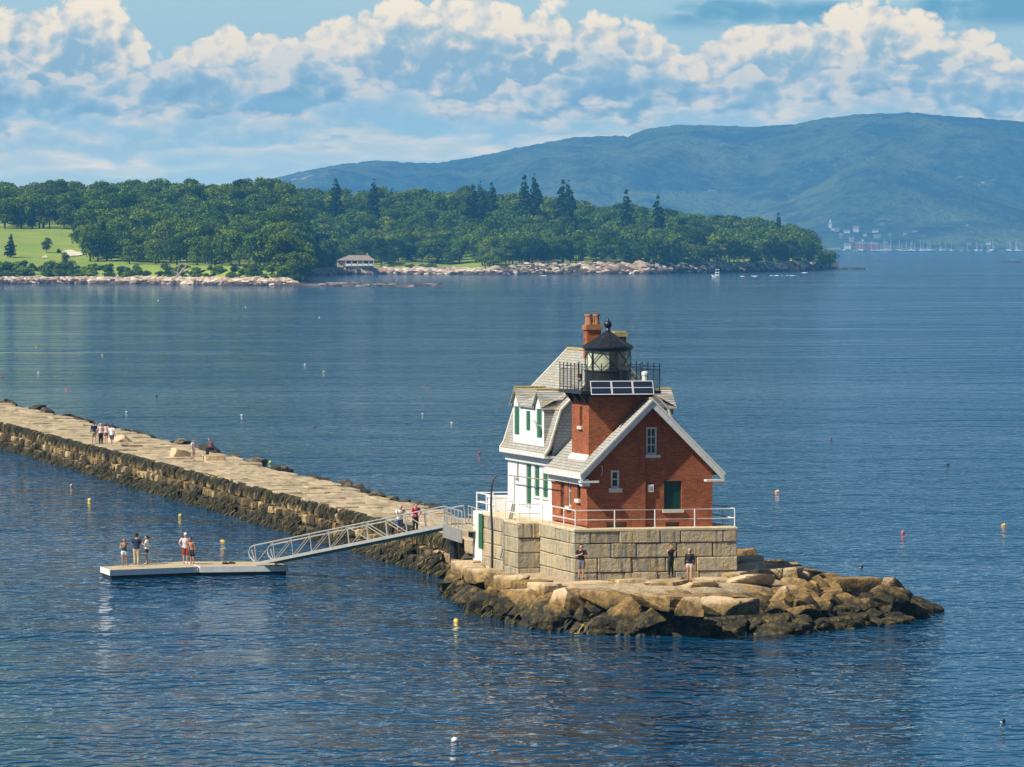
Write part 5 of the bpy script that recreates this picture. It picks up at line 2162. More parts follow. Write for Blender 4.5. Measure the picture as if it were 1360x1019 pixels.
        if stripe:
            b = MB()
            for nm, s in (('L', 1),):
                hp, kn, an = J['hip' + nm], J['knee' + nm], J['ank' + nm]
                o1 = Vector((s * 0.03, -0.045, 0))
                b.tube([hp + o1 * 1.1, kn + o1 * 0.9, an.lerp(kn, 0.3) + o1 * 0.6], [0.02, 0.016, 0.012], 6)
            b.map(fin)
            child('side_stripe', b, CL[stripe], None, o)
    if shoes:
        for nm, s in (('L', 1), ('R', -1)):
            b = MB()
            a = J['ank' + nm]
            b.tube([a + Vector((0, 0.024, -0.024)), a + Vector((0, -0.02, -0.020)), a + Vector((s * 0.003, -0.06, -0.025)), a + Vector((s * 0.004, -0.098, -0.031))], [0.019, 0.025, 0.024, 0.013], 8)
            b.map(fin)
            child('shoe', b, CL[shoes], None)
    c_, style = hair
    b = MB()
    b.ball((0, 0.012, 0.014), 0.066, 14, 10, 0.85, 0.98, 0.98)
    if style == 'long':
        ellring(b, [((0, 0.036, -0.14), 0.030, 0.014), ((0, 0.042, -0.06), 0.050, 0.028), ((0, 0.03, 0.0), 0.052, 0.04), ((0, 0.02, 0.03), 0.05, 0.04)])
    if style == 'bun':
        b.ball((0, 0.062, 0.045), 0.026, 8, 6)
    if style == 'pony':
        b.tube([Vector((0, 0.062, 0.02)), Vector((0, 0.085, -0.01)), Vector((0, 0.075, -0.09))], [0.018, 0.018, 0.006], 7)
    b.map(lambda p: fin(ht @ p + hc))
    child('hair', b, HAIR[c_], None, bo_)
    if hat:
        b = MB()
        b.lathe([(0.064, 0.018), (0.066, 0.040), (0.056, 0.066), (0.03, 0.080), (0.001, 0.083)], (0, 0.006, 0), 14, 0, 0.88, 1.04)
        b.lathe([(0.05, 0.017), (0.056, 0.024), (0.001, 0.026)], (0, -0.058, 0), 12, 0, 0.85, 0.9)
        b.map(lambda p: fin(ht @ p + hc))
        child('cap', b, CL[hat], None)
    return th


UPARMS = {'elbL': (0.155, -0.075, 0.77), 'wrL': (0.060, -0.135, 0.885), 'elbR': (-0.155, -0.075, 0.77), 'wrR': (-0.060, -0.135, 0.885)}
CROSS = {'elbL': (0.150, -0.045, 0.665), 'wrL': (0.02, -0.105, 0.70), 'elbR': (-0.150, -0.045, 0.665), 'wrR': (-0.02, -0.11, 0.72)}
AKIMBO = {'elbL': (0.215, 0.045, 0.67), 'wrL': (0.125, -0.005, 0.565), 'elbR': (-0.215, 0.045, 0.67), 'wrR': (-0.125, -0.005, 0.565)}
PHONE = {'elbL': (0.140, -0.03, 0.645), 'wrL': (0.055, -0.135, 0.70), 'elbR': (-0.140, -0.03, 0.645), 'wrR': (-0.045, -0.14, 0.71)}
RAIL = {'elbL': (0.15, -0.12, 0.66), 'wrL': (0.10, -0.215, 0.60), 'elbR': (-0.15, -0.12, 0.66), 'wrR': (-0.10, -0.215, 0.60)}
ONEUP = {'elbL': (0.150, 0.0, 0.655), 'wrL': (0.11, -0.12, 0.66)}
DZ = 0.505
# on the floating dock
person(at(165, 752.3, DZ), 10, 'woman in a dark swim top and pale shorts at the left end of the dock', 1.62, ('teal', 'swim'), ('paleblue', 'brief'), None, ('brown', 'bun'), SKIN2, PHONE,
       legs={'kneeR': (-0.06, -0.02, 0.275), 'ankR': (-0.06, 0.0, 0.042), 'kneeL': (0.075, 0.0, 0.275), 'ankL': (0.115, 0.015, 0.042)}, female=True)
person(at(181.5, 750.2, DZ), 170, 'man in a navy shirt and khaki trousers with his back turned on the dock', 1.80, ('navy', 'polo'), ('khaki', 'pants'), 'beige', ('dark', 'short'), SKIN, PHONE, hat='black')
person(at(195, 749.3, DZ), -95, 'woman in a white shirt and navy shorts facing the man in navy on the dock', 1.66, ('white', 'loose'), ('navy', 'brief'), 'beige', ('dark', 'pony'), SKIN, PHONE, female=True)
person(at(246.5, 749.0, DZ), 5, 'man in pale shirt, red shorts and white cap with hands on hips on the dock', 1.78, ('pink', 'loose'), ('red', 'shorts'), None, ('grey', 'short'), SKIN, AKIMBO, hat='white')
person(at(255.5, 749.8, DZ), -35, 'shirtless boy in dark shorts bending forward beside the man in red shorts', 1.60, None, ('black', 'shorts'), None, ('brown', 'short'), SKIN2, None, lean=16)
# on the gangway
gp = lambda f_, q: GW(gl_ * f_, q, 0.05)


def on_gangway(px):
    best = min((abs(px_of(GW(gl_ * i / 400, 0.1, 0.05))[0] - px), i) for i in range(401))[1]
    return best / 400


person(gp(on_gangway(528.5), 0.2), 20, 'man in a white shirt and dark blue shorts leaning over the gangway rail', 1.76, ('white', 'loose'), ('blue', 'shorts'), 'white', ('grey', 'short'), SKIN, {'elbL': (0.16, -0.18, 0.70), 'wrL': (0.08, -0.27, 0.61), 'elbR': (-0.16, -0.18, 0.70), 'wrR': (-0.08, -0.27, 0.61)}, lean=16)
person(gp(on_gangway(551.0), 0.15), 15, 'person in a magenta top and dark trousers leaning on the gangway rail', 1.66, ('magenta', 'long'), ('black', 'tight'), 'black', ('dark', 'short'), SKIN, {'elbL': (0.16, -0.16, 0.68), 'wrL': (0.09, -0.26, 0.60), 'elbR': (-0.16, -0.16, 0.68), 'wrR': (-0.09, -0.26, 0.60)}, lean=14, female=True)
# on the breakwater
BZ = 2.24
STEP = {'kneeL': (0.056, -0.05, 0.28), 'ankL': (0.058, -0.075, 0.042), 'kneeR': (-0.056, 0.0, 0.275), 'ankR': (-0.058, 0.07, 0.045)}
person(at(125, 589, BZ), 200, 'man in a dark top and pale shorts, leftmost walker in the group on the breakwater', 1.78, ('navy', 'long'), ('beige', 'shorts'), 'beige', ('brown', 'short'), SKIN, None, legs=STEP)
person(at(134, 590, BZ), 190, 'walker in a pale shirt and long black trousers in the breakwater group', 1.74, ('pink', 'tee'), ('black', 'pants'), 'black', ('grey', 'short'), SKIN, PHONE)
person(at(141, 588, BZ), 170, 'woman in a blush top and dark skirt in the breakwater group', 1.64, ('blush', 'tee'), ('plum', 'skirt'), 'beige', ('brown', 'long'), SKIN, None, female=True)
person(at(148.5, 592, BZ), 160, 'man in a white shirt and blue shorts, rightmost walker in the breakwater group', 1.76, ('white', 'loose'), ('blue', 'shorts'), 'white', ('brown', 'short'), SKIN, None, legs=STEP)
person(at(256.5, 612, BZ), 60, 'woman in white top and pale shorts standing alone on the breakwater, hand raised', 1.66, ('white', 'loose'), ('cream', 'brief'), 'beige', ('brown', 'bun'), SKIN, ONEUP, female=True)
pst = at(281.5, 611.5, BZ)
person((pst.x, pst.y, BZ + 0.50 * 0.9), -60, 'person in plum top and black trousers sitting on a block at the breakwater edge', 1.68, ('plum', 'long'), ('black', 'pants'), 'black', ('brown', 'short'), SKIN, ONEUP, lean=14, sit=True)
sb = rock(SLABS[3], 'seat_block', (pst.x + 0.15, pst.y + 0.1, BZ + 0.15), (1.7, 1.1, 0.55), (0, 0, 0.3), 'pale angular block used as a seat on the breakwater edge', 'granite block', None)
rock(SLABS[1], 'leaning_slab', at(240.5, 604, BZ + 0.15), (1.5, 1.1, 0.8), (0.1, 0.2, 0.5), 'pale slab lying beside the woman in white on the breakwater', 'granite slab', None)
rock(ROCKS[5], 'leaning_slab', at(160, 584, BZ + 0.2), (2.2, 1.4, 0.9), (0.1, 0.2, 0.2), 'pale tilted slab just right of the walking group on the breakwater', 'granite slab', None)
# on the islet
person(at(772, 769.0, 2.08), 0, 'person in a black shirt and grey shorts pointing a camera at the near pier corner', 1.74, ('black', 'tee'), ('grey', 'shorts'), 'black', ('dark', 'short'), SKIN, CROSS)
person(at(891, 767.0, 2.12), 25, 'woman in a black top and lime striped leggings raising both hands before the stone pier', 1.70, ('black', 'tank'), ('black', 'tight'), 'black', ('brown', 'pony'), SKIN2, UPARMS, female=True, stripe='lime')
person(at(916, 772.5, 2.10), -10, 'blonde woman in a black blouse and pale shorts on the slab before the pier', 1.66, ('black', 'long'), ('blush', 'brief'), 'black', ('blonde', 'bun'), SKIN, None, legs=STEP, female=True)

# small things lying on the dock
for (x, y, lab) in ((298.5, 749.5, 'left dark sandal bag lying on the dock deck'), (307, 749.0, 'right dark towel heap lying on the dock deck')):
    p = at(x, y, DZ)
    k = MB()
    k.ball((0, 0, 0.06), 0.14, 10, 6, 1.3, 0.8, 0.45)
    k.ball((0.15, 0.05, 0.05), 0.09, 8, 6, 1.3, 0.9, 0.55)
    k.tube([(-0.1, 0, 0.1), (-0.03, -0.02, 0.18), (0.08, 0, 0.11)], 0.012, 5)
    k.map(lambda q: q + p)
    solo('beach_bag', k, CL['black'], lab, 'bag', tuple(p), smooth=True)

# ------------------------------------------------------------------ buoys
BC = {k: paint('buoy_' + k, v, 0.4, 0.08, 6.0) for k, v in dict(yellow=(0.66, 0.46, 0.05), orange=(0.62, 0.25, 0.08), red=(0.45, 0.03, 0.03), white=(0.78, 0.78, 0.76),
                                                               pink=(0.75, 0.30, 0.45), dark=(0.02, 0.022, 0.03), lime=(0.55, 0.62, 0.10)).items()}
bmesh_cache = {}


def buoy(px, py, c1, c2, size, label, lying=False):
    p = at(px, py, 0.0)
    th = bpy.data.objects.new('buoy', None)
    COL.objects.link(th)
    th.location = p
    th['label'] = label
    th['category'] = 'buoy'
    s = size * 0.56
    if lying:
        th.rotation_euler = (0, R(68), R((px * 37) % 360))
    else:
        th.rotation_euler = (R(12), R((px * 13) % 20 - 10), 0)
    k = MB()
    k.lathe([(0.05 * s, -0.62 * s), (0.30 * s, -0.45 * s), (0.42 * s, -0.15 * s), (0.43 * s, 0.10 * s), (0.36 * s, 0.36 * s), (0.16 * s, 0.52 * s), (0.001, 0.54 * s)], (0, 0, 0), 14)
    o = bpy.data.objects.new('float', k.mesh('float', BC[c1], smooth=True))
    COL.objects.link(o)
    o.parent = th
    k = MB()
    k.lathe([(0.40 * s, 0.08 * s), (0.437 * s, 0.10 * s), (0.372 * s, 0.365 * s), (0.17 * s, 0.53 * s), (0.001, 0.555 * s)], (0, 0, 0), 14)
    o = bpy.data.objects.new('cap_band', k.mesh('cap_band', BC[c2], smooth=True))
    COL.objects.link(o)
    o.parent = th
    k = MB()
    k.tube([(0, 0, -0.9 * s), (0, 0, 0.68 * s)], 0.05 * s, 6)
    o = bpy.data.objects.new('spindle', k.mesh('spindle', BC['white'] if c2 != 'white' else BC['dark']))
    COL.objects.link(o)
    o.parent = th


for b_ in (
    (119, 664.5, 'yellow', 'yellow', 0.62, 'yellow round buoy in the sheltered water left of the dock people, lower of two', True),
    (95, 645.5, 'white', 'orange', 0.5, 'small white buoy with an orange top close above the yellow one at left', False),
    (240, 685.5, 'yellow', 'yellow', 0.62, 'yellow buoy between the breakwater wall and the dock', True),
    (296, 720.0, 'yellow', 'orange', 0.62, 'yellow and orange buoy just behind the dock near the gangway foot', True),
    (606, 825.5, 'yellow', 'orange', 0.60, 'yellow buoy beside the weedy foot of the islet', True),
    (604, 985.0, 'pink', 'white', 0.58, 'pink and white buoy in the bottom foreground water', False),
    (1332, 958.5, 'white', 'dark', 0.42, 'white buoy with a dark band in the bottom right foreground', False),
    (1199, 708.0, 'red', 'white', 0.55, 'red and white buoy on the open water right of the pier', True),
    (1144, 753.5, 'white', 'dark', 0.45, 'white buoy floating just above the right end of the rocks', False),
    (1032, 653.5, 'orange', 'white', 0.62, 'pale orange buoy right of the railing corner', True),
    (1333, 698.0, 'orange', 'yellow', 0.55, 'orange buoy near the right edge of the picture', True),
    (1104, 583.5, 'white', 'dark', 0.45, 'white buoy with dark stick level with the front gable', False),
    (1259, 617.5, 'dark', 'dark', 0.5, 'dark buoy far right on the open water', False),
    (637, 602.5, 'red', 'red', 0.5, 'red buoy left of the white house eave', False),
    (600, 562.0, 'orange', 'white', 0.5, 'small orange buoy left of the dormer', True),
    (561, 550.0, 'white', 'white', 0.4, 'small white buoy in the mid water left of the house', False),
    (418, 568.0, 'red', 'dark', 0.5, 'dark red buoy above the middle of the breakwater', False),
    (321, 552.5, 'red', 'white', 0.55, 'red buoy with white cap above the lone woman on the breakwater', False),
    (359, 615.0, 'yellow', 'lime', 0.6, 'yellow buoy peeping over the far breakwater boulders', False),
    (168, 548.0, 'white', 'white', 0.5, 'small white buoy above the walking group', False),
    (208, 526.0, 'red', 'dark', 0.6, 'red and dark buoy in the mid water at left', False),
    (88, 517.5, 'red', 'orange', 0.62, 'red and orange buoy above the left part of the breakwater', True),
    (51, 495.5, 'red', 'white', 0.6, 'red buoy with white top near the left edge', False),
    (3, 501.0, 'red', 'red', 0.6, 'red buoy at the extreme left edge', False),
    (48, 461.5, 'yellow', 'yellow', 0.6, 'yellow buoy far out near the left edge', False),
    (79, 467.0, 'dark', 'red', 0.6, 'dark buoy right of the far yellow one at left', False),
    (136, 472.5, 'lime', 'yellow', 0.7, 'lime yellow buoy far out left of centre', False),
    (405, 484.5, 'yellow', 'white', 0.6, 'left yellow buoy of the far pair in the middle water', False),
    (430, 494.5, 'yellow', 'lime', 0.7, 'right yellow green buoy of the far pair in the middle water', False),
    (567, 512.0, 'red', 'red', 0.55, 'tiny red buoy far out left of the dormer', False),
    (424, 422.0, 'white', 'white', 0.7, 'tiny white buoy far out below the stone cottage', False),
    (326, 408.5, 'white', 'white', 0.7, 'tiny white buoy far out below the dark shore trees', False),
    (210, 399.5, 'orange', 'white', 0.9, 'tiny orange buoy far out below the left shore', False),
):
    buoy(*b_)


# ------------------------------------------------------------------ headland
RID = [(-900, 36), (-300, 38), (0, 38), (100, 39), (200, 39), (300, 39), (400, 40), (450, 40), (500, 40), (560, 40), (620, 40), (700, 37), (760, 32), (800, 29),
       (860, 27), (920, 23), (960, 23), (1000, 21), (1040, 17), (1070, 13), (1090, 7), (1102, 3), (1130, 1)]
SHN = [(-900, 376.5), (0, 377.5), (100, 377), (200, 377.5), (300, 379), (400, 379.5), (450, 380)]
SHF = [(330, 367), (420, 366), (500, 364.5), (600, 364.5), (660, 364.5), (760, 364), (860, 364), (950, 362.5), (1050, 360.5), (1100, 358), (1150, 357)]


def near_z(px, t):
    r_ = lerp_tab(RID, px)
    lawn = 8.0 + 19.0 * sstep(40, 430, t) if px < 130 else 8.0 + (10 + 9 * sstep(260, 130, px)) * sstep(40, 430, t)
    if t < 0:
        z = t * 0.12
    elif t < 9:
        z = 2.6 * (t / 9)
    elif t < 40:
        z = 2.6 + 5.4 * sstep(9, 40, t)
    else:
        z = lawn + (max(r_, lawn) - lawn) * sstep(380, 820, t)
    e = sstep(412, 380, px)
    return -1.5 + (z + 1.5) * e


def far_z(px, t):
    r_ = lerp_tab(RID, px)
    hb = 3.4 if px < 640 else 3.4 + 3.2 * sstep(640, 720, px)
    hb = min(hb, 1 + r_ * 0.6)
    lw = 2.0 + 1.0 * math.sin(px * 0.05)
    if t < 0:
        z = t * 0.12
    elif t < 26:
        z = hb * (t / 26) ** 0.8
    else:
        z = hb + lw * sstep(26, 130, t) + (r_ - hb - lw) * sstep(110, 560, t)
        z = min(z, max(r_, hb))
    e = sstep(1128, 1085, px)
    return -1.2 + (z + 1.2) * (0.12 + 0.88 * e if t > 0 else e)


def shore_d(px, tab):
    return at(680, lerp_tab(tab, px), 0).y


def hp(px, t, tab, zf):
    d_ = shore_d(px, tab) + t
    return Vector(((px - 680) / F * d_, d_, zf(px, t)))


TS = [-60, -20, 0, 2, 4, 6, 9, 12, 16, 20, 26, 32, 40, 50, 65, 85, 110, 140, 170, 200, 240, 280, 320, 360, 400, 450, 500, 560, 620, 700, 800, 900, 1000, 1150, 1400]


def sheet(name, p0, p1, st, tab, zf):
    k = MB()
    xs = [p0 + st * i for i in range(int((p1 - p0) / st) + 1)]
    vs = []
    for x in xs:
        for t in TS:
            q = hp(x, t, tab, zf)
            nn = noise.noise(Vector((q.x * 0.11, q.y * 0.11, 1)))
            n3 = noise.noise(Vector((q.x * 0.4, q.y * 0.4, 5)))
            f_ = 1.0 if 0 < t < 12 else 0.35
            vs.append((q.x, q.y + (nn * 5 if t < 30 else 0), q.z + f_ * (0.8 * nn + 0.5 * n3) * (1 if t > -5 else 0)))
    m_ = len(TS)
    k.add(vs, [(i * m_ + j, (i + 1) * m_ + j, (i + 1) * m_ + j + 1, i * m_ + j + 1) for i in range(len(xs) - 1) for j in range(m_ - 1)])
    return solo(name, k, M['land'], None, None, kind='structure', smooth=True)


sheet('near_headland', -420, 416, 2.0, SHN, near_z)
sheet('far_headland', 330, 1150, 2.0, SHF, far_z)
# low rock ledge running out to the right of the near headland
hr = random.Random(21)
k = MB()
for i in range(260):
    x = hr.uniform(395, 585)
    p = at(x, 379.5 + hr.uniform(-0.9, 0.9), 0)
    s = hr.uniform(1.5, 5.0) * (1.0 if x < 480 else 0.7)
    b = rock_mesh(300 + i % 9, s * 2.2, s, s * 0.55, 3.5, 3, 0.06, 2)
    b.map(lambda q: q + Vector((p.x, p.y, hr.uniform(-0.3, 0.2))))
    k.add(b.v, b.f)
solo('tidal_ledge', k, mat('ledge_rock', lambda t, b, o: (t.put(b.inputs['Base Color'], t.ramp(t.geo('Random Per Island'), [(0, (0.03, 0.025, 0.02)), (0.7, (0.10, 0.075, 0.055)), (0.9, (0.30, 0.24, 0.18)), (1, (0.5, 0.42, 0.34))])),)), None, None, kind='structure')
# shore boulders (uncountable scatter of stones along the waterline)
k = MB()
protos = [rock_mesh(400 + i, 1, 1, 1, 3.2, 4, 0.06, 2) for i in range(8)]
k2 = MB()
for i in range(5200):
    if i < 2100:
        x = hr.uniform(-60, 410)
        t = hr.uniform(0.5, 11)
        p = hp(x, t, SHN, near_z)
        s = hr.uniform(0.7, 2.4) * (1.5 if hr.random() < 0.1 else 1)
    else:
        x = hr.uniform(405, 1135)
        t = hr.uniform(0, 26) if x < 900 else hr.uniform(0, 18)
        p = hp(x, t, SHF, far_z)
        s = hr.uniform(0.9, 3.0) * (1.6 if hr.random() < 0.12 else 1)
    b = hr.choice(protos)
    ca, sa = math.cos(i), math.sin(i)
    sx, sy, sz = s * 1.5, s, s * 0.75
    dst = k2 if (t < 4.5 and hr.random() < 0.85) or x > 1085 or (x > 640 and hr.random() < 0.5) else k
    dst.add([(p.x + (q[0] * ca - q[1] * sa) * sx, p.y + (q[0] * sa + q[1] * ca) * sy, p.z + q[2] * sz) for q in b.v], b.f)
stone = lambda nm, st: mat(nm, lambda t, b, o: (t.put(b.inputs['Base Color'], t.ramp(t.geo('Random Per Island'), st)), t.put(b.inputs['Roughness'], 0.95)))
solo('shore_stones', k, stone('shore_stone', [(0, (0.22, 0.15, 0.10)), (0.4, (0.42, 0.31, 0.22)), (0.8, (0.62, 0.50, 0.38)), (1, (0.75, 0.66, 0.54))]), 'pale stones and ledges strewn along the far shore', 'stones', kind='stuff')
solo('wet_shore_stones', k2, stone('wet_shore_stone', [(0, (0.022, 0.018, 0.015)), (0.6, (0.07, 0.05, 0.04)), (1, (0.17, 0.12, 0.09))]), 'dark wet stones along the far waterline', 'stones', kind='stuff')
# sand bunker and beach patch
def patch(name, cx, cy, tab, zf, wpx, dt, label, m_):
    k = MB()
    d0 = shore_d(cx, tab)
    best = min(range(0, 900, 2), key=lambda t: abs(px_of(hp(cx, t, tab, zf))[1] - cy))
    vs = []
    for i in range(22):
        a = 2 * math.pi * i / 22
        rr_ = 1 + 0.22 * math.sin(3 * a + cx) + 0.1 * math.sin(5 * a)
        q = hp(cx + wpx * rr_ * math.cos(a), best + dt * rr_ * math.sin(a), tab, zf)
        vs.append((q.x, q.y, q.z + 0.35))
    c = hp(cx, best, tab, zf)
    vs.append((c.x, c.y, c.z + 0.45))
    k.add(vs, [(i, (i + 1) % 22, 22) for i in range(22)])
    solo(name, k, m_, label, 'sand', kind='structure')


patch('sand_bunker', 96, 337.5, SHN, near_z, 15, 22, None, M['sand'])
patch('sand_bunker', 60, 342.0, SHN, near_z, 3.5, 8, None, M['sand'])

# ------------------------------------------------------------------ trees
NPR = np.random.RandomState(4)


def leaf_cloud(lobes, n_leaf, size, seed, flat=0.0, down=0.0):
    """small leaf-clump faces spread near the surface of a set of ellipsoid lobes -> verts, quads"""
    rs = np.random.RandomState(seed)
    lob = np.array(lobes)          # x y z rx ry rz
    wgt = (lob[:, 3] * lob[:, 4]) ** 0.9
    idx = rs.choice(len(lob), n_leaf, p=wgt / wgt.sum())
    dirs = rs.normal(size=(n_leaf, 3))
    dirs /= np.linalg.norm(dirs, axis=1, keepdims=True)
    dirs[:, 2] = np.where((dirs[:, 2] < -0.25) & (rs.rand(n_leaf) < 0.7), -dirs[:, 2] * 0.6, dirs[:, 2])
    rad = 0.72 + 0.36 * rs.rand(n_leaf) ** 0.7
    c = lob[idx, :3] + dirs * lob[idx, 3:6] * rad[:, None]
    nr = dirs + rs.normal(size=(n_leaf, 3)) * 0.55 + np.array([0, 0, 0.35])
    nr /= np.linalg.norm(nr, axis=1, keepdims=True)
    a = np.cross(nr, rs.normal(size=(n_leaf, 3)))
    a /= np.linalg.norm(a, axis=1, keepdims=True) + 1e-9
    b = np.cross(nr, a)
    s = size * (0.6 + 0.8 * rs.rand(n_leaf))[:, None]
    e = (0.55 + 0.45 * rs.rand(n_leaf))[:, None]
    bend = nr * s * 0.25
    v = np.stack([c - a * s * 0.5, c - b * s * 0.5 * e + bend, c + a * s * 0.5, c + b * s * 0.5 * e + bend], axis=1).reshape(-1, 3)
    f = np.arange(n_leaf * 4).reshape(-1, 4)
    return v, f


def np_mesh(name, v, f, m_):
    me = bpy.data.meshes.new(name)
    nv, nf = len(v), len(f)
    kf = f.shape[1]
    me.vertices.add(nv)
    me.vertices.foreach_set('co', np.ascontiguousarray(v, dtype=np.float32).ravel())
    me.loops.add(nf * kf)
    me.loops.foreach_set('vertex_index', np.ascontiguousarray(f, dtype=np.int32).ravel())
    me.polygons.add(nf)
    me.polygons.foreach_set('loop_start', np.arange(0, nf * kf, kf, dtype=np.int32))
    me.materials.append(m_)
    me.update(calc_edges=True)
    return me


def broad_lobes(seed, h, w_):
    rs = random.Random(seed)
    lb = []
    nL = rs.randint(9, 14)
    for i in range(nL):
        a = i * 2.4 + rs.uniform(-0.5, 0.5)
        zf = rs.uniform(0.24, 0.88)
        env = math.sin(math.pi * min(1, (zf - 0.12) / 0.92)) ** 0.6
        r_ = w_ * 0.5 * env * rs.uniform(0.35, 0.72)
        s = w_ * rs.uniform(0.17, 0.30)
        lb.append((r_ * math.cos(a), r_ * math.sin(a), h * zf, s, s, s * rs.uniform(0.6, 0.85)))
    lb.append((0, 0, h * 0.62, w_ * 0.30, w_ * 0.30, h * 0.28))
    lb.append((rs.uniform(-1, 1), 0, h * 0.84, w_ * 0.2, w_ * 0.2, h * 0.13))
    return lb


def conif_lobes(seed, h, w_):
    rs = random.Random(seed)
    lb = []
    k = 11
    for i in range(k):
        zf = 0.16 + 0.8 * i / (k - 1)
        r_ = (w_ * 0.5 * (1 - zf) ** 0.8 + 0.3) * rs.uniform(0.85, 1.15)
        for j in range(3):
            a = rs.uniform(0, 6.28)
            o = r_ * rs.uniform(0.1, 0.5)
            lb.append((o * math.cos(a), o * math.sin(a), h * zf + rs.uniform(-0.5, 0.3), r_ * 0.66, r_ * 0.66, h * 0.055))
    lb.append((0, 0, h * 0.97, 0.35, 0.35, h * 0.06))
    return lb


def trunk_mb(h, w_, seed, con=False):
    rs = random.Random(seed)
    k = MB()
    lx = rs.uniform(-0.4, 0.4)
    r0 = 0.035 * h * (0.6 if con else 0.75)
    k.tube([(0, 0, -1.0), (0, 0, 0.1 * h), (lx * 0.5, 0, 0.45 * h), (lx, 0, 0.8 * h)], [r0 * 1.2, r0, r0 * 0.65, r0 * 0.15], 6)
    if not con:
        for i in range(5):
            a = i * 1.26 + rs.uniform(-0.3, 0.3)
            z0 = h * rs.uniform(0.22, 0.45)
            r_ = w_ * rs.uniform(0.22, 0.36)
            k.tube([(lx * 0.3, 0, z0), (r_ * 0.5 * math.cos(a), r_ * 0.5 * math.sin(a), z0 + h * 0.14), (r_ * math.cos(a), r_ * math.sin(a), z0 + h * 0.28)], [r0 * 0.5, r0 * 0.35, r0 * 0.12], 5)
    return k


def tree_proto(kind, seed):
    if kind == 'broad':
        h, w_ = 15.0, 12.0
        lb, nl, sz, mt = broad_lobes(seed, h, w_), 2400, 0.72, M['leaf']
    elif kind == 'tall':
        h, w_ = 18.0, 11.0
        lb, nl, sz, mt = broad_lobes(seed, h, w_), 2400, 0.72, M['leaf']
    elif kind == 'bush':
        h, w_ = 4.2, 5.5
        rs = random.Random(seed)
        lb = [(rs.uniform(-1.8, 1.8), rs.uniform(-1.8, 1.8), rs.uniform(0.5, 2.6), rs.uniform(1, 1.6), rs.uniform(1, 1.6), rs.uniform(0.8, 1.3)) for _ in range(7)]
        nl, sz, mt = 420, 0.75, M['scrub']
    else:
        h, w_ = 19.0, 6.6
        lb, nl, sz, mt = conif_lobes(seed, h, w_), 1300, 0.85, M['conif']
    v, f = leaf_cloud(lb, nl, sz, seed)
    crown = np_mesh('crown', v, f, mt)
    tk = trunk_mb(h, w_, seed, kind == 'conif').mesh('trunk', M['bark'])
    root = bpy.data.objects.new('tree', None)
    c = bpy.data.objects.new('crown', crown)
    t = bpy.data.objects.new('trunk', tk)
    c.parent = root
    t.parent = root
    # thin version for the mass of the wood
    v2, f2 = leaf_cloud(lb, int(nl * 0.34), sz * 1.6, seed + 50)
    return dict(crown=crown, trunk=tk, h=h, thin=(v2, f2))


PT = {'broad': [tree_proto('broad', 100 + i) for i in range(6)], 'tall': [tree_proto('tall', 120 + i) for i in range(3)],
      'conif': [tree_proto('conif', 140 + i) for i in range(3)], 'bush': [tree_proto('bush', 160 + i) for i in range(4)]}
for o in list(bpy.data.objects):
    if o.users_collection == () and o.name.split('.')[0] in ('tree', 'crown', 'trunk'):
        bpy.data.objects.remove(o)


def put_tree(kind, i, p, sc, rz, name, label, cat='tree', group=None, wide=1.0):
    pr_ = PT[kind][i % len(PT[kind])]
    r = bpy.data.objects.new(name, None)
    COL.objects.link(r)
    r.location = p
    r.rotation_euler = (0, 0, rz)
    r.scale = (sc * wide, sc * wide, sc)
    r['label'] = label
    r['category'] = cat
    if group:
        r['group'] = group
    c = bpy.data.objects.new('crown', pr_['crown'])
    COL.objects.link(c)
    c.parent = r
    if kind != 'bush':
        t = bpy.data.objects.new('trunk', pr_['trunk'])
        COL.objects.link(t)
        t.parent = r
    return r


# candidate trees
tr_ = random.Random(33)
cand = []


def lawn_here(px, t, far):
    """open grass, no trees"""
    if not far:
        edge = 118 + 14 * math.sin(t * 0.02)
        if px < edge and t < 395:
            return True
        if px < 335 and t < 84:
            return True
        if px < 290 and t < 116:
            return True
        return t < 34
    if px < 470:
        return t < (80 if px > 425 else 40)
    if px < 520:
        return t < 80
    if px < 640:
        return t < 150
    if px < 780:
        return t < 44
    if px < 830:
        return t < 62
    if px < 1090:
        return t < 24
    return t < 4


grid = {}


def ok_place(x, y, rad):
    gx_, gy_2 = int(x // 8), int(y // 8)
    for i in (-2, -1, 0, 1, 2):
        for j in (-2, -1, 0, 1, 2):
            for (a, b) in grid.get((gx_ + i, gy_2 + j), ()):
                if (a - x) ** 2 + (b - y) ** 2 < rad * rad:
                    return False
    grid.setdefault((gx_, gy_2), []).append((x, y))
    return True


for far in (False, True):
    tab, zf = (SHF, far_z) if far else (SHN, near_z)
    nc = 30000
    for _ in range(nc):
        px = tr_.uniform(340, 1112) if far else tr_.uniform(-330, 405)
        t = tr_.uniform(3, 620) if far else (tr_.uniform(30, 930) if px < 300 else tr_.uniform(14, 930))
        if far and px > 1085 and t > 90:
            continue
        if far and px < 420 and t < 30:
            continue
        if lawn_here(px, t, far):
            continue
        p = hp(px, t, tab, zf)
        if p.z < 1.0:
            continue
        edge_row = lawn_here(px, t - 40, far) if t > 45 else True
        rad = 5.8 if edge_row else 7.6
        if not ok_place(p.x, p.y, rad):
            continue
        con = noise.noise(Vector((p.x * 0.008, p.y * 0.008, 9))) > 0.33
        kind = 'conif' if (con and tr_.random() < 0.5) or tr_.random() < 0.025 else ('tall' if tr_.random() < 0.22 else 'broad')
        sc = tr_.choice((0.62, 0.75, 0.82, 0.88, 0.95, 1.02, 1.12)) * tr_.uniform(0.93, 1.07)
        if kind == 'conif':
            sc *= tr_.uniform(0.65, 0.95)
        if far and px > 1080:
            sc *= 0.75
        cand.append([px, t, p, kind, sc, far])
cand.sort(key=lambda c: c[2].y)
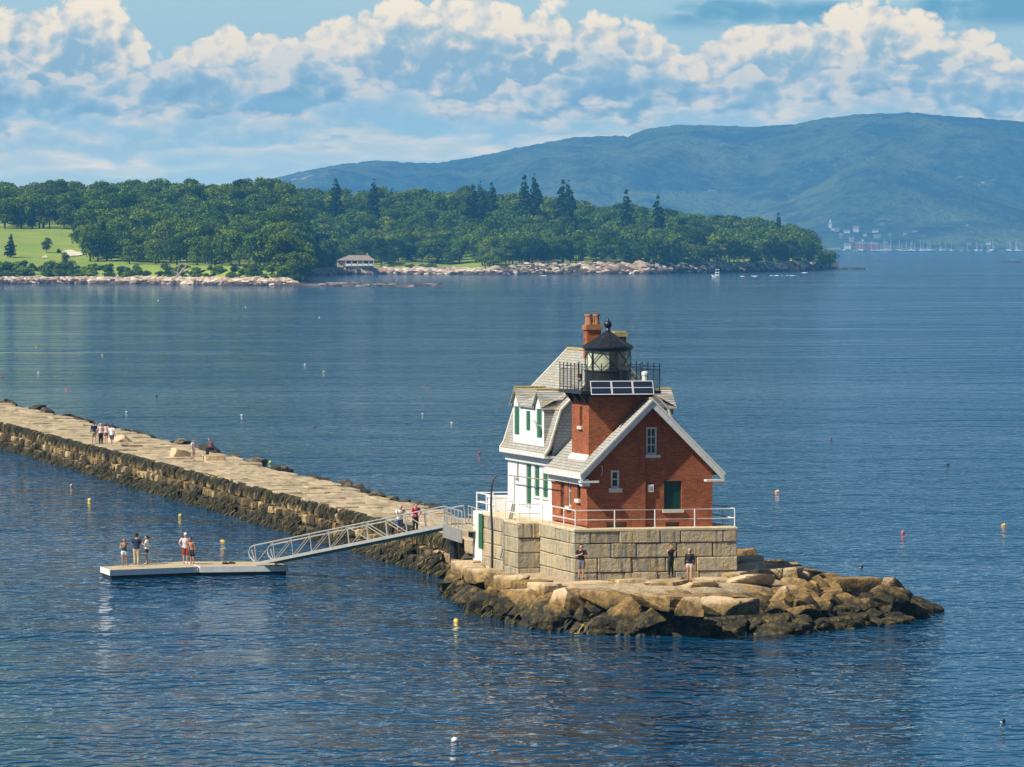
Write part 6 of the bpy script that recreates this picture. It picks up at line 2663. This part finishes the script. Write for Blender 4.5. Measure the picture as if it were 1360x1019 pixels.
sky_line = [9999.0] * 1800
for c in cand:
    pr_ = PT[c[3]][0]
    htop = px_of((c[2].x, c[2].y, c[2].z + pr_['h'] * c[4] * 0.95))
    hw3 = int(5.5 * c[4] * F / c[2].y * (0.55 if c[3] == 'conif' else 1))
    x0 = int(htop[0]) + 400
    lo, hi_ = max(0, x0 - hw3), min(1799, x0 + hw3)
    cover = sky_line[lo:hi_ + 1]
    vis = 0.0
    if cover:
        bot = px_of(c[2])[1]
        vis = sum(max(0.0, min(s_, bot) - htop[1]) for s_ in cover) / len(cover)
        for i in range(lo, hi_ + 1):
            f_ = 1 - abs(i - x0) / max(1, hw3)
            sky_line[i] = min(sky_line[i], htop[1] + (1 - min(1, f_ * 2)) * 8)
    inframe = -10 < htop[0] < 1370
    c.append(vis if inframe else -1)
    c.append(hw3)
rank = sorted([c for c in cand if c[6] > 0], key=lambda c: -c[6] * c[7])
NT_ = 268
single = set(id(c) for c in rank[:NT_])
GT = 'trees of the wooded headland'
for i, c in enumerate(cand):
    if id(c) not in single:
        continue
    far, kind = c[5], c[3]
    if kind == 'conif':
        lab, grp, nm = 'dark pointed conifer among the broadleaf trees of the headland wood', 'conifers in the headland wood', 'conifer_tree'
    elif not far:
        lab, grp, nm = 'leafy green tree in the wood on the near left headland', 'broadleaf trees of the near left headland', 'broadleaf_tree'
    else:
        lab, grp, nm = 'leafy green tree in the wood on the farther point behind the cottage', 'broadleaf trees of the farther point', 'broadleaf_tree'
    put_tree(kind, tr_.randint(0, 9), c[2] + Vector((0, 0, -0.4)), c[4], tr_.uniform(0, 6.28), nm, lab, 'tree', grp, tr_.uniform(1.0, 1.3))
VV, FF, nb = [], [], 0
VC, FC, nbc = [], [], 0
for c in cand:
    if id(c) in single or (c[6] <= 0 and not (-200 < c[0] < 1360 and tr_.random() < 0.25)):
        continue
    v2, f2 = tr_.choice(PT[c[3]])['thin']
    a = tr_.uniform(0, 6.28)
    s_ = c[4]
    rot = np.array([[math.cos(a), -math.sin(a), 0], [math.sin(a), math.cos(a), 0], [0, 0, 1]])
    vv = (v2 * s_) @ rot.T + np.array(c[2])
    if c[3] == 'conif':
        VC.append(vv)
        FC.append(f2 + nbc)
        nbc += len(vv)
    else:
        VV.append(vv)
        FF.append(f2 + nb)
        nb += len(vv)
o = bpy.data.objects.new('distant_wood', np_mesh('distant_wood', np.concatenate(VV), np.concatenate(FF), M['leaf']))
COL.objects.link(o)
tag(o, 'unbroken leafy canopy of the wood behind the front trees of the headland', 'wood', None, 'stuff')
if VC:
    o = bpy.data.objects.new('distant_conifers', np_mesh('distant_conifers', np.concatenate(VC), np.concatenate(FC), M['conif']))
    COL.objects.link(o)
    tag(o, 'dark conifers scattered through the canopy of the headland wood', 'wood', None, 'stuff')
print('TREES', len(cand), len(single), nb // 4)


def tree_at(px, t, far, kind, i, sc, name, label, wide=1.0, group=None, cat='tree', dz=-0.3):
    tab, zf = (SHF, far_z) if far else (SHN, near_z)
    return put_tree(kind, i, hp(px, t, tab, zf) + Vector((0, 0, dz)), sc, px * 0.7, name, label, cat, group, wide)


def t_for(px, py, far):
    tab, zf = (SHF, far_z) if far else (SHN, near_z)
    return min(range(0, 900, 2), key=lambda t: abs(px_of(hp(px, t, tab, zf))[1] - py))


tree_at(14.5, t_for(14.5, 342, False), False, 'conif', 0, 0.62, 'pine_tree', 'dark broad pine standing alone on the lawn at far left', 1.75)
tree_at(62, t_for(62, 336, False), False, 'broad', 1, 0.55, 'broadleaf_tree', 'small round tree on the lawn right of the lone pine', 0.75)
tree_at(78, t_for(78, 336, False), False, 'bush', 1, 0.65, 'shrub', 'small dark clipped shrub on the lawn beside the sand bunker', 0.8, None, 'shrub')
tree_at(87, 34, False, 'broad', 3, 0.5, 'broadleaf_tree', 'short dense dark tree rising from the bank scrub at left', 0.8)
for x, tt_, sc in ((172, 92, 0.85), (207, 96, 0.8), (235, 90, 0.95), (262, 94, 0.9), (120, 118, 1.0), (142, 124, 1.05), (286, 88, 1.0), (318, 66, 1.1), (345, 40, 1.2), (372, 34, 1.05), (392, 26, 0.8)):
    tree_at(x, tt_, False, 'broad', int(x), sc, 'broadleaf_tree', 'spreading tree in the row along the front edge of the lawn on the near headland', 1.15, 'front row of trees along the lawn edge')
# tall conifers that break the skyline
for x, ytop, sc in ((447, 240, 0.9), (497, 242, 0.9), (628, 248, 0.85), (638, 245, 0.9), (654, 245, 0.9), (697, 236, 1.0), (710, 235, 1.15), (748, 242, 1.0), (755, 244, 0.9), (832, 255, 0.95), (874, 262, 0.7), (1033, 284, 0.6)):
    tc = 300 + (x * 37) % 90
    p = hp(x, tc, SHF, far_z)
    sc = (px_of(p)[1] - ytop) * p.y / F / 18.6
    tree_at(x, tc, True, 'conif', int(x), sc, 'conifer_tree', 'tall dark conifer breaking the skyline of the farther point', 1.3, 'tall conifers on the skyline')
# trees in front of the forest on the farther point
for x, tt_, sc, kd in ((520, 70, 0.62, 'tall'), (655, 40, 0.85, 'broad'), (672, 44, 1.0, 'broad'), (690, 48, 1.1, 'broad'), (707, 46, 1.1, 'broad'), (728, 46, 1.0, 'broad'), (748, 50, 1.1, 'broad'), (765, 52, 1.05, 'tall')):
    tree_at(x, tt_, True, kd, int(x), sc, 'broadleaf_tree', 'full crowned tree on the grass behind the rocky beach of the farther point', 1.1 if kd == 'broad' else 0.7, 'trees on the grass behind the rocky beach')
# scrub along the bank
bk = random.Random(8)
for i in range(150):
    x = bk.uniform(-20, 405)
    t = bk.uniform(13, 33)
    tree_at(x, t, False, 'bush', bk.randint(0, 9), bk.uniform(0.7, 1.15) * (0.72 if 125 < x < 335 else 1.0), 'bush', 'dense green bush on the bank above the stones of the near left shore', 1.1, 'bushes along the near bank', 'bush', -0.5)
for i in range(60):
    x = bk.choice((bk.uniform(405, 432), bk.uniform(780, 1095), bk.uniform(780, 1095), bk.uniform(538, 575)))
    t = bk.uniform(24, 40)
    tree_at(x, t, True, 'bush', bk.randint(0, 9), bk.uniform(0.6, 1.0), 'bush', 'low green bush above the rocks of the farther point', 1.2, 'bushes above the far rocks', 'bush', -0.4)
# bleached fallen tree on the near bank
p = hp(236, 10, SHN, near_z)
k = MB()
sx_ = p.y / F
def dwp(x, y):
    return (p.x + (x - 236) * sx_, p.y, p.z + (363 - y) * sx_)
k.tube([dwp(232, 363), dwp(240, 355), dwp(247, 346), dwp(250, 342)], [0.5, 0.42, 0.28, 0.1], 6)
k.tube([dwp(240, 355), dwp(252, 350), dwp(258, 352)], [0.35, 0.22, 0.08], 6)
k.tube([dwp(236, 359), dwp(236, 352), dwp(240, 343)], [0.28, 0.2, 0.08], 6)
k.tube([dwp(238, 357), dwp(229, 352), dwp(226, 353)], [0.25, 0.16, 0.08], 6)
solo('dead_tree', k, M['deadwood'], 'bleached bare fallen tree on the bank among the bushes', 'dead tree', tuple(p))

# ------------------------------------------------------------------ cottage on the rocky shore
pc = hp(472, 27, SHF, far_z)
SXC = pc.y / F
ct = thing('shore_cottage', 'low grey stone cottage with a hipped roof and porch on the far rocky shore', 'cottage', (pc.x, pc.y, pc.z))
X = lambda x: (x - 680) * SXC
Z = lambda y: CAMH + (HOR - y) * SXC
k = MB()
k.box(X(452.5), X(496), pc.y + 1.5, pc.y + 9, pc.z - 2, Z(346))
part('walls', k, paint('cottage_wall', (0.36, 0.33, 0.28), 0.9, 0.2, 0.8), ct)
k = MB()
k.box(X(447.5), X(457), pc.y - 0.5, pc.y + 1.6, pc.z - 2, Z(347))
part('stone_wing', k, paint('cottage_stone', (0.45, 0.38, 0.28), 0.9, 0.2, 0.8), ct)
k = MB()
ez, rz_ = Z(346), Z(339)
y0, y1 = pc.y - 2.0, pc.y + 11
a0, a1, r0, r1, ym = X(446.5), X(499), X(463), X(488.5), pc.y + 4.5
k.add([(a0, y0, ez), (a1, y0, ez), (a1, y1, ez), (a0, y1, ez), (r0, ym, rz_), (r1, ym, rz_)], [(0, 1, 5, 4), (1, 2, 5), (2, 3, 4, 5), (3, 0, 4), (3, 2, 1, 0)])
rfo = part('hipped_roof', k, paint('cottage_roof', (0.25, 0.20, 0.165), 0.9, 0.15, 0.6), ct)
k = MB()
k.box(X(486), X(488.5), ym - 0.6, ym + 0.6, rz_ - 1, Z(336.2))
part('chimney', k, M['granite'], ct, rfo)
k = MB()
k.box(X(458), X(497), pc.y - 1.7, pc.y - 1.4, Z(353.2), Z(350.4))
part('porch_parapet', k, M['white'], ct)
for x in (459, 467, 475, 482, 490, 496):
    k = MB()
    k.box(X(x) - 0.18, X(x) + 0.18, pc.y - 1.7, pc.y - 1.35, Z(354), ez - 0.01)
    part('porch_post', k, M['white'], ct)
k = MB()
for x0, x1 in ((461, 466), (469, 474), (484, 489)):
    k.box(X(x0), X(x1), pc.y + 1.42, pc.y + 1.56, Z(350.5), Z(346.8))
part('dark_windows', k, M['pane'], ct)
# rock outcrops: under the cottage, and where the shore steps out
k = MB()
for i in range(70):
    x = hr.choice((hr.uniform(408, 438), hr.uniform(440, 520), hr.uniform(440, 520)))
    t = hr.uniform(2, 24)
    q = hp(x, t, SHF, far_z)
    s = hr.uniform(2.5, 6)
    b = rock_mesh(500 + i % 10, s * 1.6, s, s * 0.8, 4, 4, 0.06, 2)
    b.map(lambda e: e + q)
    k.add(b.v, b.f)
for i in range(46):
    x = hr.choice((hr.uniform(790, 870), hr.uniform(1030, 1072), hr.uniform(930, 1010)))
    t = hr.uniform(6, 22)
    q = hp(x, t, SHF, far_z)
    s = hr.uniform(2.5, 6)
    b = rock_mesh(500 + i % 10, s * 2.2, s, s * 0.8, 4, 4, 0.06, 2)
    b.map(lambda e: Matrix.Rotation(R(20), 3, 'Y') @ e + q)
    k.add(b.v, b.f)
solo('shore_outcrops', k, stone('outcrop_rock', [(0, (0.20, 0.14, 0.10)), (0.5, (0.40, 0.28, 0.20)), (1, (0.60, 0.46, 0.33))]), None, None, kind='structure')
# surf along the far rocks
k = MB()
for x, y, wpx in ((1032, 366.2, 9), (1048, 366.0, 12), (1000, 367, 4), (985, 367, 3), (1068, 362.5, 4), (722, 366.4, 5), (575, 378.8, 3), (1148, 357.6, 4), (1348, 345.2, 5)):
    for i in range(5):
        p = at(x + hr.uniform(-wpx, wpx), y + hr.uniform(-0.25, 0.25), 0)
        k.ball((p.x, p.y, 0.0), hr.uniform(0.4, 0.8), 7, 4, hr.uniform(1.2, 2.6), 1.2, 0.25)
solo('surf', k, M['foam'], 'white surf breaking on the far rocks', 'surf', kind='stuff', smooth=True)
# dark rock shelves off the point and at the right edge
k = MB()
for i in range(70):
    right = i > 44
    x = hr.uniform(1328, 1400) if right else hr.uniform(1090, 1142)
    p = at(x, (348.2 + hr.uniform(-0.4, 0.8)) if right else 357.6 + hr.uniform(-0.4, 0.5), 0)
    s = hr.uniform(2, 4.5)
    b = rock_mesh(600 + i % 8, s * 2.6, s * 1.5, s * 0.55, 3.5, 3, 0.06, 2)
    b.map(lambda e: e + Vector((p.x, p.y, 0.1)))
    k.add(b.v, b.f)
solo('rock_shelves', k, stone('dark_shelf', [(0, (0.02, 0.018, 0.016)), (1, (0.09, 0.07, 0.055))]), None, None, kind='structure')

# ------------------------------------------------------------------ motor boat off the point
pb_ = at(951, 368.8, 0)
mbt = thing('motor_boat', 'small white motor boat with a wheelhouse passing the far point', 'boat', tuple(pb_))
sb_ = pb_.y / F
L_ = 13 * sb_
k = MB()
st = [(-0.5, 0.15, 1.1), (-0.35, 0.19, 1.05), (0.0, 0.2, 1.15), (0.3, 0.15, 1.4), (0.5, 0.01, 1.75)]
vs = []
for s, hw4, hh in st:
    x = pb_.x - s * L_
    w4 = hw4 * L_
    vs += [(x, pb_.y - w4, hh), (x + 0.15 * L_ * (s > 0.2), pb_.y - w4 * 0.6, -0.2), (x + 0.15 * L_ * (s > 0.2), pb_.y + w4 * 0.6, -0.2), (x, pb_.y + w4, hh)]
fs = [(i * 4 + j, i * 4 + (j + 1) % 4, (i + 1) * 4 + (j + 1) % 4, (i + 1) * 4 + j) for i in range(4) for j in range(4)] + [(0, 1, 2, 3), (19, 18, 17, 16)]
k.add(vs, fs)
part('hull', k, M['boatwhite'], mbt)
k = MB()
k.cbox(pb_.x - 0.5, pb_.x + 1.9, pb_.y - 0.9, pb_.y + 0.9, 1.1, 2.9, 0.15)
wh = part('wheelhouse', k, M['boatwhite'], mbt)
k = MB()
k.box(pb_.x - 0.4, pb_.x + 1.8, pb_.y - 0.93, pb_.y - 0.88, 1.9, 2.5)
part('window', k, M['pane'], mbt, wh)
k = MB()
for dx_, dy_ in ((0, -0.8), (1.6, -0.8), (0, 0.8), (1.6, 0.8)):
    k.tube([(pb_.x + dx_, pb_.y + dy_, 2.9), (pb_.x + dx_, pb_.y + dy_, 4.3)], 0.08, 5)
k.cbox(pb_.x - 0.3, pb_.x + 1.9, pb_.y - 1, pb_.y + 1, 4.3, 4.6, 0.08)
part('flybridge', k, M['boatwhite'], mbt)

# ------------------------------------------------------------------ far hills
def hill(name, prof, d0, depth, foot, nr=40, amp=1.0, seed=0):
    """ridge silhouette from (px, py) at distance d0+depth, sloping down to the shore at d0"""
    k = MB()
    xs = [prof[0][0] + 6 * i for i in range(int((prof[-1][0] - prof[0][0]) / 6) + 1)]
    vs = []
    for x in xs:
        yr = lerp_tab(prof, x)
        zr = CAMH + (HOR - yr) * (d0 + depth) / F
        for j in range(nr + 6):
            f_ = j / nr
            d_ = d0 + depth * f_
            if f_ <= 1:
                z = foot + (zr - foot) * (0.55 * f_ + 0.45 * f_ * f_ * (3 - 2 * f_)) if zr > foot else foot * f_
                e = math.sin(math.pi * min(1, f_)) ** 0.7
            else:
                z = zr * (1 - (f_ - 1) * 2)
                e = 0
            xx = (x - 680) / F * d_
            q = Vector((xx * 0.0016 + seed, d_ * 0.0007, seed))
            z += amp * e * (48 * noise.noise(q) + 26 * noise.noise(q * 2.3) + 14 * noise.noise(q * 5.1) + 7 * noise.noise(q * 12))
            z += amp * (1.6 * noise.noise(q * 30) + 2.6 * noise.noise(Vector((xx * 0.05, d_ * 0.03, seed))) * (0.5 + 0.5 * (f_ < 1.05)))
            vs.append((xx, d_, max(z, -4)))
    m_ = nr + 6
    k.add(vs, [(i * m_ + j, (i + 1) * m_ + j, (i + 1) * m_ + j + 1, i * m_ + j + 1) for i in range(len(xs) - 1) for j in range(m_ - 1)])
    return solo(name, k, M['hill'], None, None, kind='structure', smooth=True)


hill('far_ridge', [(-1500, 326), (-700, 310), (0, 284), (200, 266), (300, 254), (350, 241), (400, 228), (450, 219), (500, 213), (540, 216), (580, 217), (640, 207), (700, 194), (760, 183), (800, 181), (835, 181),
                   (860, 171), (900, 166), (950, 167), (1000, 169), (1060, 165), (1100, 157), (1140, 152), (1180, 151), (1220, 151), (1260, 155), (1300, 157), (1340, 160), (1400, 166), (1600, 190), (2100, 240), (2700, 290), (3300, 327)],
     13300, 2600, 6, 60, 1.7, 3)
hill('near_hill', [(700, 330), (860, 318), (940, 300), (1000, 282), (1050, 264), (1090, 243), (1120, 225), (1150, 213), (1175, 209), (1200, 213), (1230, 224), (1270, 241), (1310, 256), (1360, 272), (1450, 292), (1700, 310), (2000, 330)],
     12700, 900, 5, 40, 0.6, 11)
hill('harbour_shore', [(560, 322), (1000, 318), (1060, 312), (1110, 306), (1160, 309), (1200, 304), (1240, 297), (1290, 293), (1330, 297), (1380, 293), (1500, 300), (1800, 312), (2500, 326)], 12120, 480, 1.5, 18, 0.08, 20)


def town_z(px, d_):
    return 1.0


tn = random.Random(17)
TC = {'white': M['boatwhite'], 'red': M['townred'], 'grey': paint('town_grey', (0.42, 0.40, 0.38), 0.9, 0.1, 0.1), 'brown': paint('town_brown', (0.30, 0.22, 0.17), 0.9, 0.1, 0.1)}
GH = 'houses of the far harbour town'


SHP = [(560, 322), (1000, 318), (1060, 312), (1110, 306), (1160, 309), (1200, 304), (1240, 297), (1290, 293), (1330, 297), (1380, 293), (1500, 300), (1800, 312)]


def house(px, py, wpx, hpx, colr, label, d_=12180, spire=0, grp=GH):
    zr = CAMH + (HOR - lerp_tab(SHP, px)) * 12600 / F
    best = None
    for i in range(0, 61):
        f_ = i / 60
        z = 1.5 + (zr - 1.5) * (0.55 * f_ + 0.45 * f_ * f_ * (3 - 2 * f_))
        e = abs(px_of((0, 12120 + 480 * f_, z))[1] - py)
        if best is None or e < best[0]:
            best = (e, 12120 + 480 * f_)
    d_ = best[1]
    p = at_y(px, py, d_)
    s = d_ / F
    w_, h_ = wpx * s, hpx * s
    th = thing('town_house', label, 'house', tuple(p), 'W', grp)
    k = MB()
    k.box(p.x - w_ / 2, p.x + w_ / 2, p.y, p.y + 11, p.z - 6, p.z + h_ * 0.66)
    part('walls', k, TC[colr], th)
    k = MB()
    k.prism([(p.y - 0.5, p.z + h_ * 0.66), (p.y + 11.5, p.z + h_ * 0.66), (p.y + 5.5, p.z + h_)], 'x', p.x - w_ / 2 - 0.5, p.x + w_ / 2 + 0.5)
    part('roof', k, M['townroof'], th)
    if spire:
        k = MB()
        k.box(p.x - 2, p.x + 2, p.y + 1, p.y + 5, p.z, p.z + spire * s * 0.6)
        k.lathe([(2.3, 0), (0.05, spire * s * 0.4)], (p.x, p.y + 3, p.z + spire * s * 0.6), 8)
        part('steeple', k, TC['white'], th)


house(1103, 300, 4, 5, 'white', 'white church with a steeple above the far harbour town', 12400, 9, None)
house(1143, 329.5, 14, 8, 'red', 'long red boathouse on the far harbour front, left half', 12150, 0, None)
house(1160, 330, 15, 8, 'red', 'long red boathouse on the far harbour front, right half', 12155, 0, None)
for x, y, w_, h_, c in ((1112, 308, 6, 5, 'grey'), (1117, 318, 4, 8, 'brown'), (1125, 310, 8, 5, 'white'), (1137, 309, 7, 9, 'white'), (1131, 322, 6, 7, 'grey'), (1149, 314, 4, 4, 'white'),
                        (1146, 321, 3, 4, 'white'), (1163, 309, 8, 4, 'white'), (1165, 317, 9, 5, 'grey'), (1126, 331, 9, 8, 'white'), (1176, 328, 6, 7, 'brown'), (1182, 314, 3, 4, 'grey'), (1202, 312, 4, 3, 'white'),
                        (1215, 309, 6, 3, 'white'), (1107, 305, 6, 3, 'white'), (1313, 326, 6, 5, 'white'), (1287, 326, 6, 4, 'grey'), (1285, 301, 3, 3, 'white'), (1180, 331, 5, 5, 'grey'), (1108, 331, 16, 2, 'white')):
    house(x, y, w_, h_, c, 'small building of the town on the far harbour shore', 12150 + max(0, (331 - y)) * 9)
hull_me = mast_me = None
for i in range(48):
    x = tn.choice((tn.uniform(1120, 1180), tn.uniform(1180, 1216), tn.uniform(1222, 1242), tn.uniform(1248, 1264), tn.uniform(1276, 1322), tn.uniform(1334, 1358)))
    p = at(x, 334.2 + tn.uniform(-0.25, 0.5), 0)
    s = tn.uniform(0.95, 1.6)
    th = thing('moored_sailboat', 'white sailboat with a bare mast moored off the far harbour town', 'sailboat', tuple(p), 'W', 'sailboats moored off the far town')
    if hull_me is None:
        k = MB()
        k.add([(-7, 0, 0), (-6, -1.8, 1.7), (-6, 1.8, 1.7), (6, -1.6, 1.7), (6, 1.6, 1.7), (8.5, 0, 2.0), (6, 0, -0.2), (-6, 0, -0.2)],
              [(1, 3, 4, 2), (3, 5, 4), (1, 7, 6, 3), (2, 4, 6, 7), (3, 6, 5), (4, 5, 6), (1, 2, 7)])
        k.cbox(-3, 3, -1.1, 1.1, 1.65, 2.7, 0.2)
        hull_me = k.mesh('hull', M['boatwhite'])
        k = MB()
        k.tube([(1, 0, 1), (1, 0, 18)], [0.34, 0.22], 6)
        k.tube([(1, 0, 3.2), (-5, 0, 3.2)], 0.3, 6)
        mast_me = k.mesh('mast', M['boatwhite'])
    for nm, me in (('hull', hull_me), ('mast', mast_me)):
        o = bpy.data.objects.new(nm, me)
        COL.objects.link(o)
        o.parent = th
    th.scale = (s, s, s * (1 if tn.random() < 0.75 else 0.5))
    th.rotation_euler = (0, 0, tn.uniform(-0.4, 0.4) + math.pi * tn.randint(0, 1))

# ------------------------------------------------------------------ summer haze
hz = bpy.data.materials.new('haze_air')
hz.use_nodes = True
t = NT(hz.node_tree)
pvn = t.node('ShaderNodeVolumePrincipled')
pvn.inputs['Color'].default_value = (0.13, 0.49, 1.0, 1)
pvn.inputs['Density'].default_value = 7.4e-5
pvn.inputs['Anisotropy'].default_value = 0.0
oo = t.node('ShaderNodeOutputMaterial')
t.l.new(pvn.outputs[0], oo.inputs['Volume'])
k = MB()
k.box(-7000, 7000, -300, 16800, -6, 520)
solo('haze', k, hz, None, None, kind='stuff')
